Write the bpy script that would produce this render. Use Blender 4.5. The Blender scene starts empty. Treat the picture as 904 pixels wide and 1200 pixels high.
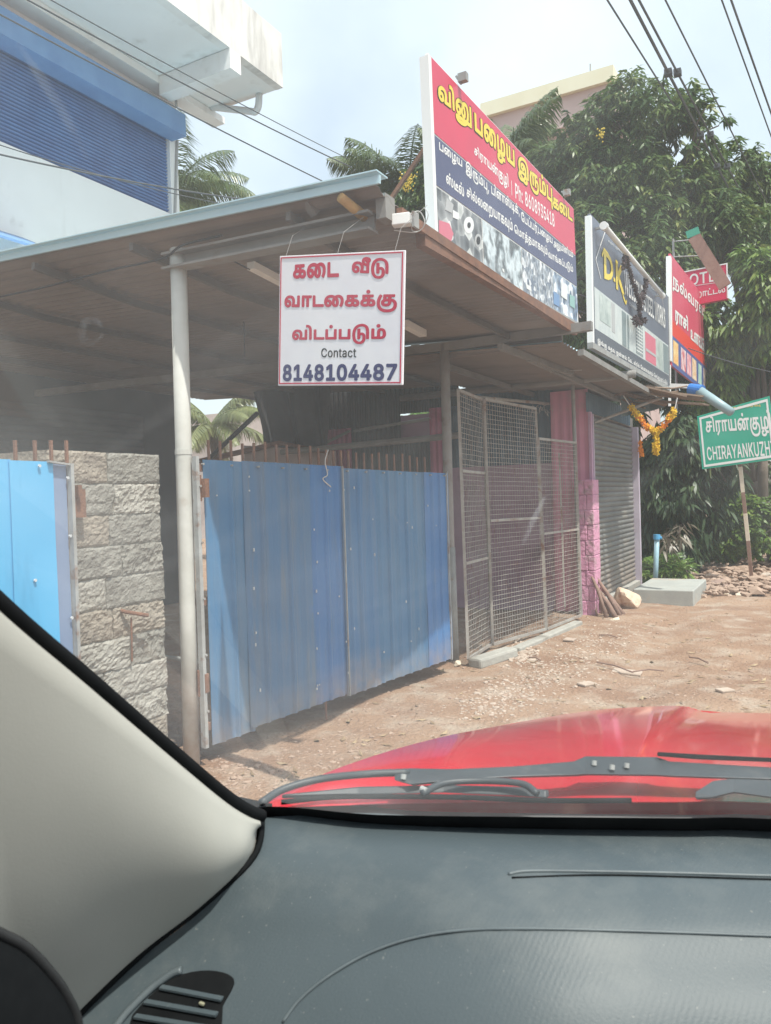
import bpy, bmesh, math, random
import numpy as np
from mathutils import Vector, Matrix, noise
from mathutils.bvhtree import BVHTree
R = math.radians
scn = bpy.context.scene
COL = scn.collection
random.seed(7)
rng = np.random.default_rng(11)

# ------------------------------------------------------------------ camera, world, sun, exposure
CAM = Vector((0, 0, 1.4))
YAW, PITCH, ROLL, FPX = R(29.0), R(-0.95), R(1.75), 900.0
_f = Vector((-math.sin(YAW) * math.cos(PITCH), math.cos(YAW) * math.cos(PITCH), math.sin(PITCH)))
_r0 = Vector((math.cos(YAW), math.sin(YAW), 0))
_u0 = _r0.cross(_f)
_r = _r0 * math.cos(ROLL) - _u0 * math.sin(ROLL)
_u = _u0 * math.cos(ROLL) + _r0 * math.sin(ROLL)
cd = bpy.data.cameras.new('camera')
cam = bpy.data.objects.new('camera', cd)
COL.objects.link(cam)
cam.matrix_world = Matrix(((_r.x, _u.x, -_f.x, CAM.x), (_r.y, _u.y, -_f.y, CAM.y), (_r.z, _u.z, -_f.z, CAM.z), (0, 0, 0, 1)))
cd.sensor_fit = 'VERTICAL'
cd.sensor_height = 24.0
cd.lens = 24.0 * FPX / 1200.0
cd.clip_start = 0.02
cd.clip_end = 600
cd.dof.use_dof = True
cd.dof.focus_distance = 6.0
cd.dof.aperture_fstop = 11.0
scn.camera = cam

SUN_TO = Vector((1.12, -0.50, 2.7)).normalized()
w = bpy.data.worlds.new('World')
scn.world = w
w.use_nodes = True
nt = w.node_tree
nt.nodes.clear()
wo = nt.nodes.new('ShaderNodeOutputWorld')
bg = nt.nodes.new('ShaderNodeBackground')
sky = nt.nodes.new('ShaderNodeTexSky')
sky.sky_type = 'NISHITA'
sky.sun_disc = False
sky.sun_elevation = math.asin(SUN_TO.z)
sky.sun_rotation = math.atan2(SUN_TO.x, SUN_TO.y)
sky.air_density = 1.3
sky.dust_density = 4.0
sky.ozone_density = 1.5
bg.inputs['Strength'].default_value = 0.14
tcw = nt.nodes.new('ShaderNodeTexCoord')
nz = nt.nodes.new('ShaderNodeTexNoise')
nz.inputs['Scale'].default_value = 2.2
nz.inputs['Detail'].default_value = 5
nz.inputs['Roughness'].default_value = 0.55
rmp = nt.nodes.new('ShaderNodeMapRange')
rmp.inputs['From Min'].default_value = 0.30
rmp.inputs['From Max'].default_value = 0.75
rmp.inputs['To Min'].default_value = 0.35
rmp.inputs['To Max'].default_value = 0.85
mixw = nt.nodes.new('ShaderNodeMixRGB')
mixw.inputs['Color2'].default_value = (6.3, 6.9, 7.2, 1)
nt.links.new(tcw.outputs['Generated'], nz.inputs['Vector'])
nt.links.new(nz.outputs['Fac'], rmp.inputs['Value'])
nt.links.new(rmp.outputs['Result'], mixw.inputs['Fac'])
nt.links.new(sky.outputs['Color'], mixw.inputs['Color1'])
nt.links.new(mixw.outputs['Color'], bg.inputs['Color'])
nt.links.new(bg.outputs['Background'], wo.inputs['Surface'])

sd = bpy.data.lights.new('sun', 'SUN')
sd.energy = 3.6
sd.angle = R(0.6)
sd.color = (1.0, 0.95, 0.87)
so = bpy.data.objects.new('sun', sd)
COL.objects.link(so)
so.rotation_euler = SUN_TO.to_track_quat('Z', 'Y').to_euler()
so.location = (5, -5, 20)
scn.view_settings.view_transform = 'Standard'
scn.view_settings.look = 'None'
scn.view_settings.exposure = 0.5
scn.view_settings.gamma = 1.0
scn.cycles.max_bounces = 8
scn.cycles.transparent_max_bounces = 16

# ------------------------------------------------------------------ sight lines: a point of the picture (904 x 1200) on a known plane
def ray(px, py):
    return (_f * FPX + _r * (px - 452.0) + _u * (600.0 - py)).normalized()
def onX(px, py, X):
    d = ray(px, py); return CAM + d * ((X - CAM.x) / d.x)
def onY(px, py, Y):
    d = ray(px, py); return CAM + d * ((Y - CAM.y) / d.y)
def onZ(px, py, Z=0.0):
    d = ray(px, py); return CAM + d * ((Z - CAM.z) / d.z)
def above(base, px, py):
    """the point seen at px,py in the upright plane through base that faces the camera"""
    n = Vector((base.x, base.y, 0)).normalized(); d = ray(px, py)
    return CAM + d * ((base - CAM).dot(n) / d.dot(n))

# ------------------------------------------------------------------ materials
def srgb(h):
    if isinstance(h, str):
        h = h.lstrip('#'); c = [int(h[i:i + 2], 16) / 255 for i in (0, 2, 4)]
        return tuple(((x / 12.92) if x < 0.04045 else ((x + 0.055) / 1.055) ** 2.4) for x in c) + (1,)
    return tuple(h) + (1,)

def M(name, c1, c2=None, scale=4.0, rough=0.75, bump=0.0, bscale=40.0, metal=0.0, detail=6, stretch=(1, 1, 1),
      c3=None, s3=1.0, lo3=0.55, hi3=0.7, spec=0.4, coat=0.0, st3=(1, 1, 1), lo=0.35, hi=0.65, bdist=0.01, mud=None, streak=None):
    m = bpy.data.materials.new(name); m.use_nodes = True
    n = m.node_tree.nodes; L = m.node_tree.links
    p = n['Principled BSDF']
    p.inputs['Roughness'].default_value = rough
    p.inputs['Metallic'].default_value = metal
    p.inputs['Specular IOR Level'].default_value = spec
    p.inputs['Coat Weight'].default_value = coat
    p.inputs['Coat Roughness'].default_value = 0.08
    c1 = srgb(c1)
    tc = n.new('ShaderNodeTexCoord')
    def noise_fac(sc, st, a, b, det=detail):
        mp = n.new('ShaderNodeMapping'); mp.inputs['Scale'].default_value = st
        nn = n.new('ShaderNodeTexNoise'); nn.inputs['Scale'].default_value = sc; nn.inputs['Detail'].default_value = det
        nn.inputs['Roughness'].default_value = 0.6
        mr = n.new('ShaderNodeMapRange'); mr.inputs['From Min'].default_value = a; mr.inputs['From Max'].default_value = b
        L.new(tc.outputs['Object'], mp.inputs['Vector']); L.new(mp.outputs['Vector'], nn.inputs['Vector'])
        L.new(nn.outputs['Fac'], mr.inputs['Value']); return mr.outputs['Result']
    if c2 is None:
        p.inputs['Base Color'].default_value = c1
    else:
        mx = n.new('ShaderNodeMixRGB'); mx.inputs['Color1'].default_value = c1; mx.inputs['Color2'].default_value = srgb(c2)
        L.new(noise_fac(scale, stretch, lo, hi), mx.inputs['Fac'])
        out = mx.outputs['Color']
        if c3 is not None:
            m3 = n.new('ShaderNodeMixRGB'); m3.inputs['Color2'].default_value = srgb(c3)
            L.new(noise_fac(s3, st3, lo3, hi3), m3.inputs['Fac']); L.new(out, m3.inputs['Color1']); out = m3.outputs['Color']
        if streak is not None:      # run-down marks: (colour, scale, low, high)
            ms = n.new('ShaderNodeMixRGB'); ms.inputs['Color2'].default_value = srgb(streak[0])
            L.new(noise_fac(streak[1], (1, 1, .07), streak[2], streak[3], 3), ms.inputs['Fac']); L.new(out, ms.inputs['Color1']); out = ms.outputs['Color']
        if mud is not None:         # splashed earth near the ground: (colour, height it reaches)
            sx = n.new('ShaderNodeSeparateXYZ'); L.new(tc.outputs['Object'], sx.inputs['Vector'])
            hr = n.new('ShaderNodeMapRange'); hr.inputs['From Min'].default_value = mud[1]; hr.inputs['From Max'].default_value = .02; hr.inputs['To Max'].default_value = .9
            L.new(sx.outputs['Z'], hr.inputs['Value']); mu = n.new('ShaderNodeMath'); mu.operation = 'MULTIPLY'
            L.new(hr.outputs['Result'], mu.inputs[0]); L.new(noise_fac(9, (1, 1, 1), .25, .6, 5), mu.inputs[1])
            md = n.new('ShaderNodeMixRGB'); md.inputs['Color2'].default_value = srgb(mud[0]); L.new(mu.outputs[0], md.inputs['Fac']); L.new(out, md.inputs['Color1']); out = md.outputs['Color']
        L.new(out, p.inputs['Base Color'])
    if bump:
        mp = n.new('ShaderNodeTexNoise'); mp.inputs['Scale'].default_value = bscale; mp.inputs['Detail'].default_value = 5
        L.new(tc.outputs['Object'], mp.inputs['Vector'])
        b = n.new('ShaderNodeBump'); b.inputs['Strength'].default_value = bump; b.inputs['Distance'].default_value = bdist
        L.new(mp.outputs['Fac'], b.inputs['Height']); L.new(b.outputs['Normal'], p.inputs['Normal'])
    return m

def flat(name, c, rough=0.5, spec=0.3):
    return M(name, c, rough=rough, spec=spec)

# ------------------------------------------------------------------ mesh building
def finish(name, verts, faces, mat, parent=None, smooth=False, label=None, kind=None, mats=None, midx=None):
    me = bpy.data.meshes.new(name)
    me.from_pydata([tuple(v) for v in verts], [], faces)
    for mm in (mats or [mat]):
        me.materials.append(mm)
    if midx is not None:
        me.polygons.foreach_set('material_index', midx)
    if smooth:
        me.polygons.foreach_set('use_smooth', [True] * len(me.polygons))
    me.update()
    o = bpy.data.objects.new(name, me); COL.objects.link(o)
    if parent is not None:
        o.parent = parent
        o.matrix_parent_inverse = Matrix.Translation(-parent.location)
    if label: o['label'] = label
    if kind: o['kind'] = kind
    return o

class MB:
    def __init__(s): s.v = []; s.f = []
    def add(s, vs, fs):
        b = len(s.v); s.v += [Vector(v) for v in vs]; s.f += [tuple(i + b for i in f) for f in fs]; return s
    def box(s, c, d, rot=None):
        c = Vector(c); h = Vector(d) * 0.5
        vs = [Vector((x * h.x, y * h.y, z * h.z)) for z in (-1, 1) for y in (-1, 1) for x in (-1, 1)]
        if rot is not None: vs = [rot @ v for v in vs]
        return s.add([c + v for v in vs], [(0, 2, 3, 1), (4, 5, 7, 6), (0, 1, 5, 4), (2, 6, 7, 3), (0, 4, 6, 2), (1, 3, 7, 5)])
    def span(s, a, b):
        a = Vector(a); b = Vector(b); return s.box((a + b) / 2, (abs(b.x - a.x), abs(b.y - a.y), abs(b.z - a.z)))
    def bar(s, a, b, w, h, up=Vector((0, 0, 1))):
        """rectangular bar from a to b, w across, h along up"""
        a = Vector(a); b = Vector(b); d = (b - a); L = d.length; d.normalize()
        x = d.cross(up)
        if x.length < 1e-4: x = d.cross(Vector((0, 1, 0)))
        x.normalize(); z = x.cross(d)
        vs = [p + x * (sx * w / 2) + z * (sz * h / 2) for p in (a, b) for sz in (-1, 1) for sx in (-1, 1)]
        return s.add(vs, [(0, 1, 3, 2), (4, 6, 7, 5), (0, 4, 5, 1), (2, 3, 7, 6), (0, 2, 6, 4), (1, 5, 7, 3)])
    def tube(s, pts, r, n=8, cap=True):
        pts = [Vector(p) for p in pts]; rs = r if isinstance(r, (list, tuple)) else [r] * len(pts)
        vs = []; fs = []
        prev = None
        for i, p in enumerate(pts):
            d = (pts[min(i + 1, len(pts) - 1)] - pts[max(i - 1, 0)]).normalized()
            if prev is None:
                x = d.cross(Vector((0, 0, 1)))
                if x.length < 1e-3: x = d.cross(Vector((0, 1, 0)))
            else:
                x = prev - d * prev.dot(d)
            x.normalize(); prev = x; y = d.cross(x)
            for k in range(n):
                a = 2 * math.pi * k / n
                vs.append(p + (x * math.cos(a) + y * math.sin(a)) * rs[i])
        for i in range(len(pts) - 1):
            for k in range(n):
                k2 = (k + 1) % n
                fs.append((i * n + k, i * n + k2, (i + 1) * n + k2, (i + 1) * n + k))
        if cap:
            fs.append(tuple(range(n))[::-1]); fs.append(tuple((len(pts) - 1) * n + k for k in range(n)))
        return s.add(vs, fs)
    def quad(s, a, b, c, d): return s.add([a, b, c, d], [(0, 1, 2, 3)])
    def slab(s, pts, off):
        """polygon pts thickened by vector off"""
        n = len(pts); off = Vector(off)
        vs = [Vector(p) for p in pts] + [Vector(p) + off for p in pts]
        fs = [tuple(range(n))[::-1], tuple(range(n, 2 * n))] + [(i, (i + 1) % n, n + (i + 1) % n, n + i) for i in range(n)]
        return s.add(vs, fs)
    def build(s, name, mat, parent=None, smooth=False, label=None, kind=None):
        return finish(name, s.v, s.f, mat, parent, smooth, label, kind)

def grid(fn, nu, nv, closed=False):
    vs = [fn(i / nu, j / nv) for j in range(nv + 1) for i in range(nu + 1)]
    fs = [(j * (nu + 1) + i, j * (nu + 1) + i + 1, (j + 1) * (nu + 1) + i + 1, (j + 1) * (nu + 1) + i) for j in range(nv) for i in range(nu)]
    return vs, fs

def thing(name, loc, label, cat, group=None):
    o = bpy.data.objects.new(name, None); COL.objects.link(o)
    o.empty_display_size = 0.1
    o.location = loc; o['label'] = label; o['category'] = cat
    if group: o['group'] = group
    return o
def tag(o, label, cat, group=None):
    o['label'] = label; o['category'] = cat
    if group: o['group'] = group
    return o
def struct(o):
    o['kind'] = 'structure'; return o
def bevel(o, wd=0.004, seg=2):
    m = o.modifiers.new('bevel', 'BEVEL'); m.width = wd; m.segments = seg; m.limit_method = 'ANGLE'; return o
def N3(p, s=1.0): return noise.noise(Vector(p) * s)
def fbm(p, s, o=4): return noise.fractal(Vector(p) * s, 1.0, 2.0, o)
def lerp(a, b, t): return a + (b - a) * t
def piece(xs, ys, x):
    for i in range(len(xs) - 1):
        if x <= xs[i + 1]:
            t = (x - xs[i]) / (xs[i + 1] - xs[i]); return lerp(ys[i], ys[i + 1], max(0, t))
    return ys[-1]
def smoothpts(pts, n=6):
    """Catmull-Rom through pts"""
    P = [Vector(p) for p in pts]; P = [P[0] * 2 - P[1]] + P + [P[-1] * 2 - P[-2]]; out = []
    for i in range(1, len(P) - 2):
        for k in range(n):
            t = k / n
            a, b, c, d = P[i - 1], P[i], P[i + 1], P[i + 2]
            out.append(0.5 * ((2 * b) + (c - a) * t + (2 * a - 5 * b + 4 * c - d) * t * t + (3 * b - a - 3 * c + d) * t ** 3))
    out.append(P[-2]); return out

# ------------------------------------------------------------------ lettering: Tamil letter outlines (letter | advance | contours; c marks a curve control point)
GLYPHS = """
அ|1146|942,-176 -13,9 -5,16 0,219 -6,12 -111,-1 -32,-50 -55,-59 -67,-46 -71,-33 -62,-20 -66,-12 -137,-9 -71,5 -70,12 -47,17 -47,26 -47,48 -19,35 -10,39 1,59 16,39 31,35 41,24 46,9 559,4 5,26 -4,74 -13,47 -31,52 -15,-68 -20,-43 -40,-40 -58,-27 -28,-5 -58,-1 -47,10 -47,23 -42,44 -18,35 -9,51 5,63 22,54 30,37 36,25 54,21 43,9 78,1 55,-10 70,-26 56,-37 51,-55 39,-70 24,-94 2,-95 80,-3 5,360 8,11 13,6 93,-1 13,-8 6,-20 -1,-703 -6,-13 -15,-9/293,-26 125,3 82,16 83,36 58,47 -16,5 -437,0 -35,-6 -12,-11 -1,-16 7,-19 13,-16 24,-16 35,-12/461,333 24,4 19,10 16,29 5,24 -4,27 -11,31 -10,12 -27,1 -35,-13 -17,-12 -14,-27 -1,-39 8,-20 20,-19
இ|1151|215,-344 -69,17 -56,34 -32,36 -16,32 -17,62 1,63 17,65 27,48 50,58 -46,129 -21,125 4,137 20,82 33,78 58,83 47,47 90,59 102,39 109,17 145,-4 85,-17 51,-17 55,-28 47,-33 63,-68 52,-89 23,-63 16,-78 8,-74 -3,-407 -19,-13 -82,-1 -19,6 -9,12 -2,344 -8,86 -19,94 -17,47 -21,43 -39,50 -73,51 -54,20 -63,12 -54,5 -71,-5 -97,-24 -86,-45 -57,-53 -37,-54 -28,-67 -16,-86 0,-82 16,-101 32,-87 8,-4 93,26 106,13 129,-4 108,-18 10,50 0,90 -21,78 -23,37 -5,-5 -6,-59 -28,-60 -47,-41 -70,-23 -75,1 -46,14 -32,18 -50,56 -17,43 -5,35 5,55 19,50 43,47 48,27 43,14 59,9 78,-1 51,-9 39,-13 55,-30 42,-38 35,-49 17,-35 17,-51 12,-89 -4,-90 -15,-90 63,-61 43,-68 18,-62 0,-79 -14,-50 -31,-49 -43,-37 -74,-29 -43,-5 -106,4 -85,21 -59,22 -86,-30 -59,-13/235,-221 82,-2 20,9 -88,86 -61,77 -8,-6 -16,-36 -5,-23 1,-35 24,-48 23,-15/633,-221 90,-1 36,12 20,16 18,43 1,39 -10,35 -26,39 -8,0 -26,-47 -44,-59 -64,-66 -1,-8/471,-155 10,-2 12,8 60,53 70,93 14,35 -101,21 -110,0 -58,-8 -70,-20 13,-28 54,-66 51,-47/445,337 40,8 21,23 7,43 -12,43 -12,16 -20,1 -43,-14 -19,-16 -10,-18 -3,-31 8,-28 12,-15
உ|1092|161,-23 -43,7 -43,24 -23,28 -10,24 -5,51 7,23 19,32 51,34 63,20 -63,26 -48,44 -28,55 -5,27 1,55 22,62 42,48 59,32 93,21 102,0 59,-9 58,-16 55,-28 48,-40 29,-43 22,-58 5,-47 -5,-47 -10,-39 -26,-47 -36,-36 -55,-30 -50,-17 -82,-17 -90,-9 -12,-4 3,-4 782,-2 20,-9 6,-17 -1,-78 -9,-12 -16,-6/316,236 28,-1 78,20 43,26 12,17 13,31 -1,43 -14,35 -37,36 -27,13 -11,-2 5,-93 -9,-36 -27,-46/211,337 16,-1 27,9 21,27 4,51 -7,23 -14,24 -19,1 -40,-13 -24,-15 -11,-20 -5,-23 9,-36 19,-19
க|850|223,-35 -82,19 -59,36 -38,48 -18,54 0,59 17,58 39,49 52,37 1,223 5,20 24,10 512,0 20,-6 10,-20 0,-66 -6,-17 -20,-9 -158,-2 -3,-97 5,-9 90,-5 66,-17 51,-27 36,-36 27,-59 6,-82 -13,-55 -24,-39 -24,-24 -39,-24 -67,-16 -62,0 -59,9 -27,11 -7,21 10,47 -3,1 -42,-44 -48,-29 -63,-16/238,87 59,-1 35,10 20,12 16,18 11,28 8,75 -113,4 -55,-12 -39,-18 -14,-18 -6,-24 6,-35 18,-20/574,87 51,4 28,17 12,38 -4,39 -16,22 -20,11 -62,15 -39,-1 -5,-8 -1,-63 -14,-70 35,2/268,353 117,0 2,103 -119,2 -3,-15
கு|1087|481,-344 -106,16 -62,21 -63,31 -44,31 -59,59 -49,74 -21,47 -24,86 -8,58 0,121 17,106 38,109 53,102 30,47 13,11 15,2 24,-10 54,-34 13,-16 -3,-24 -49,-78 -31,-66 -31,-106 -9,-58 0,-86 13,-74 15,-47 24,-47 41,-55 60,-45 43,-21 55,-17 74,-12 102,0 62,8 75,21 55,27 40,31 31,43 21,47 10,51 0,66 -15,55 -17,30 -36,34 -43,22 -27,7 -5,-7 -6,-78 -25,-70 -41,-51 -60,-35 -89,-18 -71,0 -66,13 -54,24 -21,16 -28,27 -23,43 -9,31 0,67 10,39 22,39 33,32 42,26 3,239 9,12 20,6 527,-3 11,-11 3,-12 0,-66 -5,-16 -21,-10 -158,-2 -3,-101 5,-9 82,-18 67,-32 60,-55 25,-36 25,-53 17,-79 -4,-109 -24,-82 -32,-59 -39,-46 -68,-52 -50,-26 -59,-21 -101,-21 -47,-4/473,87 63,-1 31,9 23,13 12,14 16,35 5,28 -2,44 -109,4 -62,-13 -36,-20 -16,-31 5,-43 23,-24/502,353 117,0 2,103 -118,2 -4,-15
க்|850|223,-35 -82,19 -59,36 -38,48 -18,54 0,59 17,58 39,49 52,37 1,223 5,20 24,10 512,0 20,-6 10,-20 0,-66 -6,-17 -20,-9 -158,-2 -3,-97 5,-9 90,-5 66,-17 51,-27 36,-36 27,-59 6,-82 -13,-55 -24,-39 -24,-24 -39,-24 -67,-16 -62,0 -59,9 -27,11 -7,21 10,47 -3,1 -42,-44 -48,-29 -63,-16/238,87 59,-1 35,10 20,12 16,18 11,28 8,75 -113,4 -55,-12 -39,-18 -14,-18 -6,-24 6,-35 18,-20/574,87 51,4 28,17 12,38 -4,39 -16,22 -20,11 -62,15 -39,-1 -5,-8 -1,-63 -14,-70 35,2/268,353 117,0 2,103 -119,2 -3,-15/407,656 -28,12 -27,28 -10,28 1,47 17,32 31,26 23,7 43,-2 33,-16 25,-32 7,-23 -1,-43 -12,-27 -28,-27 -27,-11
ங்|1069|82,-23 -12,9 -6,19 0,543 11,24 23,6 500,0 20,-6 10,-20 0,-66 -6,-16 -20,-10 -146,-2 -3,-86 4,-5 75,19 54,0 54,-14 44,-26 38,-48 15,-39 4,-94 -16,-62 14,-6 97,1 9,5 4,461 11,11 15,3 79,0 20,-10 5,-20 0,-543 -10,-24 -23,-6 -614,3 -11,11 -3,12 0,70 9,20 21,6 232,2 18,35 9,39 -4,51 -13,25 -31,14 -31,1 -32,-9 -42,-25 -2,-88 -10,-17 -20,-5 -90,3 -11,11 -3,12 0,308 -9,5 -98,1 -9,-2 -4,-8 -1,-457 -8,-11 -13,-6/496,656 -27,12 -27,28 -10,28 1,47 16,31 20,19 31,14 47,-1 33,-16 25,-32 7,-23 -1,-43 -12,-27 -28,-27 -28,-11
ச|748|223,-35 -82,19 -59,36 -38,48 -18,54 0,59 17,58 39,49 52,37 1,223 5,20 24,10 512,0 20,-6 10,-20 0,-66 -6,-17 -20,-9 -158,-2 -3,-94 1,-9 8,-4 152,0 16,-5 10,-21 0,-66 -6,-16 -20,-10 -158,-1 -4,-71 -13,-58 -31,-59 -28,-29 -47,-29 -47,-14 -59,-8/238,87 59,-1 35,10 20,12 16,18 11,28 8,75 -113,4 -55,-12 -39,-18 -14,-18 -6,-24 6,-35 18,-20/268,353 117,0 2,103 -119,2 -3,-15
ஜ|1047|254,-344 -58,12 -67,35 -44,44 -27,51 -17,63 0,93 19,59 34,52 35,31 51,28 82,24 121,12 274,4 54,9 63,20 41,31 21,39 9,43 -4,74 -23,47 -36,30 -36,10 -35,0 -39,-11 -27,-29 -17,-47 -7,-184 -19,-13 -90,0 -13,6 -8,15 -1,102 -19,90 -29,44 -31,18 -29,8 -3,-4 39,-58 11,-43 -5,-67 -18,-47 -38,-44 -39,-26 -43,-14 -75,-4 -58,13 -43,24 -40,40 -19,36 -10,38 0,78 18,58 23,36 46,47 33,21 66,26 66,14 82,0 55,-10 66,-29 55,-43 26,28 37,27 39,17 39,9 101,-4 39,-10 55,-30 37,-32 27,-39 23,-59 9,-54 0,-59 -14,-73 -38,-72 -40,-40 -66,-39 -106,-28 -137,-12 -222,0 -102,-17 -31,-14 -33,-29 -14,-32 -5,-50 15,-59 27,-35 26,-14 31,-10 47,0 70,26 147,142 76,47 35,13 47,9 121,-4 43,-14 44,-27 31,-31 26,-47 11,-59 -5,-47 -10,-31 -18,-31 -36,-36 -47,-24 -47,-9 -82,5 -51,21 -40,35 -23,39 -19,72 -70,-77 -70,-55 -47,-23 -47,-13 -31,-4/770,-225 27,-1 28,11 11,17 6,27 -7,28 -16,19 -26,13 -31,7 -9,-4 -13,-20 -8,-39 3,-23 10,-20/215,279 31,-1 30,12 16,20 6,27 -12,39 -22,24 -37,17 -31,5 -24,-38 -5,-51 17,-39
ட|718|82,-23 -12,9 -6,19 0,543 6,20 16,9 90,0 13,-6 8,-11 5,-461 470,-2 17,-6 9,-16 0,-78 -9,-15 -13,-6
டி|822|477,-305 -66,21 -12,12 -3,11 61,223 -1,12 -366,1 -11,3 -12,11 -3,559 3,16 12,11 97,2 13,-6 8,-11 5,-461 152,0 0,8 -42,89 -13,63 0,66 17,63 20,36 51,45 55,22 62,5 51,-9 52,-29 34,-39 21,-51 5,-31 0,-66 -34,-169 8,-4 141,-1 19,-14 3,-82 -3,-12 -12,-11 -191,-5 -75,-257 -15,-19/494,130 6,-3 4,7 17,66 12,106 -15,55 -18,11 -19,2 -20,-8 -17,-17 -15,-63 17,-78 21,-43
டீ|822|82,-23 -12,9 -6,19 0,543 11,24 15,6 82,0 16,-6 9,-12 1,-449 6,-13 101,2 -29,96 4,106 14,43 30,51 59,55 82,36 59,9 51,0 70,-15 47,-26 28,-28 16,-31 9,-35 -4,-59 -25,-51 -36,-32 -59,-21 -70,0 -35,11 -31,18 -21,20 -18,32 -16,47 -20,-44 -4,-58 14,-59 20,-39 25,-28 324,-4 12,-11 3,-12 -1,-74 -10,-16 -19,-6/578,310 16,-1 22,9 7,11 1,20 -6,15 -12,9 -43,8 -9,-17 0,-31 9,-17
டு|1040|387,-320 -51,8 -47,15 -75,44 -66,71 -30,46 -24,52 -25,81 -20,129 0,203 21,133 32,101 38,75 54,74 80,71 82,46 98,30 62,8 78,0 70,-9 43,-12 67,-31 56,-40 58,-71 31,-66 21,-82 12,-110 0,-449 -10,-16 -20,-6 -82,1 -13,6 -7,11 -6,461 -21,117 -13,40 -32,54 -29,29 -43,26 -47,16 -58,8 -90,-8 -94,-35 -65,-47 -58,-75 -37,-74 -32,-113 -12,-94 4,-191 24,-121 35,-83 47,-56 39,-26 51,-15 39,-5 59,8 43,15 41,29 37,62 17,63 4,121 -12,62 -21,41 -19,14 -20,5 -35,-1 -27,-10 -20,-14 -1,-195 -7,-16 -19,-10 -86,0 -12,3 -11,11 -3,559 5,20 13,8 94,2 19,-9 7,-21 1,-215 59,10 51,0 54,-14 44,-27 27,-27 31,-52 21,-81 5,-51 -4,-113 -13,-71 -23,-62 -39,-63 -53,-47 -58,-32 -78,-20
ட்|718|82,-23 -12,9 -6,19 0,543 6,20 16,9 90,0 13,-6 8,-11 5,-461 470,-2 17,-6 9,-16 0,-78 -9,-15 -13,-6/321,656 -28,12 -23,25 -14,35 1,39 16,35 20,19 32,14 46,-1 28,-12 27,-29 10,-22 -1,-55 -21,-36 -23,-16 -23,-9
ண|1673|219,-35 -47,12 -39,19 -36,33 -26,35 -21,47 -13,50 -4,114 8,58 13,43 43,78 64,64 74,41 70,22 66,9 86,0 59,-9 82,-24 51,-24 90,40 90,17 82,0 50,-9 59,-18 59,-30 93,32 94,13 363,0 16,-6 8,-10 2,-76 -10,-21 -16,-5 -136,-1 -9,-5 -1,-453 -5,-15 -10,-8 -97,-2 -12,6 -8,11 -5,465 -107,-3 -55,-12 0,-8 46,-78 25,-75 10,-66 -5,-94 -26,-74 -42,-48 -39,-23 -59,-14 -70,6 -59,27 -44,48 -23,55 -10,55 1,78 8,50 22,71 53,93 -73,21 -70,0 -71,-17 -4,-7 62,-94 25,-74 10,-82 -10,-86 -25,-63 -42,-48 -59,-27 -70,-6 -59,14 -35,19 -46,52 -26,66 -5,122 9,54 26,78 39,75 -79,20 -94,4 -66,-13 -47,-21 -47,-39 -29,-49 45,6 62,0 51,-14 37,-23 30,-32 28,-54 5,-35 0,-67 -5,-27 -19,-47 -16,-23 -52,-43 -31,-13 -43,-9/235,83 31,-1 24,9 11,12 13,31 0,39 -9,27 -15,20 -32,13 -47,-5 -35,-18 -13,-14 8,-46 11,-28 22,-25/645,83 27,-1 17,9 16,27 12,55 -5,59 -15,58 -21,44 -23,30 -18,-27 -18,-51 -12,-82 9,-82 14,-27/1063,83 27,0 18,12 11,19 12,51 -1,47 -12,63 -29,70 -18,22 -18,-26 -18,-47 -16,-101 13,-79 11,-19
த|850|47,-344 -15,13 -6,27 -5,59 5,47 20,51 23,31 25,20 32,19 50,14 47,4 215,0 70,8 55,13 39,18 35,31 16,25 12,43 -3,63 -23,43 -41,27 -70,17 -9,-5 -1,-59 -9,-51 -24,-53 -42,-48 -44,-27 -67,-18 -105,-4 -89,22 -59,37 -33,41 -12,27 -9,35 1,55 14,51 22,35 24,24 47,30 2,227 5,20 24,10 512,0 20,-6 10,-20 0,-66 -6,-17 -20,-9 -158,-2 -3,-97 5,-9 117,-22 51,-23 40,-28 41,-51 26,-82 1,-90 -15,-59 -34,-58 -42,-43 -33,-23 -43,-21 -66,-20 -129,-13 -199,0 -39,-9 -24,-14 -13,-21 -5,-39 1,-51 -6,-17 -16,-9/238,87 59,-1 35,10 20,12 16,18 11,28 8,75 -113,4 -55,-12 -39,-18 -14,-18 -6,-24 6,-35 18,-20/268,353 117,0 2,103 -119,2 -3,-15
து|1116|246,-344 -74,12 -62,21 -36,23 -35,34 -16,33 -10,39 6,54 19,32 44,28 55,9 500,1 15,32 9,47 0,66 -16,59 -25,39 -45,29 -51,14 -5,-8 -1,-55 -8,-47 -24,-54 -40,-49 -47,-29 -67,-18 -105,-4 -89,22 -59,37 -33,41 -12,27 -9,35 1,55 14,51 22,35 24,24 47,30 2,227 6,21 23,9 512,0 21,-7 9,-19 0,-66 -6,-16 -20,-10 -158,-2 -3,-101 5,-5 78,-14 47,-17 55,-34 35,-35 39,-64 21,-85 1,-82 -14,-76 93,-4 12,4 1,9 1,602 6,13 15,8 86,1 17,-7 8,-11 1,-16 0,-695 -6,-21 -20,-9 -273,-1 -70,-68 -39,-26 -59,-29 -74,-23 -71,-13 -50,-4/246,-221 118,-2 39,4 62,13 52,20 -24,5 -336,0 -5,-9 24,-16/238,87 59,-1 35,10 20,12 16,18 11,28 8,75 -113,4 -55,-12 -39,-18 -14,-18 -6,-24 6,-35 18,-20/268,353 117,0 2,103 -119,2 -3,-15
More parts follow.
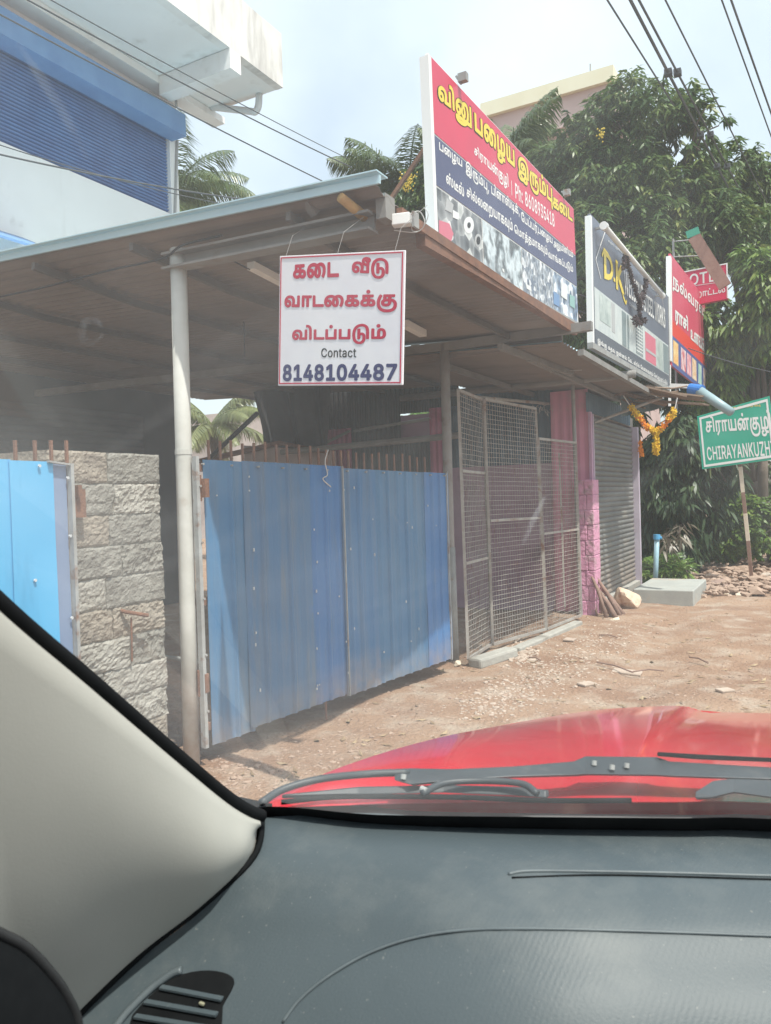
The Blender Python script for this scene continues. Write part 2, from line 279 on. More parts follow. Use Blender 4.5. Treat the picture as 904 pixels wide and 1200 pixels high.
த்|850|47,-344 -15,13 -6,27 -5,59 5,47 20,51 23,31 25,20 32,19 50,14 47,4 215,0 70,8 55,13 39,18 35,31 16,25 12,43 -3,63 -23,43 -41,27 -70,17 -9,-5 -1,-59 -9,-51 -24,-53 -42,-48 -44,-27 -67,-18 -105,-4 -89,22 -59,37 -33,41 -12,27 -9,35 1,55 14,51 22,35 24,24 47,30 2,227 5,20 24,10 512,0 20,-6 10,-20 0,-66 -6,-17 -20,-9 -158,-2 -3,-97 5,-9 117,-22 51,-23 40,-28 41,-51 26,-82 1,-90 -15,-59 -34,-58 -42,-43 -33,-23 -43,-21 -66,-20 -129,-13 -199,0 -39,-9 -24,-14 -13,-21 -5,-39 1,-51 -6,-17 -16,-9/238,87 59,-1 35,10 20,12 16,18 11,28 8,75 -113,4 -55,-12 -39,-18 -14,-18 -6,-24 6,-35 18,-20/268,353 117,0 2,103 -119,2 -3,-15/407,656 -37,21 -16,23 -8,24 1,51 13,24 31,28 27,9 43,-2 32,-16 19,-20 14,-35 -1,-39 -16,-35 -32,-27 -23,-7
ந|814|47,-344 -15,13 -6,27 -5,59 5,47 18,47 35,44 46,30 51,14 47,4 195,0 82,12 39,13 32,18 29,29 19,39 12,55 -6,78 -25,54 -21,16 -28,9 -27,0 -31,-9 -28,-14 -5,-9 -3,-243 -11,-11 -12,-3 -86,0 -16,6 -10,24 -1,449 -8,5 -109,0 -6,-13 -1,-453 -9,-12 -16,-6 -82,0 -15,6 -11,24 3,559 12,11 15,3 524,-3 11,-11 3,-12 0,-66 -6,-16 -20,-10 -142,-2 -4,-82 9,-5 67,16 43,-1 42,-9 64,-36 45,-55 30,-82 5,-113 -14,-74 -28,-63 -19,-25 -51,-46 -55,-30 -39,-13 -94,-17 -226,-4 -43,-11 -24,-16 -12,-25 -1,-82 -6,-17 -16,-9
ன|1259|219,-35 -47,12 -34,16 -45,39 -22,32 -21,47 -17,89 1,82 7,51 15,47 23,47 35,48 26,26 48,35 82,37 98,17 89,0 59,-9 82,-24 59,-27 101,35 94,13 363,0 12,-3 11,-11 3,-78 -10,-21 -16,-5 -136,-1 -9,-5 -1,-449 -3,-16 -11,-11 -98,-2 -12,6 -8,11 -5,465 -103,-3 -68,-16 53,-86 27,-78 10,-82 -10,-86 -25,-63 -42,-48 -59,-27 -70,-6 -59,14 -35,19 -46,52 -26,66 -5,122 9,50 29,85 39,69 -23,10 -59,13 -98,4 -62,-13 -47,-21 -47,-39 -29,-49 45,6 62,0 51,-14 37,-23 30,-32 28,-54 5,-35 0,-67 -5,-27 -19,-47 -16,-23 -52,-43 -31,-13 -43,-9/235,83 31,-1 24,9 11,12 13,31 0,39 -9,27 -15,20 -32,13 -47,-5 -35,-18 -13,-14 8,-46 11,-28 22,-25/645,83 27,-1 17,9 16,27 12,55 -5,59 -15,58 -23,47 -21,25 -20,-32 -15,-48 -13,-78 9,-82 14,-27
னு|1451|305,-344 -74,7 -63,13 -62,23 -49,33 -27,35 -16,51 5,54 24,37 39,23 55,9 748,2 41,54 39,94 17,86 -4,125 -28,90 -22,31 -25,21 -32,16 -35,7 -35,0 -51,-13 -1,-8 30,-35 35,-58 27,-78 10,-94 -14,-90 -31,-62 -48,-43 -43,-17 -27,-5 -74,4 -55,22 -43,41 -25,44 -16,63 0,101 5,36 24,81 45,79 -1,8 -55,16 -59,8 -66,0 -79,-20 -57,-36 -30,-35 -16,-31 45,6 62,0 50,-14 33,-19 35,-36 24,-43 9,-39 0,-78 -13,-47 -16,-31 -32,-36 -31,-22 -31,-13 -43,-9 -51,0 -27,5 -63,25 -43,37 -35,56 -22,74 -4,118 17,85 31,67 59,70 48,35 48,24 65,20 63,10 93,0 59,-9 82,-24 47,-21 70,37 74,17 79,-1 46,-9 51,-19 47,-31 54,-64 33,-74 17,-78 4,-47 -4,-129 -21,-94 -40,-100 164,-3 8,4 1,9 1,602 9,15 16,7 82,0 20,-9 6,-21 0,-695 -1,-16 -8,-12 -21,-6 -371,0 -74,-52 -74,-39 -78,-29 -74,-19 -98,-17 -90,-8/297,-221 184,-2 51,4 93,16 58,17 -3,4 -39,1 -480,-1 -8,-4 4,-4 39,-16/235,83 31,-1 24,9 11,12 13,31 0,39 -9,27 -15,20 -32,13 -47,-5 -35,-18 -13,-14 8,-46 11,-28 22,-25/645,83 27,-1 17,9 16,27 12,55 -5,59 -15,58 -21,44 -23,30 -14,-19 -18,-47 -16,-90 9,-86 14,-27
ன்|1259|219,-35 -47,12 -34,16 -45,39 -22,32 -21,47 -17,89 1,82 7,51 15,47 23,47 35,48 26,26 48,35 82,37 98,17 89,0 59,-9 82,-24 59,-27 101,35 94,13 363,0 12,-3 11,-11 3,-78 -10,-21 -16,-5 -136,-1 -9,-5 -1,-449 -3,-16 -11,-11 -98,-2 -12,6 -8,11 -5,465 -103,-3 -68,-16 53,-86 27,-78 10,-82 -10,-86 -25,-63 -42,-48 -59,-27 -70,-6 -59,14 -35,19 -46,52 -26,66 -5,122 9,50 29,85 39,69 -23,10 -59,13 -98,4 -62,-13 -47,-21 -47,-39 -29,-49 45,6 62,0 51,-14 37,-23 30,-32 28,-54 5,-35 0,-67 -5,-27 -19,-47 -16,-23 -52,-43 -31,-13 -43,-9/235,83 31,-1 24,9 11,12 13,31 0,39 -9,27 -15,20 -32,13 -47,-5 -35,-18 -13,-14 8,-46 11,-28 22,-25/645,83 27,-1 17,9 16,27 12,55 -5,59 -15,58 -23,47 -21,25 -20,-32 -15,-48 -13,-78 9,-82 14,-27/590,656 -32,17 -22,27 -11,43 6,32 12,24 29,26 26,10 43,-1 39,-19 21,-29 9,-31 -5,-43 -13,-24 -31,-26 -24,-7
ப|803|82,-23 -12,9 -6,19 0,543 10,23 16,7 82,0 16,-6 9,-12 1,-453 4,-8 9,-2 365,2 5,461 9,12 16,6 82,0 19,-9 7,-21 0,-543 -9,-23 -21,-7
பு|803|598,-305 -13,9 -5,16 -4,254 -482,1 -15,3 -12,11 -3,559 3,16 12,11 97,2 13,-6 8,-11 1,-453 4,-8 9,-2 365,2 5,461 9,12 20,6 82,-1 19,-13 2,-848 -8,-16 -13,-5
ப்|803|82,-23 -12,9 -6,19 0,543 10,23 16,7 82,0 16,-6 9,-12 1,-453 4,-8 9,-2 365,2 5,461 9,12 16,6 82,0 19,-9 7,-21 0,-543 -9,-23 -21,-7/364,656 -28,12 -27,28 -10,28 1,47 17,32 31,26 23,7 43,-2 33,-16 25,-32 7,-23 -1,-43 -12,-27 -28,-27 -27,-11
ம|883|82,-23 -12,9 -6,19 0,543 11,24 15,6 82,0 16,-6 9,-12 1,-449 2,-10 7,-3 168,3 2,310 9,43 19,47 45,52 46,26 24,6 94,4 43,-9 39,-17 40,-31 23,-27 35,-66 21,-78 4,-161 -13,-66 -13,-35 -23,-36 -39,-39 -63,-32 -109,-17/514,99 57,-1 58,16 25,20 22,51 9,58 0,47 -13,82 -13,39 -20,32 -37,23 -27,4 -32,-10 -17,-21 -10,-28 -5,-35
ம்|883|82,-23 -12,9 -6,19 0,543 11,24 15,6 82,0 16,-6 9,-12 1,-449 2,-10 7,-3 168,3 2,310 9,43 19,47 45,52 46,26 24,6 94,4 43,-9 39,-17 40,-31 23,-27 35,-66 21,-78 4,-161 -13,-66 -13,-35 -23,-36 -39,-39 -63,-32 -109,-17/514,99 57,-1 58,16 25,20 22,51 9,58 0,47 -13,82 -13,39 -20,32 -37,23 -27,4 -32,-10 -17,-21 -10,-28 -5,-35/403,656 -33,17 -24,31 -8,32 5,43 11,19 33,29 27,9 40,-2 27,-12 31,-32 10,-39 -5,-39 -21,-33 -31,-19 -15,-5
ய|988|219,-35 -61,17 -34,23 -37,51 -17,55 -6,39 0,398 10,23 16,7 82,0 16,-6 9,-12 2,-387 7,-47 9,-20 16,-13 23,-7 48,13 28,31 0,418 10,24 16,6 82,0 16,-6 8,-12 2,-453 3,-8 10,-2 285,4 3,459 9,12 15,6 82,0 20,-9 6,-21 0,-543 -9,-23 -20,-7 -508,0 -28,11 -50,-18
ய்|988|219,-35 -61,17 -34,23 -37,51 -17,55 -6,39 0,398 10,23 16,7 82,0 16,-6 9,-12 2,-387 7,-47 9,-20 16,-13 23,-7 48,13 28,31 0,418 10,24 16,6 82,0 16,-6 8,-12 2,-453 3,-8 10,-2 285,4 3,459 9,12 15,6 82,0 20,-9 6,-21 0,-543 -9,-23 -20,-7 -508,0 -28,11 -50,-18/454,656 -33,17 -24,31 -8,35 5,36 9,20 32,30 26,10 43,-1 28,-12 32,-36 9,-31 -5,-43 -17,-29 -35,-23 -16,-5
ர|665|223,-234 -64,55 -8,24 12,19 178,172 0,418 -12,6 -129,-4 -3,-463 -8,-11 -13,-6 -94,1 -12,9 -6,19 3,559 12,11 15,3 539,-3 11,-11 3,-12 0,-70 -10,-17 -16,-5 -136,-1 -9,-5 -4,-468 -224,-215
ரு|1076|477,-344 -117,20 -106,44 -59,43 -38,37 -51,72 -40,94 -21,113 4,160 21,94 28,78 43,86 42,67 13,11 15,2 16,-6 62,-38 13,-16 -1,-20 -41,-66 -53,-113 -16,-59 -12,-78 0,-86 13,-74 25,-71 39,-58 35,-35 41,-28 39,-19 67,-20 58,-9 94,0 78,12 43,13 55,25 45,33 37,47 25,55 15,70 0,82 -12,51 -20,34 -31,17 -39,0 -47,-20 -6,-11 -3,-200 -11,-11 -12,-3 -82,0 -15,6 -11,24 0,449 -9,5 -113,0 -5,-13 -2,-453 -9,-12 -15,-6 -82,0 -16,6 -10,24 1,555 9,12 20,6 523,-3 11,-11 3,-12 0,-66 -5,-16 -21,-10 -142,-2 -3,-121 5,-7 54,13 47,0 55,-13 59,-38 38,-53 17,-39 13,-50 4,-106 -9,-74 -29,-86 -38,-63 -47,-52 -39,-30 -52,-31 -73,-28 -94,-21 -47,-4
ர்|665|223,-234 -64,55 -8,24 12,19 178,172 0,418 -12,6 -129,-4 -3,-463 -8,-11 -13,-6 -94,1 -12,9 -6,19 3,559 12,11 15,3 539,-3 11,-11 3,-12 0,-70 -10,-17 -16,-5 -136,-1 -9,-5 -4,-468 -224,-215/293,656 -32,17 -24,31 -9,28 6,47 19,31 25,17 27,9 39,-2 27,-12 28,-29 10,-22 -1,-55 -21,-36 -23,-16 -24,-9
ற|894|47,-344 -15,12 -6,13 -4,109 22,63 38,44 43,26 51,14 297,9 78,16 43,19 35,26 36,57 20,78 8,86 -4,86 -8,43 -13,39 -19,33 -31,27 -32,11 -47,0 -35,-15 -17,-17 -12,-24 -11,-43 -2,-375 -7,-11 -13,-6 -98,2 -11,11 -3,12 0,309 -8,97 -13,36 -16,17 -27,9 -23,-3 -30,-23 -14,-55 -6,-395 -8,-11 -13,-6 -97,2 -12,11 -3,12 0,363 10,86 23,55 16,24 52,42 66,19 55,0 39,-10 39,-19 39,-37 43,33 31,16 63,17 66,0 47,-10 74,-39 44,-48 30,-54 21,-67 9,-58 0,-149 -12,-74 -18,-59 -50,-86 -46,-46 -40,-27 -36,-17 -78,-24 -117,-13 -191,0 -39,-9 -24,-12 -15,-23 -6,-28 4,-62 -6,-17 -16,-9
ல|1038|219,-35 -51,13 -54,33 -43,53 -17,35 -13,43 -8,66 0,74 8,55 22,70 49,79 32,31 48,33 62,26 63,13 113,-4 51,-12 43,-22 59,-54 28,-47 15,-43 14,-78 4,-133 14,-54 14,-26 24,-19 54,-11 43,15 28,33 16,62 1,79 -13,70 -24,66 -33,59 -48,62 -3,20 13,19 67,47 20,7 16,-7 46,-62 51,-94 28,-82 13,-66 5,-78 -9,-82 -14,-51 -41,-71 -37,-32 -43,-22 -70,-14 -82,5 -43,13 -39,22 -50,56 -29,70 -13,86 -5,109 -8,43 -20,47 -27,29 -28,14 -39,9 -47,0 -50,-13 -45,-27 -35,-39 -21,-43 3,-4 47,10 62,0 51,-14 35,-22 32,-33 28,-54 5,-32 -4,-93 -12,-35 -24,-39 -52,-43 -31,-13 -43,-9/235,83 31,-1 24,9 11,12 13,31 0,39 -9,27 -15,20 -32,13 -47,-5 -35,-18 -13,-14 8,-46 11,-28 22,-25
லு|1285|235,-344 -51,8 -66,21 -43,26 -36,36 -24,59 -1,43 10,34 23,29 47,24 43,5 496,1 8,4 11,28 -59,35 -35,35 -26,48 -22,81 -4,113 -9,63 -24,66 -31,32 -24,11 -39,9 -47,0 -66,-21 -51,-40 -34,-61 7,-4 47,10 82,-5 47,-20 47,-44 24,-43 9,-43 0,-74 -13,-47 -16,-31 -32,-36 -31,-22 -31,-13 -47,-9 -51,0 -51,13 -51,27 -28,28 -37,63 -14,43 -9,62 0,82 9,59 21,66 34,59 44,48 78,49 35,13 67,14 109,-5 51,-12 47,-24 55,-52 28,-47 15,-43 14,-78 4,-133 14,-54 14,-26 24,-19 54,-11 43,15 28,33 16,62 1,79 -13,70 -24,66 -33,59 -48,62 -3,20 13,19 67,47 16,6 16,-2 62,-86 56,-117 20,-78 8,-109 -4,-55 -13,-59 -27,-58 -48,-52 -39,-22 -45,-16 -7,-24 13,-5 246,0 8,4 1,9 1,602 9,15 16,7 82,0 20,-9 6,-21 0,-695 -1,-16 -8,-12 -21,-6 -437,0 -54,-52 -55,-40 -98,-43 -117,-25/242,-221 118,-2 35,4 78,17 38,16 -22,5 -332,0 -5,-9 20,-14/235,83 31,-1 24,9 11,12 13,31 0,39 -9,27 -15,20 -32,13 -47,-5 -35,-18 -13,-14 8,-46 11,-28 22,-25
ல்|1038|219,-35 -51,13 -54,33 -43,53 -17,35 -13,43 -8,66 0,74 8,55 22,70 49,79 32,31 48,33 62,26 63,13 113,-4 51,-12 43,-22 59,-54 28,-47 15,-43 14,-78 4,-133 14,-54 14,-26 24,-19 54,-11 43,15 28,33 16,62 1,79 -13,70 -24,66 -33,59 -48,62 -3,20 13,19 67,47 20,7 16,-7 46,-62 51,-94 28,-82 13,-66 5,-78 -9,-82 -14,-51 -41,-71 -37,-32 -43,-22 -70,-14 -82,5 -43,13 -39,22 -50,56 -29,70 -13,86 -5,109 -8,43 -20,47 -27,29 -28,14 -39,9 -47,0 -50,-13 -45,-27 -35,-39 -21,-43 3,-4 47,10 62,0 51,-14 35,-22 32,-33 28,-54 5,-32 -4,-93 -12,-35 -24,-39 -52,-43 -31,-13 -43,-9/235,83 31,-1 24,9 11,12 13,31 0,39 -9,27 -15,20 -32,13 -47,-5 -35,-18 -13,-14 8,-46 11,-28 22,-25/481,656 -29,13 -29,35 -7,28 1,35 16,35 21,19 31,14 47,-1 27,-12 27,-29 10,-22 -1,-55 -13,-25 -31,-27 -23,-9
ள|1095|219,-35 -47,12 -31,15 -44,37 -38,58 -22,74 -4,121 13,79 17,46 26,47 31,39 37,32 78,44 86,21 109,-5 90,-32 16,19 19,6 492,0 25,-10 5,-16 0,-66 -10,-21 -16,-5 -137,-1 -8,-5 -1,-449 -10,-24 -16,-6 -82,0 -15,6 -9,12 -5,465 -119,-2 -2,-459 -9,-15 -13,-6 -82,-1 -20,7 -9,19 -2,395 -23,25 -47,30 -63,16 -39,0 -51,-11 -39,-20 -44,-44 -23,-47 5,-3 43,9 62,0 51,-14 35,-22 32,-33 28,-54 5,-35 0,-67 -5,-27 -19,-47 -16,-23 -52,-43 -31,-13 -43,-9/235,83 31,-1 24,9 11,12 13,31 0,39 -9,27 -15,20 -32,13 -47,-5 -35,-18 -13,-14 5,-35 20,-47 16,-17
ளு|1508|653,-344 -121,11 -82,16 -94,28 -67,29 -105,72 -52,56 -38,60 -28,69 -17,74 -4,36 0,125 21,101 23,71 52,108 34,56 17,9 15,-2 67,-38 17,-24 -2,-20 -50,-86 -32,-74 -20,-74 -8,-55 0,-78 17,-86 27,-62 31,-45 33,-33 57,-40 78,-35 43,-12 153,-28 234,-4 148,16 102,24 82,35 59,41 25,26 26,39 24,74 4,86 -9,39 -18,35 -21,18 -31,7 -39,-5 -38,-20 -6,-207 -11,-11 -12,-3 -82,0 -16,6 -10,24 -1,449 -8,5 -111,-1 -5,-465 -8,-11 -13,-6 -94,1 -12,9 -6,15 -1,395 -39,37 -51,25 -47,9 -66,-5 -47,-19 -35,-25 -24,-30 -21,-43 6,-3 43,9 62,0 50,-14 33,-19 35,-36 24,-43 9,-35 0,-86 -13,-43 -16,-31 -30,-35 -25,-19 -39,-17 -43,-9 -51,0 -28,5 -35,11 -51,31 -40,49 -23,51 -17,89 0,82 17,90 25,59 45,62 60,48 55,28 82,20 113,-4 90,-32 15,19 16,6 496,0 20,-6 8,-12 2,-16 -1,-62 -9,-17 -16,-5 -145,-4 -1,-119 5,-9 55,15 51,0 57,-14 52,-33 32,-37 19,-31 17,-51 9,-59 -5,-93 -25,-94 -46,-78 -62,-63 -44,-31 -51,-27 -98,-37 -86,-20 -121,-16/492,83 32,-1 24,9 15,18 9,25 0,43 -9,23 -15,20 -32,13 -27,0 -32,-10 -31,-19 -5,-8 5,-35 18,-43 17,-21
ழ|883|227,-344 -51,8 -66,25 -41,35 -19,31 -9,27 1,71 20,43 31,31 60,28 62,10 71,-5 23,-12 6,-21 -8,-63 -9,-15 -16,-6 -59,3 -35,-9 -12,-12 -1,-15 9,-16 43,-16 98,-5 46,9 46,24 19,19 11,24 -44,47 -32,79 -281,0 -11,3 -12,11 0,575 19,13 82,1 20,-6 9,-12 3,-459 160,-4 13,2 4,8 0,304 17,67 23,43 48,42 35,17 39,9 75,0 43,-9 35,-15 44,-33 23,-27 43,-90 17,-94 0,-121 -13,-66 -13,-35 -22,-35 -56,-51 -35,-17 -47,-12 -109,-9 -8,-5 16,-25 35,-11 183,-8 12,-11 3,-11 -3,-79 -12,-11 -11,-3 -160,-1 -31,-47 -47,-51 -24,-17 -63,-27 -74,-13/514,99 57,-1 58,16 25,20 22,51 9,58 0,47 -13,82 -13,39 -20,32 -37,23 -27,4 -32,-10 -17,-21 -10,-28 -5,-35
வ|1069|219,-35 -47,12 -31,15 -44,37 -38,58 -22,74 -4,121 17,90 23,55 20,31 60,64 74,43 47,15 55,10 109,-5 62,-16 43,-21 36,-26 39,-44 26,-43 22,-67 9,-50 0,-82 -9,-55 -21,-81 191,-2 8,3 1,10 2,449 9,12 15,6 83,0 20,-10 5,-20 0,-543 -10,-24 -23,-6 -426,0 -20,6 -9,16 -5,67 35,82 15,70 1,86 -8,39 -21,51 -35,41 -51,25 -39,9 -39,0 -55,-11 -43,-23 -40,-41 -23,-47 5,-3 43,9 62,0 51,-14 35,-22 32,-33 28,-54 5,-35 0,-67 -5,-27 -19,-47 -16,-23 -52,-43 -31,-13 -43,-9/235,83 31,-1 20,7 17,18 11,27 0,39 -9,27 -15,20 -32,13 -47,-5 -35,-18 -13,-14 5,-35 20,-47 16,-17
வீ|1069|219,-35 -51,13 -58,37 -39,50 -30,77 -8,62 4,114 26,89 45,71 44,43 40,27 35,17 70,20 39,5 102,-5 62,-16 39,-19 40,-28 40,-44 25,-43 22,-63 9,-54 0,-82 -9,-55 -21,-81 195,-2 5,13 0,253 -91,27 -42,20 -29,20 -47,47 -31,58 -13,55 0,59 9,46 29,63 37,43 44,31 51,21 70,13 79,-1 58,-12 55,-31 36,-48 9,-32 0,-50 -6,-31 -20,-37 -23,-23 -49,-27 9,-31 -1,-539 -6,-20 -23,-10 -430,0 -20,6 -9,16 -5,67 35,82 15,70 1,86 -8,39 -21,51 -35,41 -51,25 -39,9 -39,0 -55,-11 -43,-23 -40,-41 -23,-47 5,-3 43,9 62,0 51,-14 35,-22 32,-33 28,-54 5,-35 0,-67 -5,-27 -19,-47 -16,-23 -52,-43 -31,-13 -43,-9/235,83 31,-1 20,7 17,18 11,27 0,39 -9,27 -15,20 -32,13 -47,-5 -35,-18 -13,-14 5,-35 20,-47 16,-17/832,493 13,4 1,59 8,19 -45,27 -28,32 -16,39 -2,43 -5,4 -13,-12 -19,-35 -8,-35 5,-55 10,-23 21,-28 35,-23/910,681 20,2 14,10 7,15 -1,16 -16,19 -43,11 -8,-7 -4,-15 0,-28 12,-17
வு|1069|864,-305 -13,9 -5,16 -4,254 -326,1 -12,3 -11,11 -6,79 29,62 13,43 8,47 -1,86 -16,62 -22,39 -25,26 -39,21 -59,13 -35,0 -54,-13 -63,-41 -31,-44 -9,-24 5,-3 47,9 82,-5 47,-20 47,-44 29,-58 4,-98 -14,-55 -27,-44 -47,-39 -35,-15 -47,-9 -43,-1 -67,17 -31,16 -39,35 -33,52 -19,55 -9,62 1,86 16,86 23,55 33,48 46,46 75,44 47,15 55,10 109,-5 62,-16 43,-21 36,-26 39,-44 26,-43 22,-67 9,-50 0,-82 -9,-55 -21,-81 191,-2 8,3 1,10 2,449 9,12 15,6 83,0 19,-9 6,-21 0,-832 -6,-13 -16,-8/235,83 31,-1 20,7 17,18 11,27 0,39 -9,27 -15,20 -32,13 -47,-5 -35,-18 -13,-14 5,-35 20,-47 16,-17
ஸ்|1310|219,-35 -47,12 -35,17 -48,42 -35,63 -13,43 -8,58 4,118 26,89 47,76 34,34 40,28 36,19 54,17 47,9 74,0 78,-19 47,-26 43,-35 47,47 58,28 86,4 35,-9 36,-17 40,-34 24,-40 15,-43 9,-58 0,-168 13,-70 14,-28 21,-21 55,-15 43,11 18,14 13,19 17,51 4,82 -8,55 -20,70 -34,66 -60,78 -1,24 7,12 29,20 62,37 21,-11 43,-58 49,-90 29,-78 17,-94 0,-98 -9,-58 -23,-63 -24,-35 -48,-44 -31,-15 -43,-13 -86,-4 -47,9 -35,13 -56,43 -37,58 -22,74 -5,160 -13,102 -19,35 -32,11 -23,-5 -21,-18 -14,-27 -9,-39 -2,-387 -8,-11 -13,-6 -97,2 -11,11 -3,12 -1,309 -16,74 -22,35 -41,32 -55,16 -43,0 -54,-13 -43,-25 -37,-41 -21,-43 3,-4 47,10 62,0 51,-14 35,-22 32,-33 28,-54 5,-35 0,-67 -5,-27 -19,-47 -16,-23 -52,-43 -31,-13 -43,-9/235,83 31,-1 20,7 17,18 11,27 0,39 -9,27 -15,20 -32,13 -47,-5 -35,-18 -13,-14 8,-46 11,-28 22,-25/614,656 -37,21 -16,23 -8,24 1,51 13,24 31,28 27,9 43,-2 32,-16 19,-20 14,-35 -1,-39 -16,-35 -32,-27 -23,-7
ஹ|1644|47,-344 -15,13 -6,27 -5,63 6,47 16,42 24,33 27,23 35,20 47,13 47,4 953,0 70,8 75,21 58,37 36,57 20,78 8,121 -12,94 -18,50 -27,36 -26,17 -47,10 -43,-10 -18,-10 -17,-19 -12,-24 -9,-39 -2,-375 -8,-12 -16,-6 -82,0 -16,6 -10,20 0,309 -8,97 -13,36 -16,17 -15,7 -32,0 -23,-13 -10,-11 -14,-51 -5,-67 0,-320 -6,-20 -24,-10 -406,2 -16,16 -6,71 35,82 15,70 0,90 -15,58 -25,46 -39,33 -54,20 -63,4 -54,-13 -40,-21 -40,-41 -23,-47 5,-3 43,9 62,0 51,-14 35,-22 32,-33 28,-54 5,-35 0,-67 -5,-27 -19,-47 -16,-23 -24,-24 -32,-21 -27,-11 -47,-9 -47,0 -43,9 -47,21 -23,17 -32,37 -21,35 -24,78 -4,118 17,93 25,59 31,44 37,38 49,35 35,17 70,20 110,5 96,-22 40,-20 37,-27 27,-28 34,-51 29,-93 5,-113 -9,-59 -22,-74 9,-5 156,3 1,260 9,85 28,67 32,36 33,22 57,18 67,0 35,-9 35,-17 47,-39 43,35 47,21 43,10 70,-1 55,-13 39,-19 50,-43 27,-36 33,-74 17,-86 0,-149 -4,-39 -25,-94 -36,-70 -58,-64 -43,-29 -36,-17 -78,-24 -117,-13 -945,0 -39,-11 -28,-22 -8,-23 -1,-82 -9,-16 -13,-6 -47,-4/235,83 31,-1 20,7 17,18 11,27 0,39 -9,27 -15,20 -32,13 -47,-5 -35,-18 -13,-14 5,-35 20,-47 16,-17
ா|665|82,-23 -12,9 -6,19 0,543 7,21 23,9 524,0 20,-7 9,-15 0,-67 -10,-24 -16,-5 -136,-1 -9,-5 0,-449 -7,-20 -19,-10 -82,0 -16,6 -9,12 -3,463 -129,4 -9,-2 -4,-8 -1,-457 -8,-11 -13,-6
ி|287|82,-23 -12,9 -6,15 0,520 -16,109 -18,51 -19,27 -26,20 -63,17 -62,-14 0,132 97,3 59,-12 47,-21 32,-23 35,-35 27,-40 20,-50 13,-55 8,-82 0,-551 -6,-12 -16,-9
ெ|926|364,-35 -67,12 -78,35 -70,55 -54,71 -33,70 -25,98 -4,133 17,101 35,90 51,78 59,59 67,46 102,41 70,12 86,1 78,-13 78,-33 44,-31 30,-30 41,-60 27,-74 13,-70 8,-137 -2,-426 -12,-15 -20,-3 -78,1 -13,6 -8,11 -5,477 -16,113 -18,55 -22,37 -47,41 -55,21 -74,8 -39,-5 -66,-20 -48,-24 -37,-27 -34,-35 -40,-63 -17,-43 -17,-74 -4,-97 8,-59 24,-78 28,-43 18,86 29,48 47,37 62,22 47,5 43,-5 59,-20 54,-47 29,-52 13,-78 -5,-47 -10,-39 -31,-52 -46,-39 -43,-19 -67,-13/388,83 30,-1 39,11 20,14 14,23 7,27 -4,47 -11,24 -22,18 -27,6 -31,-5 -20,-11 -14,-20 -10,-55 16,-62
ே|745|411,-35 -75,12 -93,36 -68,47 -54,58 -54,94 -25,82 -9,63 1,121 16,86 39,93 36,56 58,58 60,40 93,39 98,17 82,-1 63,-12 35,-14 39,-25 44,-52 16,-47 5,-70 -13,-55 -25,-44 -55,-45 -50,-18 -75,-4 -31,4 -43,18 -24,15 -31,30 -23,44 -10,51 7,70 -5,5 -72,-44 -47,-55 -35,-70 -19,-90 4,-113 25,-86 19,-40 31,-44 24,-23 43,-30 8,4 -7,59 5,43 16,47 39,50 56,33 66,13 63,-5 27,-8 55,-31 20,-21 25,-39 16,-55 0,-74 -14,-54 -22,-36 -48,-44 -63,-27 -74,-13/472,83 56,12 22,16 14,19 8,24 0,39 -9,27 -20,23 -31,9 -19,-4 -24,-11 -14,-17 -10,-35 0,-31 12,-47/520,599 27,4 21,11 14,24 5,39 -8,27 -20,22 -27,13 -36,7 -23,-42 -5,-54 17,-37
ை|1185|219,-35 -47,12 -34,16 -45,39 -22,32 -21,47 -17,89 1,82 7,51 15,47 23,47 35,48 26,26 48,35 82,37 94,17 93,0 59,-9 82,-24 47,-22 51,28 47,17 50,10 75,0 66,-14 55,-25 52,-42 37,-51 21,-47 17,-62 4,-43 -4,-110 -9,-46 -25,-75 -43,-82 -23,-26 -16,-3 -15,6 -67,42 -9,17 2,15 29,47 25,59 17,82 0,78 -9,43 -15,39 -28,37 -31,21 -59,17 -43,0 -47,-13 51,-75 36,-89 14,-97 -9,-82 -26,-67 -42,-48 -59,-27 -74,-5 -55,13 -35,19 -46,52 -26,66 -5,125 9,51 26,78 39,75 -79,20 -94,4 -66,-13 -47,-21 -47,-39 -29,-49 45,6 62,0 51,-14 37,-23 30,-32 28,-54 5,-35 0,-67 -5,-27 -19,-47 -16,-23 -52,-43 -31,-13 -43,-9/235,83 35,-1 20,9 11,12 13,31 0,39 -9,27 -15,20 -32,13 -47,-5 -35,-18 -13,-14 8,-46 11,-28 22,-25/645,83 27,-1 17,9 16,27 12,55 -5,59 -11,47 -25,54 -23,31 -14,-15 -21,-59 -13,-82 9,-86 14,-27
,|294|55,-194 -16,8 -4,23 45,270 18,12 102,-2 10,-10 1,-24 -73,-262 -17,-15
0|673|286,-26 -55,13 -59,34 -36,35 -25,35 -32,70 -20,78 -8,75 0,97 8,75 21,82 31,66 25,35 40,39 51,30 68,17 53,0 63,-13 62,-34 43,-43 27,-41 30,-72 17,-74 8,-98 -4,-98 -8,-58 -21,-74 -35,-71 -29,-35 -47,-39 -47,-22 -43,-9/315,91 33,1 35,13 24,18 23,33 18,40 12,43 13,98 -8,129 -22,78 -26,47 -23,23 -30,17 -28,6 -31,0 -31,-10 -29,-20 -17,-20 -18,-31 -17,-47 -16,-102 4,-125 25,-101 29,-49 15,-16 36,-20
1|673|114,-19 -12,5 -8,15 0,74 8,16 16,4 160,1 7,7 0,484 -1,12 -6,2 -141,-104 -16,-3 -11,7 -4,12 1,105 171,128 125,0 10,-10 2,-12 0,-621 7,-7 133,-1 16,-4 8,-16 -2,-82 -10,-10 -12,-2
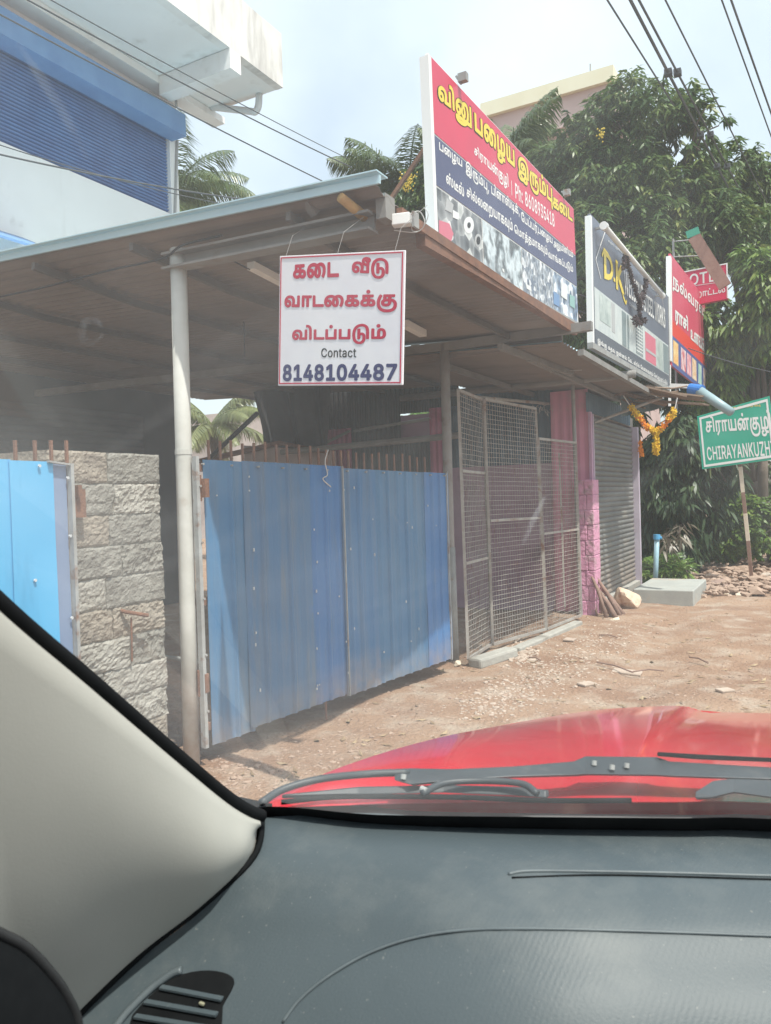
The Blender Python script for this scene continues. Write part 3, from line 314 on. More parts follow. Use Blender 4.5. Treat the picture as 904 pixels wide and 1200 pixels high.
3|673|262,-26 -82,23 -39,20 -39,30 -42,60 -12,39 -4,39 7,11 12,5 98,-2 14,-14 10,-35 27,-32 27,-14 47,-12 50,0 35,8 28,12 30,26 19,47 1,35 -14,47 -24,30 -36,22 -50,13 -102,1 -12,8 -4,12 4,86 160,187 -281,6 -12,18 2,86 10,10 12,2 437,-2 12,-18 -1,-74 -186,-219 70,-20 35,-17 31,-21 44,-48 21,-43 14,-54 0,-55 -10,-43 -33,-63 -43,-43 -22,-15 -45,-22 -43,-13
4|673|403,-19 -12,5 -8,11 -4,131 -316,2 -16,8 -4,12 0,78 8,21 271,471 14,20 16,8 90,-1 14,-11 0,-16 -265,-469 188,-2 6,209 18,12 86,0 12,-4 7,-16 2,-199 80,-4 12,-7 4,-12 0,-78 -4,-12 -16,-8 -76,-4 -1,-121 -5,-16 -15,-8
5|673|274,-26 -43,9 -44,18 -27,16 -39,35 -41,66 -10,39 5,36 15,8 94,-2 10,-10 12,-39 25,-30 47,-24 58,-4 55,21 30,29 23,51 4,54 -9,39 -22,39 -34,30 -35,16 -66,4 -43,-12 -55,-26 -86,12 -12,8 -4,43 41,336 10,10 12,2 387,-2 10,-10 2,-16 0,-70 -12,-18 -295,-6 -17,-152 73,19 63,1 47,-10 39,-15 39,-26 51,-55 22,-39 21,-78 0,-78 -12,-51 -19,-43 -51,-63 -47,-33 -51,-21 -39,-8
6|673|282,-26 -51,13 -55,30 -36,31 -33,47 -20,47 -13,66 0,43 9,51 17,51 35,70 205,309 24,16 97,-1 14,-11 0,-20 -167,-250 75,-4 47,-12 39,-19 43,-35 34,-47 21,-55 4,-31 -4,-106 -15,-43 -28,-46 -23,-28 -47,-35 -47,-22 -39,-9/303,91 26,-3 27,4 51,28 32,49 10,43 -5,51 -27,55 -46,32 -46,10 -43,-8 -45,-27 -20,-27 -17,-51 1,-47 19,-54 32,-35
7|673|141,-19 -18,12 2,20 306,613 -345,4 -11,8 -5,12 2,86 10,10 12,2 473,-2 12,-18 -2,-94 -324,-641 -18,-12
8|673|274,-26 -70,17 -63,33 -47,47 -30,59 -9,74 13,67 34,58 59,55 -40,39 -24,43 -14,55 -1,39 6,35 23,55 50,54 74,39 62,12 55,0 74,-17 55,-30 47,-46 22,-40 13,-47 -4,-82 -23,-54 -50,-59 46,-35 27,-35 20,-39 12,-43 0,-71 -18,-54 -14,-24 -39,-43 -35,-26 -31,-15 -55,-17 -31,-5/307,91 49,1 47,14 37,28 20,43 0,47 -22,45 -29,25 -41,18 -63,5 -51,-14 -37,-24 -28,-47 -4,-51 11,-31 15,-21 47,-29/303,435 26,-3 46,11 28,16 28,38 6,32 -6,46 -28,39 -28,15 -35,8 -58,-4 -42,-22 -26,-40 -6,-42 16,-47 15,-19 19,-14
9|673|188,-19 -16,8 -2,20 169,250 -85,8 -43,13 -50,30 -40,39 -25,43 -17,54 -5,79 9,50 10,32 28,51 24,27 55,41 39,17 58,12 51,0 47,-8 33,-11 53,-32 36,-35 21,-31 17,-35 16,-59 0,-86 -4,-27 -21,-63 -43,-82 -198,-293 -19,-12/296,372 48,-2 31,9 24,14 30,34 20,62 -6,55 -14,35 -16,24 -34,24 -54,14 -55,-14 -31,-21 -29,-46 -10,-35 1,-47 22,-57 33,-33
:|294|118,-23 -32,14 -15,14 -16,27 -4,39 12,32 27,27 24,12 43,0 27,-12 26,-27 9,-26 0,-37 -11,-27 -28,-26 -19,-9/118,372 -39,20 -16,19 -12,32 0,19 7,27 21,29 27,17 31,5 43,-13 27,-26 12,-27 0,-35 -11,-32 -24,-23 -27,-11
A|715|28,-19 -16,8 -2,24 261,719 11,11 11,5 110,-2 18,-26 261,-711 0,-16 -18,-12 -93,0 -16,5 -72,191 -6,7 -258,0 -13,-7 -68,-188 -17,-8/252,306 184,0 -92,270
C|755|336,-26 -82,21 -50,26 -44,35 -54,62 -26,47 -29,86 -8,59 0,105 8,59 23,74 43,78 44,48 50,37 71,31 70,13 59,0 97,-21 78,-45 48,-47 21,-31 29,-63 8,-31 -2,-24 -18,-12 -93,2 -15,14 -12,35 -20,35 -28,27 -50,27 -83,12 -46,-9 -49,-21 -37,-28 -29,-39 -21,-43 -16,-62 -4,-39 4,-94 16,-62 19,-40 31,-42 47,-35 66,-23 51,-1 66,18 47,30 29,38 22,55 12,10 97,1 14,-11 2,-24 -17,-58 -26,-47 -31,-40 -51,-43 -43,-24 -51,-18 -43,-8
D|747|90,-19 -15,8 -5,16 0,715 5,19 19,9 289,-4 78,-18 59,-27 36,-26 47,-47 19,-27 29,-59 21,-74 9,-66 -5,-112 -23,-95 -29,-59 -29,-39 -56,-51 -58,-32 -39,-14 -94,-17/201,103 128,-4 85,18 59,33 30,31 26,47 17,54 8,63 0,39 -12,78 -14,42 -29,48 -30,30 -35,22 -74,22 -55,4 -104,-4
E|626|90,-19 -15,8 -5,16 0,715 5,19 19,9 430,0 15,-5 9,-15 0,-74 -2,-12 -10,-10 -335,-6 3,-197 304,-2 16,-16 0,-74 -4,-19 -16,-9 -300,-1 -4,-197 1,-8 10,-4 332,-2 12,-18 0,-78 -4,-12 -19,-8
G|771|340,-26 -82,19 -54,28 -33,23 -42,43 -23,31 -30,55 -25,78 -8,59 0,109 16,86 25,66 45,71 39,40 50,34 75,30 55,9 63,0 66,-12 47,-17 70,-44 39,-40 34,-51 21,-51 6,-47 -18,-12 -97,2 -12,10 -22,47 -29,38 -31,26 -47,21 -70,8 -55,-12 -37,-18 -37,-28 -29,-39 -21,-43 -16,-62 -4,-39 4,-94 16,-62 21,-43 30,-39 28,-24 33,-18 59,-16 54,0 28,5 47,20 32,25 35,50 16,67 -161,3 -16,5 -8,15 0,78 4,12 16,8 285,-2 12,-18 -4,-128 -10,-47 -27,-67 -33,-47 -51,-47 -59,-31 -43,-15 -43,-8
H|768|90,-19 -15,8 -5,16 0,715 5,19 15,9 86,0 12,-2 10,-10 6,-303 324,-2 11,2 4,10 2,293 18,12 86,0 15,-5 9,-23 0,-711 -5,-20 -15,-8 -86,0 -12,2 -10,10 -6,319 -328,1 -10,-3 -1,-8 -2,-309 -18,-12
I|466|47,-19 -12,5 -8,15 0,78 5,12 15,8 102,1 7,7 0,511 -7,11 -98,1 -16,4 -8,16 2,86 10,10 12,2 352,-2 12,-18 0,-78 -4,-12 -16,-8 -102,-1 -7,-7 0,-511 7,-11 98,-1 16,-4 8,-16 -2,-86 -10,-10 -12,-2
K|697|90,-19 -15,8 -5,16 0,715 5,19 15,9 86,0 12,-2 10,-10 6,-325 308,332 16,5 105,0 20,-5 7,-19 -19,-28 -265,-285 277,-390 7,-16 -3,-16 -24,-8 -97,0 -16,8 -231,322 -7,5 -67,-66 -15,-22 -2,-235 -18,-12
L|590|90,-19 -15,8 -5,16 0,723 5,12 11,7 94,1 16,-8 4,-16 1,-621 319,-4 15,-16 1,-82 -8,-15 -12,-5
N|778|90,-19 -15,8 -5,16 0,715 5,19 23,9 98,0 16,-9 339,-531 4,524 8,11 12,5 86,0 15,-5 8,-23 0,-711 -4,-20 -23,-8 -102,0 -16,8 -339,536 -1,-528 -7,-11 -10,-4
O|790|340,-26 -51,9 -74,31 -51,37 -47,52 -33,54 -33,94 -8,59 0,105 8,59 27,82 43,74 55,55 35,26 63,28 78,16 62,0 55,-9 78,-31 43,-30 63,-67 30,-50 28,-82 12,-82 0,-79 -8,-66 -25,-82 -41,-74 -47,-52 -51,-37 -74,-31 -51,-9/343,99 60,-4 27,5 47,17 47,33 27,37 26,52 20,102 0,43 -12,78 -14,42 -33,56 -30,30 -31,20 -39,15 -43,8 -51,-4 -39,-12 -29,-14 -36,-28 -45,-70 -17,-55 -9,-50 5,-106 15,-58 21,-43 25,-35 31,-27 39,-22
P|664|90,-19 -15,8 -5,16 2,731 18,12 254,0 74,-9 67,-24 51,-38 23,-27 24,-43 11,-32 8,-43 0,-74 -25,-86 -22,-35 -35,-36 -66,-38 -63,-16 -187,-2 -6,-252 -18,-12/201,368 163,-3 35,8 34,19 27,35 12,35 4,35 -12,59 -18,30 -24,20 -51,19 -46,5 -121,-2
R|669|90,-19 -15,8 -5,16 2,731 18,12 254,0 90,-13 66,-28 59,-53 26,-47 17,-67 0,-74 -16,-62 -19,-40 -39,-43 -47,-35 145,-269 2,-24 -18,-12 -98,0 -16,4 -26,40 -126,235 -133,2 -10,-3 -1,-8 -2,-258 -18,-12/201,388 167,-3 35,8 31,16 28,34 13,58 -8,51 -19,35 -41,29 -39,10 -164,2
S|667|278,-30 -51,8 -51,17 -70,45 -35,43 -22,47 -10,43 4,27 16,8 98,-1 14,-14 18,-51 34,-30 55,-20 58,-4 71,17 43,30 16,22 10,28 -4,39 -19,27 -35,23 -222,72 -79,50 -27,31 -18,31 -13,51 0,47 9,43 16,35 25,35 40,35 55,30 58,17 94,4 86,-17 35,-16 43,-29 31,-32 30,-50 13,-63 -4,-16 -15,-8 -98,2 -10,10 -17,49 -32,28 -54,20 -55,4 -66,-17 -36,-26 -14,-23 -8,-31 8,-35 18,-22 35,-22 200,-63 82,-45 39,-39 22,-35 13,-51 0,-59 -13,-51 -22,-43 -35,-39 -24,-18 -51,-27 -43,-13 -50,-8
T|671|278,-19 -16,8 -4,16 -2,621 -213,6 -12,18 2,86 10,10 12,2 547,-2 10,-10 2,-16 0,-70 -12,-18 -213,-6 -2,-629 -8,-11 -10,-4
U|769|340,-30 -51,8 -54,17 -59,33 -55,55 -38,74 -13,63 2,516 10,10 16,2 82,0 18,-12 2,-500 5,-24 18,-45 37,-41 29,-17 40,-13 54,-4 47,8 37,14 36,28 26,39 13,43 5,47 1,461 7,11 12,5 94,-2 10,-10 2,-12 0,-508 -14,-66 -14,-32 -31,-47 -32,-31 -35,-26 -47,-23 -43,-13 -54,-8
W|1010|227,-19 -20,12 -11,36 -184,671 -4,24 4,16 16,8 90,0 11,-5 9,-11 140,-535 144,536 8,10 12,5 97,0 16,-5 15,-35 127,-488 10,-24 139,536 10,11 12,5 86,0 15,-5 8,-15 -4,-28 -198,-711 -17,-8 -101,0 -12,2 -10,10 -142,522 -143,-518 -10,-12 -11,-4
Y|704|293,-19 -11,5 -8,15 -2,293 -260,418 -2,24 10,10 12,2 97,0 16,-8 195,-314 192,314 15,8 114,-2 11,-14 -3,-16 -265,-426 -3,-297 -18,-12
Z|654|67,-19 -12,5 -8,15 0,67 6,15 365,543 -359,4 -12,8 -4,12 0,78 4,11 20,9 492,0 16,-5 8,-19 0,-63 -6,-15 -365,-543 359,-4 11,-8 5,-12 0,-78 -4,-12 -20,-8
a|587|196,-30 -51,12 -39,19 -40,35 -19,28 -20,58 0,67 10,35 38,51 58,33 82,21 153,23 11,16 -5,32 -18,33 -24,15 -35,10 -54,-5 -36,-15 -30,-27 -20,-27 -12,-4 -16,0 -74,25 -10,10 -1,16 19,39 35,40 66,40 40,13 54,9 43,0 55,-9 31,-10 48,-28 38,-43 23,-55 5,-27 -1,-403 -7,-11 -10,-4 -88,0 -14,11 -6,25 -39,-25 -47,-19/214,87 56,-2 43,13 31,21 17,23 13,31 5,27 -3,39 -149,-20 -31,-10 -24,-13 -15,-17 -7,-22 5,-31 19,-23
c|596|274,-30 -47,8 -47,17 -55,37 -35,39 -26,43 -24,75 -9,82 4,54 9,43 20,59 26,43 47,48 26,18 60,26 55,10 43,0 78,-18 66,-37 35,-35 19,-28 19,-43 0,-15 -18,-14 -82,-22 -16,8 -21,39 -23,24 -38,18 -66,5 -53,-23 -20,-20 -19,-31 -21,-66 -4,-39 4,-47 22,-71 21,-30 29,-24 21,-11 47,-8 47,10 39,22 21,26 14,35 12,7 86,-20 16,-10 4,-16 -23,-55 -16,-23 -63,-55 -47,-22 -35,-9
h|616|79,-19 -16,8 -4,16 0,723 4,12 12,7 89,1 12,-5 8,-15 4,-207 58,36 36,10 35,5 62,-5 32,-9 47,-26 31,-31 24,-43 14,-47 5,-35 0,-375 -8,-15 -12,-5 -86,0 -18,12 -2,368 -5,23 -23,43 -20,16 -33,11 -39,0 -28,-6 -27,-15 -24,-24 -18,-37 -5,-27 -2,-352 -18,-12
n|616|79,-19 -16,8 -4,16 0,535 4,16 16,8 85,-1 15,-11 5,-35 66,41 59,14 70,-5 67,-27 51,-51 18,-35 12,-43 5,-39 0,-367 -4,-16 -16,-8 -82,0 -12,2 -10,10 -2,368 -5,23 -23,43 -20,16 -33,11 -39,0 -28,-6 -27,-15 -24,-24 -18,-37 -5,-27 -2,-352 -18,-12
o|625|274,-30 -47,8 -47,17 -55,37 -35,39 -26,43 -24,75 -9,82 4,54 9,43 20,59 26,43 47,48 26,18 60,26 55,10 43,0 54,-10 63,-27 39,-29 31,-36 32,-55 15,-43 12,-66 0,-70 -8,-55 -19,-55 -32,-55 -31,-35 -59,-41 -43,-16 -50,-9/287,87 14,-2 47,9 27,14 27,26 23,43 16,66 -4,82 -25,67 -33,37 -23,15 -31,10 -59,-2 -31,-12 -31,-25 -31,-54 -16,-79 4,-54 9,-35 23,-51 22,-27 20,-13 19,-10
t|352|235,-26 -39,4 -47,17 -44,37 -19,32 -12,50 0,332 -7,8 -59,1 -15,15 -1,70 4,16 12,7 65,5 1,105 5,12 11,7 82,1 16,-4 8,-16 2,-105 95,-5 16,-15 0,-74 -8,-16 -12,-4 -85,0 -8,-8 0,-289 5,-39 10,-19 12,-7 20,-3 43,6 15,-7 8,-13 16,-66 -4,-16 -12,-10
"""
TAMIL = {}
for _ln in GLYPHS.strip().split('\n'):
    _k, _a, _c = _ln.split('|'); _cs = []
    for _s in (_c.split('/') if _c else []):
        _x = _y = 0; _pts = []
        for _p in _s.split():
            dx_, dy_ = _p.split(','); _x += int(dx_); _y += int(dy_); _pts.append((_x / 1000, _y / 1000))
        _cs.append(_pts)
    TAMIL[_k] = (float(_a) / 1000, _cs)
def grow(p, d):
    """move a closed outline outwards by d (inwards for a hole, both by their winding)"""
    out = []; n = len(p)
    for i in range(n):
        a, b, c = Vector(p[i - 1]), Vector(p[i]), Vector(p[(i + 1) % n]); e = (b - a).normalized(); f = (c - b).normalized()
        m = Vector((-(e.y + f.y), e.x + f.x)); L = m.length
        if L < 1e-3: out.append(tuple(b)); continue
        m /= L; k = max(.5, m.dot(Vector((-e.y, e.x)))); out.append(tuple(b + m * (d / k)))
    return out
def layout(txt):
    """letters in drawing order with their x positions"""
    txt = txt.replace('\u0bca', '\u0bc6\u0001').replace('\u0bcb', '\u0bc7\u0001'); seq = []; i = 0
    while i < len(txt):
        c = txt[i]; nx = txt[i + 1] if i + 1 < len(txt) else ''
        if nx and nx in '\u0bc6\u0bc7\u0bc8':
            seq.append(nx); seq.append(c); i += 2
            if i < len(txt) and txt[i] == '\u0001': seq.append('\u0bbe'); i += 1
        elif nx and c + nx in TAMIL: seq.append(c + nx); i += 2
        else: seq.append(c); i += 1
    out = []; x = 0.0
    for g in seq:
        if g == ' ': x += 0.36; continue
        out.append((g, x)); x += TAMIL[g][0]
    return out
def fill_curve(contours):
    cu = bpy.data.curves.new('tmp', 'CURVE'); cu.dimensions = '2D'; cu.fill_mode = 'BOTH'
    for pl in contours:
        sp = cu.splines.new('POLY'); sp.points.add(len(pl) - 1)
        for k, (x, y) in enumerate(pl): sp.points[k].co = (x, y, 0, 1)
        sp.use_cyclic_u = True
    return curve_faces(cu)
def curve_faces(cu):
    o = bpy.data.objects.new('tmp', cu); COL.objects.link(o); bpy.context.view_layer.update()
    ev = o.evaluated_get(bpy.context.evaluated_depsgraph_get()); me = ev.to_mesh()
    v = [(p.co.x, p.co.y) for p in me.vertices]; f = [tuple(p.vertices) for p in me.polygons]
    ev.to_mesh_clear(); bpy.data.objects.remove(o); bpy.data.curves.remove(cu); return v, f
_letters = {}
def letter(g, bold):
    if (g, bold) not in _letters:
        cs = [grow(c, bold) if bold else c for c in TAMIL[g][1]]
        v, f = fill_curve(cs); _letters[(g, bold)] = ([(x, y, 0.0) for x, y in v], f)
    return _letters[(g, bold)]
def text_mesh(txt, bold=0.0, tamil=True, space=1.0):
    """verts (x, y, lift) and faces of a line of text"""
    if tamil is None:
        cu = bpy.data.curves.new('tmp', 'FONT'); cu.body = txt; cu.resolution_u = 3; cu.offset = bold
        v, f = curve_faces(cu); return [(x, y, 0) for x, y in v], f
    V = []; F = []; 
    if bold >= .034:      # heavy face or printed outline: the letters laid down eight times around their place
        rad = .05 if bold > .06 else bold - .018
        for q in range(8):
            dx, dy = rad * math.cos(q * math.pi / 4), rad * math.sin(q * math.pi / 4); v, f = text_mesh(txt, 0, tamil); n = len(V)
            V += [(a + dx, b + dy, c + q * .00008) for a, b, c in v]; F += [tuple(i + n for i in t) for t in f]
        return V, F
    bold = 0.0
    for k, (g, x) in enumerate(layout(txt)):
        v, f = letter(g, bold); n = len(V); V += [(a + x, b, c + (k % 2) * .00006) for a, b, c in v]; F += [tuple(i + n for i in q) for q in f]
    return V, F

class Board:
    """a flat board with corners TL TR BR BL; u runs right, v runs down"""
    def __init__(s, TL, TR, BR, BL):
        s.c = [Vector(p) for p in (TL, TR, BR, BL)]
        s.n = (s.c[1] - s.c[0]).cross(s.c[0] - s.c[3]).normalized()
        s.w = (s.c[1] - s.c[0]).length; s.h = (s.c[3] - s.c[0]).length
    def P(s, u, v, off=0.0):
        a = s.c[0].lerp(s.c[1], u); b = s.c[3].lerp(s.c[2], u); return a.lerp(b, v) + s.n * off
    def uv(s, px, py):
        d = ray(px, py); t = (s.c[0] - CAM).dot(s.n) / d.dot(s.n); q = CAM + d * t
        u, v = 0.5, 0.5
        for _ in range(12):
            p = s.P(u, v); e = q - p
            du = (s.P(u + 1e-3, v) - p) / 1e-3; dv = (s.P(u, v + 1e-3) - p) / 1e-3
            a, b, c = du.dot(du), du.dot(dv), dv.dot(dv); x, y = e.dot(du), e.dot(dv); D = a * c - b * b
            u += (c * x - b * y) / D; v += (a * y - b * x) / D
        return u, v
    def body(s, mat, parent, th=0.03, name='panel', grow=0.0):
        g = grow
        return bevel(MB().slab([s.P(-g, -g), s.P(-g, 1 + g), s.P(1 + g, 1 + g), s.P(1 + g, -g)][::-1], -s.n * th).build(name, mat, parent), 0.002, 1)
    def rect(s, u0, v0, u1, v1, mat, parent, off, name='printed_panel', label=None, th=0.0015):
        return MB().slab([s.P(u0, v0, off), s.P(u1, v0, off), s.P(u1, v1, off), s.P(u0, v1, off)], s.n * th).build(name, mat, parent, label=label)
    def text(s, txt, u0, v0, u1, v1, mat, parent, off, bold=0.0, tamil=True, name='lettering', capv=None, fit=True):
        """text whose ink box fills u0..u1, v0..v1"""
        v, f = text_mesh(txt, bold, tamil)
        if not v: return None
        xs = [p[0] for p in v]; ys = [p[1] for p in v]; x0, x1, y0, y1 = min(xs), max(xs), min(ys), max(ys)
        vs = [s.P(lerp(u0, u1, (x - x0) / (x1 - x0)), lerp(v1, v0, (y - y0) / (y1 - y0)), off + z) for x, y, z in v]
        return finish(name, vs, f, mat, parent)
    def line(s, pts, wd, mat, parent, off, name='printed_line'):
        m = MB()
        for a, b in zip(pts, pts[1:]):
            A = s.P(a[0], a[1], off); B = s.P(b[0], b[1], off); m.bar(A, B, wd, 0.0012, up=s.n)
        return m.build(name, mat, parent)
    def edge(s, mat, parent, wd=0.03, th=0.04, sides='tblr', name='frame'):
        C = {'t': (0, 0, 1, 0), 'b': (0, 1, 1, 1), 'l': (0, 0, 0, 1), 'r': (1, 0, 1, 1)}; m = MB()
        for k in sides:
            a = C[k]; A = s.P(a[0], a[1]); B = s.P(a[2], a[3]); d = (B - A).normalized()
            e = wd * 0.5 if k in 'tb' else -wd * 0.5
            m.bar(A - d * e * 0.99 + s.n * (-th / 2 + 0.008), B + d * e * 0.99 + s.n * (-th / 2 + 0.008), wd, th, up=s.n)
        return m.build(name, mat, parent)

# ------------------------------------------------------------------ materials used in several places
m_dirt = M('dirt', (.25, .15, .098), (.35, .235, .16), scale=1.3, rough=0.95, bump=0.9, bscale=38, c3=(.40, .32, .25), s3=3.4, lo3=0.48, hi3=0.70, bdist=0.03)
m_asph = M('asphalt', (.05, .05, .052), (.075, .072, .07), scale=30, rough=0.9, bump=0.5, bscale=120)
m_conc = M('concrete', (.42, .41, .37), (.33, .32, .29), scale=6, rough=0.85, bump=0.4, bscale=60, c3=(.24, .22, .19), s3=2.2)
m_white = M('white_paint', (.80, .80, .78), (.72, .72, .70), scale=2, rough=0.7, bump=0.15, bscale=30)
m_wht_board = flat('board_white', (.82, .82, .80), 0.4)
m_grey_steel = M('grey_steel', (.36, .37, .36), (.28, .28, .27), scale=9, rough=0.55, bump=0.1, bscale=60, c3=(.22, .13, .08), s3=14, lo3=0.62, hi3=0.75)
m_rust = M('rusty_steel', (.24, .12, .075), (.16, .085, .06), scale=16, rough=0.9, bump=0.4, bscale=90)
m_black = M('black_plastic', (.018, .019, .02), (.03, .03, .031), scale=9, rough=0.5)
m_leafA = None

# ------------------------------------------------------------------ the ground
def axis(segs):
    out = [segs[0][0]]
    for a, b, st in segs:
        n = max(1, round((b - a) / st)); out += [a + (b - a) * (k + 1) / n for k in range(n)]
    return out
gx = axis([(-160, -30, 20), (-30, -8, 2), (-8, -3.4, .3), (-3.4, .5, .05), (.5, 3, .5), (3, 30, 4), (30, 160, 20)])
gy = axis([(-60, -5, 10), (-5, 2.0, .5), (2.0, 13.5, .05), (13.5, 20, .5), (20, 60, 5), (60, 300, 30)])
def gz(x, y):
    z = 0.028 * fbm((x, y, 0), 0.7, 3) + 0.010 * fbm((x, y, 3), 4.0, 4)
    tr = math.exp(-((x + 1.15 + 0.06 * (y - 6)) / 0.28) ** 2)
    z -= 0.03 * tr
    return z
gv = []; 
for y in gy:
    for x in gx:
        near = (-3.5 < x < .6) and (1.9 < y < 13.6)
        gv.append((x, y, gz(x, y) if near else (0.028 * fbm((x, y, 0), 0.7, 3) if abs(x) < 12 and y < 25 else 0.0)))
nxg = len(gx)
gf = [(j * nxg + i, j * nxg + i + 1, (j + 1) * nxg + i + 1, (j + 1) * nxg + i) for j in range(len(gy) - 1) for i in range(nxg - 1)]
struct(finish('ground', gv, gf, m_dirt, smooth=True))
rd = MB().span((0.75, -60, 0.02), (8.0, 300, 0.05)).build('road', m_asph); struct(rd)

# ------------------------------------------------------------------ upper building on the left
m_wall_w = M('whitewash', (.84, .84, .82), (.78, .78, .76), scale=1.2, rough=0.85, bump=0.2, bscale=25, c3=(.58, .57, .54), s3=2.5, lo3=0.60, hi3=0.82, streak=((.60, .58, .54), 3, .60, .85))
m_fascia = M('stained_whitewash', (.80, .79, .76), (.70, .68, .64), scale=1.5, rough=0.85, bump=0.2, bscale=25,
             c3=(.34, .32, .30), s3=1.3, lo3=0.50, hi3=0.80, st3=(1.0, 2.6, .55))
m_blue_sh = M('blue_shutter_paint', (.07, .15, .34), (.09, .20, .42), scale=3, rough=0.45)
m_blue_box = M('pale_blue_paint', (.17, .33, .58), (.13, .27, .52), scale=2.5, rough=0.55)
XB = -8.0
bld = thing('white_building', (XB, 4, 0), 'white two storey building with long blue roller shutter under its stained balcony slab', 'building')
zs0 = onX(199, 250, XB).z; zs1 = onX(199, 152, XB).z; ys1 = onX(200, 200, XB).y; yw1 = onX(209, 200, XB).y
ztop = onX(209, 137, XB).z
m = MB()
m.span((XB - 9, -6, 3.402), (XB, yw1, zs0)); m.span((XB - 9, ys1, zs0 + .002), (XB, yw1, ztop + .5)); m.span((XB - 9, -6, zs1), (XB, ys1 - .002, ztop + .5)); m.span((XB - 9, -6, zs0 + .002), (XB - .35, ys1 - .004, zs1 - .002))
m.build('wall', m_wall_w, bld)
MB().span((XB - 9, -6, 0), (XB - .003, yw1, 3.40)).build('lower_wall', M('shaded_plaster', (.085, .095, .11), (.06, .07, .08), scale=.8, rough=.9), bld)  # wall below the shed roof: shade put into its dark grey blue colour
nsl = 26; sh = (zs1 - zs0) / nsl
slv, slf = grid(lambda u, v: (0, 0, 0), 1, 1)
for k in range(nsl):
    mm = MB(); z0 = zs0 + k * sh + .002
    prof = [(0, 0), (.034, sh * .22), (.046, sh * .62), (.0, sh * .95)]
    vs = [(XB - .10 + p[0], yy, z0 + p[1]) for yy in (-6, ys1) for p in prof]
    mm.add(vs, [(i, i + 1, i + 5, i + 4) for i in range(3)])
    mm.build('shutter_slat', m_blue_sh, bld, smooth=True)
# painted shutter box over the opening
zb1 = onX(218, 135, XB + .28).z; zb0 = onX(218, 160, XB + .28).z; yb = onX(218, 150, XB + .28).y
MB().span((XB + .004, -6, zb0), (XB + .28, yb, zb1)).build('shutter_box', m_blue_box, bld)
XS = -6.5
c0 = onX(332, 103, XS); c1 = onX(332, 42, XS); cb = onX(269, 55, XS); ce = onX(282, 66, XS)
zsl = (c0.z + cb.z) / 2
m = MB()
m.span((XB, -6, zsl), (XS - .125, cb.y, zsl + .14)); m.span((XB, cb.y + .002, zsl + .004), (XS - .126, c0.y, c1.z - .01)); m.build('balcony_slab', m_wall_w, bld)
MB().span((XS - .124, -6, zsl - .003), (XS + .001, c0.y, c1.z + .01)).build('parapet', m_fascia, bld)
zbm = onX(275, 83, XS).z; y0_, y1_ = cb.y + .003, ce.y
pe = onX(250, 150, XB + .004); xo = onY(264, 147, pe.y).x
MB().span((XB + .004, -6, pe.z), (xo, pe.y, zsl - .006)).build('wall_beam', m_wall_w, bld)
MB().span((xo + .002, y0_, zbm), (XS + .003, y1_, zsl - .006)).build('cross_beam', m_wall_w, bld)
m = MB(); A = onX(304, 110, -6.9); B = onX(303, 124, -6.9); Cc = onX(299, 131, -6.95); D = onX(245, 125, -7.8)
m.tube(smoothpts([A, B, Cc, Cc.lerp(D, .15), D], 4), .05, 10).build('drain_pipe', flat('pvc_white', (.62, .64, .64), .4), bld, smooth=True)
m = MB(); m.tube(smoothpts([onX(196, 104, XB + .3), onX(205, 108, XB + .3), onX(207, 125, XB + .3)], 5), .018, 6)
m.tube([onX(208, 165, XB + .02), onX(205, 262, XB + .02)], .02, 6)
m.build('conduit', m_grey_steel, bld)
# little blue awning low on the wall
aw = onX(30, 292, -7.3)
a0 = onX(0, 280, XB + .05); a1 = onX(31, 293, XB + .05); a2 = onX(0, 312, -7.35)
MB().slab([(XB + .01, -4, a1.z + .12), (XB + .01, a1.y, a1.z + .12), (-7.3, a1.y, a1.z - .2), (-7.3, -4, a1.z - .2)], (0, 0, .03)).build('blue_awning', m_blue_box, bld)

# ------------------------------------------------------------------ the corrugated shed roof on pipe posts
m_sheet_top = M('blue_sheet_paint', (.42, .60, .68), (.48, .66, .72), scale=3, rough=0.45)
m_sheet_bot = M('sheet_underside', (.25, .21, .185), (.20, .17, .15), scale=1.6, rough=0.6, c3=(.17, .135, .115), s3=1.4, st3=(1, 3, 1))
m_beam = M('beam_paint', (.27, .265, .25), (.21, .20, .19), scale=5, rough=0.7, bump=.1, c3=(.22, .15, .11), s3=7, lo3=.62, hi3=.8)
YN = 2.95
XE = onY(445, 214, YN).x
def roofz(x, y):
    return 2.705 + 0.045 * (XE - x) + 0.075 * math.exp(-max(0, y - YN) / .30)
shed = thing('corrugated_shed_roof', (-3, 4, 0), 'long rust brown corrugated canopy with pale blue rim carried on pipe posts', 'shed roof')
def sheet(y0, y1, x0, x1, zf, dz, name='roof_sheet', parent=None, pitch=.09, amp=.009):
    nu = int((y1 - y0) / pitch * 4); nv = 10
    def f(u, v):
        y = lerp(y0, y1, u); x = lerp(x0, x1, v)
        s = max(-.6, min(.6, math.sin(2 * math.pi * (y / pitch)))) / .6
        return (x, y, zf(x, y) + dz + amp * s)
    vs, fs = grid(f, nu, nv); n = len(vs)
    vs2 = [(a, b, c + .003) for a, b, c in vs]
    fs2 = [tuple(i + n for i in q)[::-1] for q in fs]
    rim = []
    W = nu + 1
    for i in range(nu): rim += [(i, i + 1, n + i + 1, n + i), (nv * W + i + 1, nv * W + i, n + nv * W + i, n + nv * W + i + 1)]
    return finish(name, vs + vs2, fs + fs2 + rim, None, parent, mats=[m_sheet_bot, m_sheet_top], midx=[0] * len(fs) + [1] * len(fs2) + [0] * len(rim), smooth=False)
XEs = XE - .03
ys = [YN, 3.72, 4.50, 5.30, 6.12]
for k in range(4):
    sheet(ys[k], ys[k + 1] + .05, XEs, -8.0, roofz, .004 * (k % 2) , parent=shed)
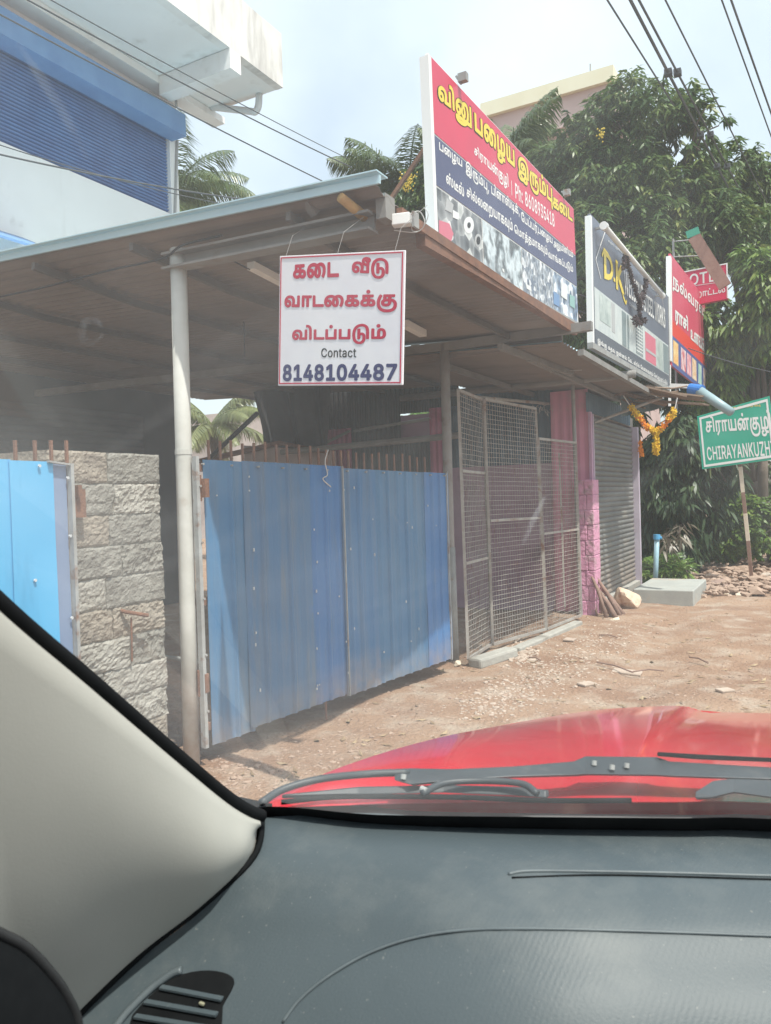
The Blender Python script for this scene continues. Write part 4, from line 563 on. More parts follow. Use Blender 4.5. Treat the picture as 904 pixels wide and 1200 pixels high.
for k in range(3):
    sheet((6.12, 7.0, 7.9)[k], (7.05, 7.95, 8.95)[k], -3.4, -8.0, roofz, .004 * (k % 2), parent=shed)
# blue rim flashing along the near end
f0 = Vector((XE + .01, YN - .012, roofz(XE, YN) + .005)); f1 = Vector((-8, YN - .012, roofz(-8, YN) + .01))
MB().bar(f0, f1, .012, .036).build('rim_flashing', m_sheet_top, shed)
MB().bar(f0 + Vector((0, .02, .03)), f1 + Vector((0, .02, .03)), .1, .006).build('rim_cap', m_sheet_top, shed)
MB().bar((XE - .01, YN + .2, roofz(XE, 3.3) - .02), (XE - .01, 6.15, roofz(XE, 6) - .015), .03, .05).build('eave_rail', m_rust, shed)
m_purl = M('purlin_steel', (.15, .14, .13), (.11, .10, .09), scale=5, rough=.7)
for x in (-2.12, -3.15, -3.95, -4.9, -5.9, -7.0):
    y0 = YN + .02
    MB().bar((x, y0, roofz(x, y0) - .055), (x, y0 + .8, roofz(x, y0 + .9) - .045), .028, .042).bar((x, y0 + .8, roofz(x, y0 + .9) - .045), (x, 8.9 if x < -3.2 else 6.15, roofz(x, 6) - .04), .028, .042).build('purlin', m_purl, shed)
# posts
def post(pb, pt, r, name='post', mat=None):
    b = onZ(*pb, 0.0); t = above(b, *pt); m = MB(); m.tube([b - Vector((0, 0, .1)), b.lerp(t, .3), b.lerp(t, .6), t], r, 16); m.build(name, mat, shed, smooth=True); return b, t
m_post = M('post_paint', (.60, .60, .56), (.50, .50, .46), scale=6, rough=0.7, bump=.12, bscale=30, c3=(.36, .28, .22), s3=4, lo3=.6, hi3=.8, mud=((.40, .29, .21), .6), streak=((.34, .28, .22), 9, .6, .85))
m_post2 = M('post_paint_dark', (.38, .36, .34), (.30, .27, .25), scale=6, rough=0.7, bump=.12, bscale=30, c3=(.20, .13, .10), s3=6, lo3=.58, hi3=.75)
p1b, p1t = post((225, 898), (209, 292), .043, mat=m_post)
p2b, p2t = post((531, 774), (521, 404), .040, mat=m_post2)
MB().tube([p1b.lerp(p1t, .605), p1b.lerp(p1t, .615)], .0455, 16).build('post_joint', m_post, shed)
MB().tube([p2b + Vector((.01, 0, 0)), p2b.lerp(p2t, .36)], .046, 14).build('post_sleeve', m_grey_steel, shed, smooth=True)
# beams
A = onY(196, 300, 3.06); B = onY(437, 250, 3.06)
m = MB(); m.bar(A, B, .09, .012); m.bar(A - Vector((0, 0, .075)), B - Vector((0, 0, .075)), .09, .012); m.bar(A - Vector((0, -.02, .038)), B - Vector((0, -.02, .038)), .012, .075)
m.build('end_beam', m_beam, shed)
Bx = onY(452, 245, 3.1)
MB().box(Bx, (.05, .09, .11)).build('beam_plate', m_beam, shed)
m = MB(); a = onX(385, 222, -1.9); 
m.bar(onY(352, 222, 2.98) , onY(372, 250, 3.06), .05, .05); m.build('stub', m_beam, shed)
A = onY(525, 406, 6.0); B = onY(694, 382, 6.0)
MB().bar(A, B, .06, .07).build('cross_rail', m_beam, shed)
A2 = Vector((-8, 6.0, A.z + .10))
MB().bar(A, A2, .06, .07).build('cross_rail', m_beam, shed)
A = onY(470, 467, 8.2); B = onY(745, 438, 8.2)
MB().tube([A, B], .04, 10).build('cross_pipe', m_beam, shed, smooth=True)
# orange-brown wooden stub lashed in the corner and white floodlight
w1 = thing('wooden_stub', onY(412, 246, 3.0), 'short yellow brown bamboo stub poking out under the roof corner', 'wood')
m_bamboo = M('bamboo', (.55, .36, .14), (.42, .24, .09), scale=12, rough=.6)
MB().tube([onY(399, 231, 2.93), onY(431, 257, 3.1)], [.022, .026], 10).build('cane', m_bamboo, w1, smooth=True)
fl = thing('floodlight', onY(472, 258, 3.15), 'small white floodlight box with looped cable beside the scrap shop sign', 'light')
c = onY(471, 258, 3.15)
bevel(MB().box(c, (.085, .05, .052), Matrix.Rotation(.25, 3, 'Z')).build('housing', m_wht_board, fl), .004)
MB().box(c + Vector((.065, .01, -.01)), (.012, .05, .07)).build('bracket', m_grey_steel, fl)
m = MB(); m.tube(smoothpts([c + Vector((.04, 0, .02)), onY(492, 248, 3.2), onY(498, 262, 3.2), onY(488, 272, 3.2), onY(462, 270, 3.15)], 6), .0025, 5)
m.tube(smoothpts([c + Vector((.05, 0, -.02)), onY(484, 271, 3.2), onY(495, 268, 3.22), onY(502, 252, 3.2), onY(497, 243, 3.2)], 6), .002, 5)
m.build('cable', flat('cable_grey', (.5, .5, .48)), fl)
tb = thing('tube_light_batten', onX(302, 317, -2.9), 'first pale tube light batten left of the hanging rent notice', 'light')
A = onZ(294, 311, 2.72); B = onZ(332, 331, 2.70)
MB().bar(A, B, .05, .04).build('batten', m_white, tb)
tb2 = thing('tube_light_batten', onX(480, 385, -2.9), 'second pale tube light batten right of the hanging rent notice', 'light')
A = onZ(474, 379, 2.70); B = onZ(496, 391, 2.69)
MB().bar(A, B, .06, .05).build('batten', m_white, tb2)
# sagging wires under the roof
def cable(pts, r, name, label, cat, mat, group=None):
    return tag(MB().tube(smoothpts(pts, 8), r, 5).build(name, mat, None, smooth=True), label, cat, group)
m_wire = flat('wire_black', (.02, .02, .022), .5)
cable([onY(0, 348, 2.97), onY(55, 336, 2.97), onY(128, 317, 2.97), onY(190, 303, 2.97), onY(213, 288, 2.97), onY(260, 276, 3.0)], .006, 'hanging_wire', 'black wire sagging along the near roof beam by the white post', 'wire', m_wire)
cable([onZ(255, 296, 2.72), onZ(293, 316, 2.68)], .004, 'thin_wire', 'thin dark wire running to the batten left of the notice', 'wire', m_wire)
cable([onY(286, 377, 4.2), onY(287, 418, 4.2)], .004, 'thin_wire', 'short dark wire dangling from the roof beside the white post', 'wire', m_wire)

# second roof, over the welding shop
roof2 = thing('far_shop_canopy', (-2.5, 8, 0), 'second brown corrugated canopy carrying the dark welding works sign', 'shed roof')
def r2z(x, y): return 2.60 + .04 * (-1.66 - x)
for k in range(5):
    sheet((6.0 if k == 0 else 6.42 + .82 * k), 6.42 + .82 * (k + 1) + .05, -1.66 if k else -1.70, -3.5, r2z, .004 * (k % 2), parent=roof2)
MB().span((-3.6, 6.10, 2.60), (-1.72, 6.125, 2.745)).build('closing_board', m_sheet_bot, roof2)
MB().bar((-1.65, 6.4, 2.57), (-1.65, 10.4, 2.57), .05, .05).build('eave_rail', m_beam, roof2)
MB().bar((-2.9, 6.4, 2.60), (-2.9, 10.4, 2.60), .04, .05).build('purlin', m_beam, roof2)
MB().bar((-2.1, 6.4, 2.57), (-2.1, 10.4, 2.57), .04, .05).build('purlin', m_beam, roof2)
A = onY(586, 406, 6.6); B = onY(672, 440, 8.6)
MB().bar(onZ(586, 406, 2.58), onZ(671, 438, 2.58), .04, .05).build('rafter', m_beam, roof2)
b = onZ(681, 722, 0); b = Vector((b.x, b.y, 0)); t = above(b, 671, 440)
MB().tube([b, t], .022, 8).build('post', m_grey_steel, roof2)
m = MB()
for k in range(7):
    A = onZ(663 + random.uniform(-6, 6), 436 + random.uniform(-2, 2), 2.57); m.tube([A, A + Vector((random.uniform(-.1, .15), random.uniform(-.1, .2), -.01))], .003, 4)
m.build('tie_wire', flat('tie', (.5, .5, .48)), roof2)

# ------------------------------------------------------------------ far partition wall of the shed (across the plot)
YP = 8.95
def pz(px, py): return onY(px, py, YP)
part_w = thing('shed_partition', (-4, YP, 0), 'dark partition of corrugated sheets and pink panels closing the scrap shed', 'wall')
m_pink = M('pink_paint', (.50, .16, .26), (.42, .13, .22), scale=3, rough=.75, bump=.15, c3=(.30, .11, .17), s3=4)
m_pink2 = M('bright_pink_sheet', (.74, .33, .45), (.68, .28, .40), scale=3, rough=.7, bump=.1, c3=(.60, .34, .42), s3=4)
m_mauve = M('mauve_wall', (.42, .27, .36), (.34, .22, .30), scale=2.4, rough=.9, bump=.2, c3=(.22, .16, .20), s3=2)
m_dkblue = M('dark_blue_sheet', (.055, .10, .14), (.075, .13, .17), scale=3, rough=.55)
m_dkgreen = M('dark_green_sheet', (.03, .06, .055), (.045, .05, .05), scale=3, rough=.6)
m_tarp = M('black_tarp', (.018, .017, .018), (.03, .028, .028), scale=5, rough=.5, bump=.6, bscale=8, bdist=.05)
def corr_panel(x0, x1, z0, z1, y, mat, parent, name='corrugated_sheet', pitch=.075, amp=.010, axis='x'):
    n = max(4, int(abs(x1 - x0) / pitch * 4))
    def f(u, v):
        q = lerp(x0, x1, u); s = max(-.6, min(.6, math.sin(2 * math.pi * q / pitch))) / .6 * amp
        return (q, y + s, lerp(z0, z1, v)) if axis == 'x' else (y + s, q, lerp(z0, z1, v))
    vs, fs = grid(f, n, 1); k = len(vs)
    off = (0, .003, 0) if axis == 'x' else (-.003, 0, 0)
    vs2 = [tuple(a + b for a, b in zip(p, off)) for p in vs]
    return finish(name, vs + vs2, fs + [tuple(i + k for i in q)[::-1] for q in fs], mat, parent)
X = lambda px: pz(px, 520).x
ZR = 3.06
corr_panel(X(500), X(470), 0.0, ZR, YP + .02, m_dkgreen, part_w) if False else None
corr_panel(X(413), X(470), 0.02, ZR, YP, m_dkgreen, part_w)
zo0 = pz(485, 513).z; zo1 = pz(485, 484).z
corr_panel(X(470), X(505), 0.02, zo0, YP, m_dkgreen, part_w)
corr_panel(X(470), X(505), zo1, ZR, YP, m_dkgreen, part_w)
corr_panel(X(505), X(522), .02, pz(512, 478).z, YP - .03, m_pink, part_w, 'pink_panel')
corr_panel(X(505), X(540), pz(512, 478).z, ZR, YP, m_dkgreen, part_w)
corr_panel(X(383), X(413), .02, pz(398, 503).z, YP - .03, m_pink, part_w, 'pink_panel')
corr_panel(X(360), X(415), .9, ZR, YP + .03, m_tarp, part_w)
# wall behind the mesh gates: mauve plaster below, blue sheet above
zmid = pz(600, 545).z
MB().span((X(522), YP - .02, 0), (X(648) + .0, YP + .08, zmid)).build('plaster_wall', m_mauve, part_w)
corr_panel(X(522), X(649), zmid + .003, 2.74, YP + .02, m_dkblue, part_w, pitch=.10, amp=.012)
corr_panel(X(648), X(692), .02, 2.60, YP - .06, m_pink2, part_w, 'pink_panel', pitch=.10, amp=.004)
m = MB()
m.tube([pz(415, 505), pz(508, 490)], .022, 8); m.build('rail', m_grey_steel, part_w)
m = MB(); m.tube([onY(330, 530, 7.6), onY(540, 510, 7.6)], .035, 8); m.build('rail', m_beam, part_w)
m = MB(); m.tube([onY(300, 560, 8.7), onY(410, 505, 8.7)], .02, 8); m.build('rail', m_beam, part_w)
# black tarp hung in the middle of the shed
tp = []
def tf(u, v):
    px = lerp(300, 388, u) + (1 - v) * 0 + 6 * math.sin(v * 5) * (1 - u); py = lerp(560, 440, v)
    p = onY(px, py, 8.3); p.y += .12 * math.sin(u * 17 + v * 2) * (.3 + .7 * (1 - v)); return p
vs, fs = grid(tf, 40, 16); n = len(vs)
tag(finish('black_tarp', vs + [v + Vector((0, .004, 0)) for v in vs], fs + [tuple(i + n for i in q)[::-1] for q in fs], m_tarp, smooth=True), 'crumpled black tarpaulin hanging behind the spiked blue gate', 'tarpaulin')
tag(MB().tube([onY(232, 550, 7.6), onY(302, 484, 7.6)], .03, 8).build('leaning_pole', m_black, smooth=True), 'dark pole leaning across the gap where the palm shows', 'pole')
# low pinkish wall and a lean-to roof edge
lw = thing('low_pink_wall', onY(330, 545, 7.9), 'pale pinkish low wall with sloping dark top behind the blue gate', 'wall')
a, b_, c_, d_ = onY(286, 560, 7.9), onY(386, 560, 7.9), onY(386, 528, 7.9), onY(286, 522, 7.9)
MB().slab([Vector((a.x, a.y, 0)), Vector((b_.x, b_.y, 0)), c_, d_], (0, .15, 0)).build('wall_face', M('pink_plaster', (.55, .45, .42), (.45, .36, .34), scale=4), lw)
MB().bar(onY(228, 542, 7.8), onY(330, 519, 7.8), .12, .05).bar(onY(330, 519, 7.8), onY(384, 530, 7.8), .1, .04).build('coping', m_rust, lw)
# ridge of dark back wall in the shed (the building's ground floor shutters)
gf_ = thing('ground_floor_shutter', (XB + .1, 3, 0), 'dim grey blue roller shutter at the back of the shed', 'shutter')
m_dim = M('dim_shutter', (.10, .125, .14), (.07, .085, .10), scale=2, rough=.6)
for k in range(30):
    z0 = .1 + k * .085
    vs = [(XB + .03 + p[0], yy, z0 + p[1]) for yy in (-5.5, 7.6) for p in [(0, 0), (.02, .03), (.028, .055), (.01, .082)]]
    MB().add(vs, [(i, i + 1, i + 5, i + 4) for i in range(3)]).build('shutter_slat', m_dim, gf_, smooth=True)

# ------------------------------------------------------------------ shutter shop beside the slab
shop = thing('shutter_shop', (-2.3, 10.3, 0), 'small shop with closed grey roller shutter and lilac door jambs', 'shop')
XF = -2.2
sA = onX(699, 705, XF); sB = onX(749, 680, XF); sT = onX(699, 487, XF).z
m_shut = M('grey_shutter', (.20, .20, .19), (.155, .155, .15), scale=2, rough=.5, c3=(.25, .23, .20), s3=3, st3=(1, 1, 3), mud=((.33, .25, .19), .7))
y0, y1 = sA.y + .02, sB.y
N = 34; h = (sT - .12) / N
for k in range(N):
    z0 = .12 + k * h
    pr = [(0, 0), (.014, h * .25), (.020, h * .5), (.014, h * .75), (0, h * .96)]
    vs = [(XF - .06 + p[0], yy, z0 + p[1]) for yy in (y0, y1) for p in pr]
    MB().add(vs, [(i, i + 1, i + 6, i + 5) for i in range(4)]).build('shutter_slat', m_shut, shop, smooth=True)
m_lilac = M('lilac_paint', (.56, .36, .50), (.48, .29, .42), scale=5, rough=.7, bump=.15)
MB().span((XF - .02, y0 - .10, 0), (XF + .012, y0 - .045, sT + .02)).build('jamb', m_lilac, shop)
MB().span((XF - .02, y0 - .043, 0), (XF + .022, y0 - .003, sT)).build('guide_rail', M('lilac_steel', (.50, .40, .50), (.42, .33, .42)), shop)
MB().span((XF - .12, y1 + .003, 0), (XF + .03, y1 + .09, sT + .02)).build('jamb', M('pale_lilac', (.52, .47, .54), (.44, .38, .45)), shop)
MB().span((XF - .4, y0 - .05, sT + .022), (XF - .05, y1 + .09, sT + .15)).build('lintel', m_conc, shop)
MB().span((-5.4, y1 + .1, 0), (XF - .1, y1 + .2, 2.5)).span((-5.4, y0, 0), (-5.3, y1, 2.5)).span((-5.4, YP + .1, 0), (XF - .3, YP + .2, 2.5)).build('side_wall', m_mauve, shop)
MB().span((XF - .10, y0 - .1, 0.0), (XF + .02, y1 + .09, .115)).build('threshold', m_conc, shop)
corr_panel(y0 - .12, y1 - .3, sT + .02, 2.56, XF - .02, m_dkblue, shop, pitch=.12, amp=.012, axis='y')
# pink block pier by the shutter
pier = thing('pink_block_pier', onX(688, 720, -2.3), 'pink painted block pier between mesh gate and roller shutter', 'pillar')
m_pinkb = M('pink_block_paint', (.68, .34, .48), (.60, .29, .42), scale=7, rough=.9, bump=1.0, bscale=26, bdist=.02, c3=(.40, .28, .30), s3=9, lo3=.5, hi3=.66)
pa = onZ(680, 725, 0); ptop = above(pa, 680, 562).z
px0, px1 = onY(679, 650, 8.72).x, onY(697, 650, 8.72).x
nz_ = 9
hh = ptop / nz_
for k in range(nz_):
    for (xa, xb) in (((px0, lerp(px0, px1, .55)), (lerp(px0, px1, .55), px1)) if k % 2 else ((px0, lerp(px0, px1, .4)), (lerp(px0, px1, .4), px1))):
        o = MB().span((xa + .0015, 8.72 + random.uniform(-.006, .006), k * hh + .002), (xb - .0015, 9.0, (k + 1) * hh - .002)).build('block', m_pinkb, pier); bevel(o, .008, 2)
MB().span((px0 + .008, 8.735, 0), (px1 - .01, 8.99, ptop - .008)).build('mortar', m_lilac, pier)

# ------------------------------------------------------------------ rough concrete-block pillar on the left
pil = thing('block_pillar', onZ(150, 880, 0), 'weathered grey concrete block pillar between the two blue gates', 'pillar')
m_block = M('old_block', (.30, .29, .26), (.225, .215, .19), scale=9, rough=.95, bump=.7, bscale=90, c3=(.17, .16, .14), s3=3.4, lo3=.48, hi3=.74, bdist=.012)
m_block2 = M('pale_block', (.39, .375, .335), (.30, .285, .25), scale=12, rough=.95, bump=.8, bscale=55, c3=(.26, .23, .20), s3=9, lo3=.60, hi3=.68, bdist=.015)
m_block3 = M('brown_block', (.33, .29, .24), (.26, .23, .19), scale=10, rough=.95, bump=1.0, bscale=60, c3=(.22, .19, .16), s3=5, lo3=.5, hi3=.7, bdist=.012)
XPF = -2.98
yR = onX(193, 700, XPF).y; yL = onX(62, 700, XPF).y; zP = onX(150, 531, XPF).z
def rough_block(y0, y1, z0, z1, mat, seed, amp=.010):
    W = y1 - y0; H = z1 - z0; D = .40
    def wob(p):
        q = Vector(p) + Vector((seed, 0, 0)) * 3.1
        return amp * (1.0 * fbm(q, 14, 3) + .9 * fbm(q, 55, 3))
    def front(u, v):
        y = lerp(y0, y1, u); z = lerp(z0, z1, v); e = min(u, 1 - u) * W; g = min(v, 1 - v) * H; k = min(e, g)
        return Vector((XPF + wob((0, y, z)) - max(0, .012 - k) * .5, y + .3 * wob((5, y, z)), z + .3 * wob((9, y, z))))
    nu, nv = 26, 14
    vs, fs = grid(front, nu, nv); n = len(vs)
    vs2 = [Vector((XPF - D, v.y, v.z)) for v in vs]
    W1 = nu + 1; rim = []
    for i in range(nu): rim += [(i, n + i, n + i + 1, i + 1), (nv * W1 + i, nv * W1 + i + 1, n + nv * W1 + i + 1, n + nv * W1 + i)]
    for j in range(nv): rim += [(j * W1, (j + 1) * W1, n + (j + 1) * W1, n + j * W1), (j * W1 + nu, n + j * W1 + nu, n + (j + 1) * W1 + nu, (j + 1) * W1 + nu)]
    return finish('block', vs + vs2, [q for q in fs] + rim, mat, pil, smooth=False)
nc = 11; hc = zP / nc
for k in range(nc):
    js = (.48, .62, .52, .40, .66, .50, .45, .60, .50, .55, .5)[k]; ym = lerp(yL, yR, js)
    dx = random.uniform(-.006, .006); jitter = random.uniform(-.01, .012)
    for (a, b) in ((yL, ym - .002), (ym + .002, yR + jitter)):
        mt = random.choice((m_block, m_block, m_block2, m_block3)) if k not in (6, 4) else (m_block2 if a == yL else m_block)
        o = rough_block(a, b, k * hc + .0015, (k + 1) * hc - .0015, mt, k * 7 + (a > yL) * 3, random.choice((.005, .007, .010)))
        o.location.x += dx
MB().span((XPF - .37, yL + .01, 0), (XPF - .012, yR - .012, zP - .01)).build('mortar', M('mortar', (.31, .285, .24), (.24, .22, .185), scale=14, rough=1, bump=.8), pil)
# hook of bent steel rod in the pillar
m = MB(); q = onX(147, 717, XPF + .02)
m.tube([q - Vector((.04, .01, -.01)), q, q + Vector((.05, .10, -.03))], .010, 8); m.tube([onX(154, 724, XPF + .02), onX(155, 775, XPF + .015)], .005, 6); m.build('bent_rod', m_rust, pil)
m = MB(); m.box(onX(92, 590, XPF + .03), (.03, .06, .13)); m.box(onX(90, 575, XPF + .05), (.05, .02, .05)); m.build('gate_hinge', m_rust, pil)
tag(MB().tube([onX(186, 769, -3.4), onX(240, 776, -2.95)], .014, 8).build('low_pipe', m_grey_steel, smooth=True), 'thin grey pipe running low from block pillar behind the white post', 'pipe')

# ------------------------------------------------------------------ blue sheet gates
m_gblue = M('gate_blue', (.055, .175, .34), (.075, .205, .37), scale=3, rough=.5, c3=(.13, .20, .27), s3=2.5, st3=(3, 3, .4), lo3=.5, hi3=.8, mud=((.28, .24, .21), .30), streak=((.11, .19, .29), 12, .52, .85))
m_gblue2 = M('gate_blue_grey', (.08, .175, .31), (.07, .18, .34), scale=3, rough=.55, c3=(.16, .20, .24), s3=3, st3=(4, 4, .5), lo3=.5, hi3=.8, mud=((.28, .24, .21), .32), streak=((.13, .19, .27), 10, .5, .85))
m_gblue3 = M('gate_blue_bright', (.045, .165, .40), (.06, .19, .42), scale=3, rough=.45, c3=(.10, .18, .28), s3=3, st3=(3, 3, .4), lo3=.55, hi3=.8, mud=((.34, .27, .22), .35), streak=((.09, .18, .32), 12, .55, .85))
m_gblue4 = M('gate_blue_mid', (.065, .19, .37), (.055, .175, .36), scale=3, rough=.5, c3=(.15, .21, .27), s3=3, st3=(3, 3, .3), lo3=.5, hi3=.8, mud=((.34, .27, .22), .4), streak=((.11, .19, .30), 14, .52, .85))
m_chip = flat('chipped_paint', (.55, .58, .60), .8)
BL = onX(241, 874, -2.86); TLg = Vector((BL.x, BL.y, above(BL, 241, 537).z))
def gate_end(px, pyb, pyt, z0):
    b = onZ(px, pyb, z0); return b, above(b, px, pyt)
BR, TRg = gate_end(527, 773, 553, .10)
gate = thing('blue_sheet_gate', BL, 'wide dull blue corrugated sheet gate with rusty spikes between white post and mesh', 'gate')
gd = (BR - BL); gd.z = 0; gL = gd.length; gd.normalize(); gn = Vector((gd.y, -gd.x, 0))   # gn faces the street
def gpt(s, z, off=0.0): return Vector((BL.x, BL.y, 0)) + gd * s + Vector((0, 0, z)) + gn * off
def gs(px, py=700):
    d = ray(px, py); P0 = Vector((BL.x, BL.y, 0)); t = (P0 - CAM).dot(gn) / d.dot(gn); return (CAM + d * t - P0).dot(gd)
ztop1, zbot1 = TLg.z, BL.z
ztop2, zbot2 = TRg.z, BR.z
def zt(s): return lerp(ztop1, ztop2, s / gL)
def zb(s): return lerp(zbot1, zbot2, s / gL)
def gate_sheet(s0, s1, mat, dz0, dz1, off, pitch=.115, amp=.015, ph=0.0):
    n = max(6, int((s1 - s0) / .012))
    def f(u, v):
        s = lerp(s0, s1, u); q = ((s + ph) / pitch) % 1.0
        r = 1.0 if q < .16 else (1 - (q - .16) / .10 if q < .26 else (0 if q < .90 else (q - .90) / .10))
        wob = .006 * N3((s, v * 1.5, off * 90), 2.3)
        return gpt(s, lerp(zb(s) + dz0, zt(s) + dz1, v), off + amp * r + wob)
    vs, fs = grid(f, n, 10); k = len(vs)
    vs2 = [v - gn * .003 for v in vs]; W1 = n + 1
    rim = [(i, i + 1, k + i + 1, k + i) for i in range(n)] + [(10 * W1 + i, 10 * W1 + i + 1, k + 10 * W1 + i + 1, k + 10 * W1 + i) for i in range(n)]
    return finish('corrugated_sheet', vs + vs2, fs + [tuple(i + k for i in q)[::-1] for q in fs] + rim, mat, gate)
for (a, b, mt, d0, d1, of) in ((243, 292, m_gblue, -.01, -.004, .004), (288, 366, m_gblue2, .012, .0, .009), (361, 404, m_gblue3, .012, .0, .004), (403, 443, m_gblue4, .0, -.012, .008), (440, 502, m_gblue, .004, -.012, .004), (498, 526, m_gblue3, .008, -.01, .009)):
    gate_sheet(gs(a), gs(b), mt, d0, d1, of)
m_gframe = M('gate_frame', (.40, .42, .42), (.30, .30, .29), scale=9, rough=.6, c3=(.22, .13, .09), s3=12)
MB().bar(gpt(-.012, zbot1 - .005, .012), gpt(-.012, ztop1 + .01, .012), .022, .035, up=gn).build('frame_edge', m_gframe, gate)
MB().bar(gpt(gs(403.5), zb(1.2), .024), gpt(gs(403), zt(1.2), .024), .008, .01, up=gn).build('joint_strip', m_gframe, gate)
MB().bar(gpt(gL + .004, zbot2, .016), gpt(gL + .002, ztop2 - .01, .016), .010, .02, up=gn).build('frame_edge', m_gframe, gate)
m = MB()
for z_ in (.06, .5, .97): m.bar(gpt(0, lerp(zb(0), zt(0), z_), -.03), gpt(gL, lerp(zb(gL), zt(gL), z_), -.03), .04, .04)
m.build('back_rail', m_rust, gate)
for px in list(np.linspace(250, 368, 10)) + list(np.linspace(378, 502, 15)):
    s = gs(px, 545); hgt = .115 + random.uniform(-.012, .01)
    o = MB().bar(gpt(s, zt(s) - .25, -.03), gpt(s + random.uniform(-.006, .006), zt(s) + hgt, -.03), .013, .010, up=gn).build('spike', m_rust, gate)
for (px, py) in ((238, 572), (238, 800)):
    q = above(BL, px, py)
    MB().box(q + gn * .01, (.045, .03, .10)).tube([q + Vector((-.01, -.015, -.07)), q + Vector((-.01, -.015, .07))], .012, 8).build('hinge', m_rust, gate)
m = MB()
for k in range(34):
    s = random.choice((gs(366), gs(405), gs(296))) + random.gauss(0, .02) if k % 2 else random.uniform(.05, gL - .05); z = random.uniform(zb(s) + .1, zt(s) - .05)
    m.box(gpt(s, z, .0245), (.006, random.uniform(.004, .010), random.uniform(.004, .02)))
m.build('paint_chips', m_chip, gate, kind='stuff')
for s in np.linspace(.03, gL - .03, 13): MB().tube([gpt(s, zt(s) - .03, .012), gpt(s, zt(s) - .03, .03)], .006, 6).build('bolt', m_grey_steel, gate)
for z in np.linspace(.3, 1.5, 5): MB().tube([gpt(.0, z, .03), gpt(.0, z, .036)], .007, 6).build('bolt', m_grey_steel, gate)
MB().tube([gpt(gs(378), .0, 0), gpt(gs(378), .12, 0)], .008, 6).build('drop_bolt', m_rust, gate)
# cord with pale ribbon over the gate
cable([gpt(gs(381, 540), zt(1) + .10, .03), gpt(gs(376, 555), zt(1) + .02, .04), gpt(gs(380, 565), zt(1) - .06, .03), gpt(gs(374, 571), zt(1) - .09, .035), gpt(gs(384, 578), zt(1) - .14, .03)], .004, 'pale_cord', 'crooked pale cord knotted over the top of the blue gate', 'cord', flat('cord', (.6, .58, .55)))
cable([p2b.lerp(p2t, .60) + Vector((.02, -.04, 0)), gpt(gL - .02, zt(gL) - .02, .03)], .005, 'tie_rod', 'thin rod tying blue gate to the brown pipe post', 'rod', m_gframe)

# left gate, bright sky blue
m_sky = M('sky_blue_paint', (.10, .42, .72), (.12, .45, .75), scale=3, rough=.45, c3=(.09, .36, .62), s3=3, st3=(2, 2, .4))
m_skyg = M('blue_grey_strip', (.19, .26, .40), (.22, .29, .43), scale=4, rough=.6)
gate2 = thing('sky_blue_gate', onX(80, 700, -2.9), 'bright sky blue sheet gate with blue grey edge strip left of the block pillar', 'gate')
XG = -2.88
y_r = onX(86, 700, XG).y; y_m = onX(67, 700, XG).y; y_s = onX(18, 700, XG).y; zg = onX(60, 540, XG).z
def flat_sheet(y0, y1, z0, z1, mat, x):
    n = max(4, int((y1 - y0) / .02))
    vs, fs = grid(lambda u, v: (x + .006 * N3((lerp(y0, y1, u), v * 2, x), 2.5), lerp(y0, y1, u), lerp(z0, z1, v)), n, 8); k = len(vs)
    return finish('sheet', vs + [(a - .003, b, c) for a, b, c in vs], fs + [tuple(i + k for i in q)[::-1] for q in fs], mat, gate2)
flat_sheet(-1.5, y_s, .12, zg, m_sky, XG + .003); flat_sheet(y_s - .01, y_m, .12, zg - .004, m_sky, XG + .009); flat_sheet(y_m - .02, y_r - .012, .12, zg - .012, m_skyg, XG + .001)
MB().bar((XG + .012, y_r, .1), (XG + .012, y_r, zg - .01), .016, .03, up=Vector((1, 0, 0))).build('frame_edge', m_gframe, gate2)
MB().bar((XG + .015, y_m - .03, zg - .004), (XG + .015, y_r, zg - .016), .02, .008).build('top_lip', m_gframe, gate2)
MB().bar((XG - .03, -1.5, zg - .05), (XG - .03, y_r, zg - .05), .04, .04).build('back_rail', m_rust, gate2)
for px in (-5, 18, 41, 60, 78):
    y = onX(px, 525, XG - .05).y
    MB().bar((XG - .05, y, zg - .2), (XG - .05, y, onX(px, 516, XG - .05).z), .012, .012).build('spike', m_rust, gate2)
for (px, py) in ((46, 546), (41, 680), (82, 628), (84, 724), (79, 560)):
    q = onX(px, py, XG + .012); MB().tube([q, q + Vector((.007, 0, 0))], .007, 6).build('rivet', m_chip, gate2)

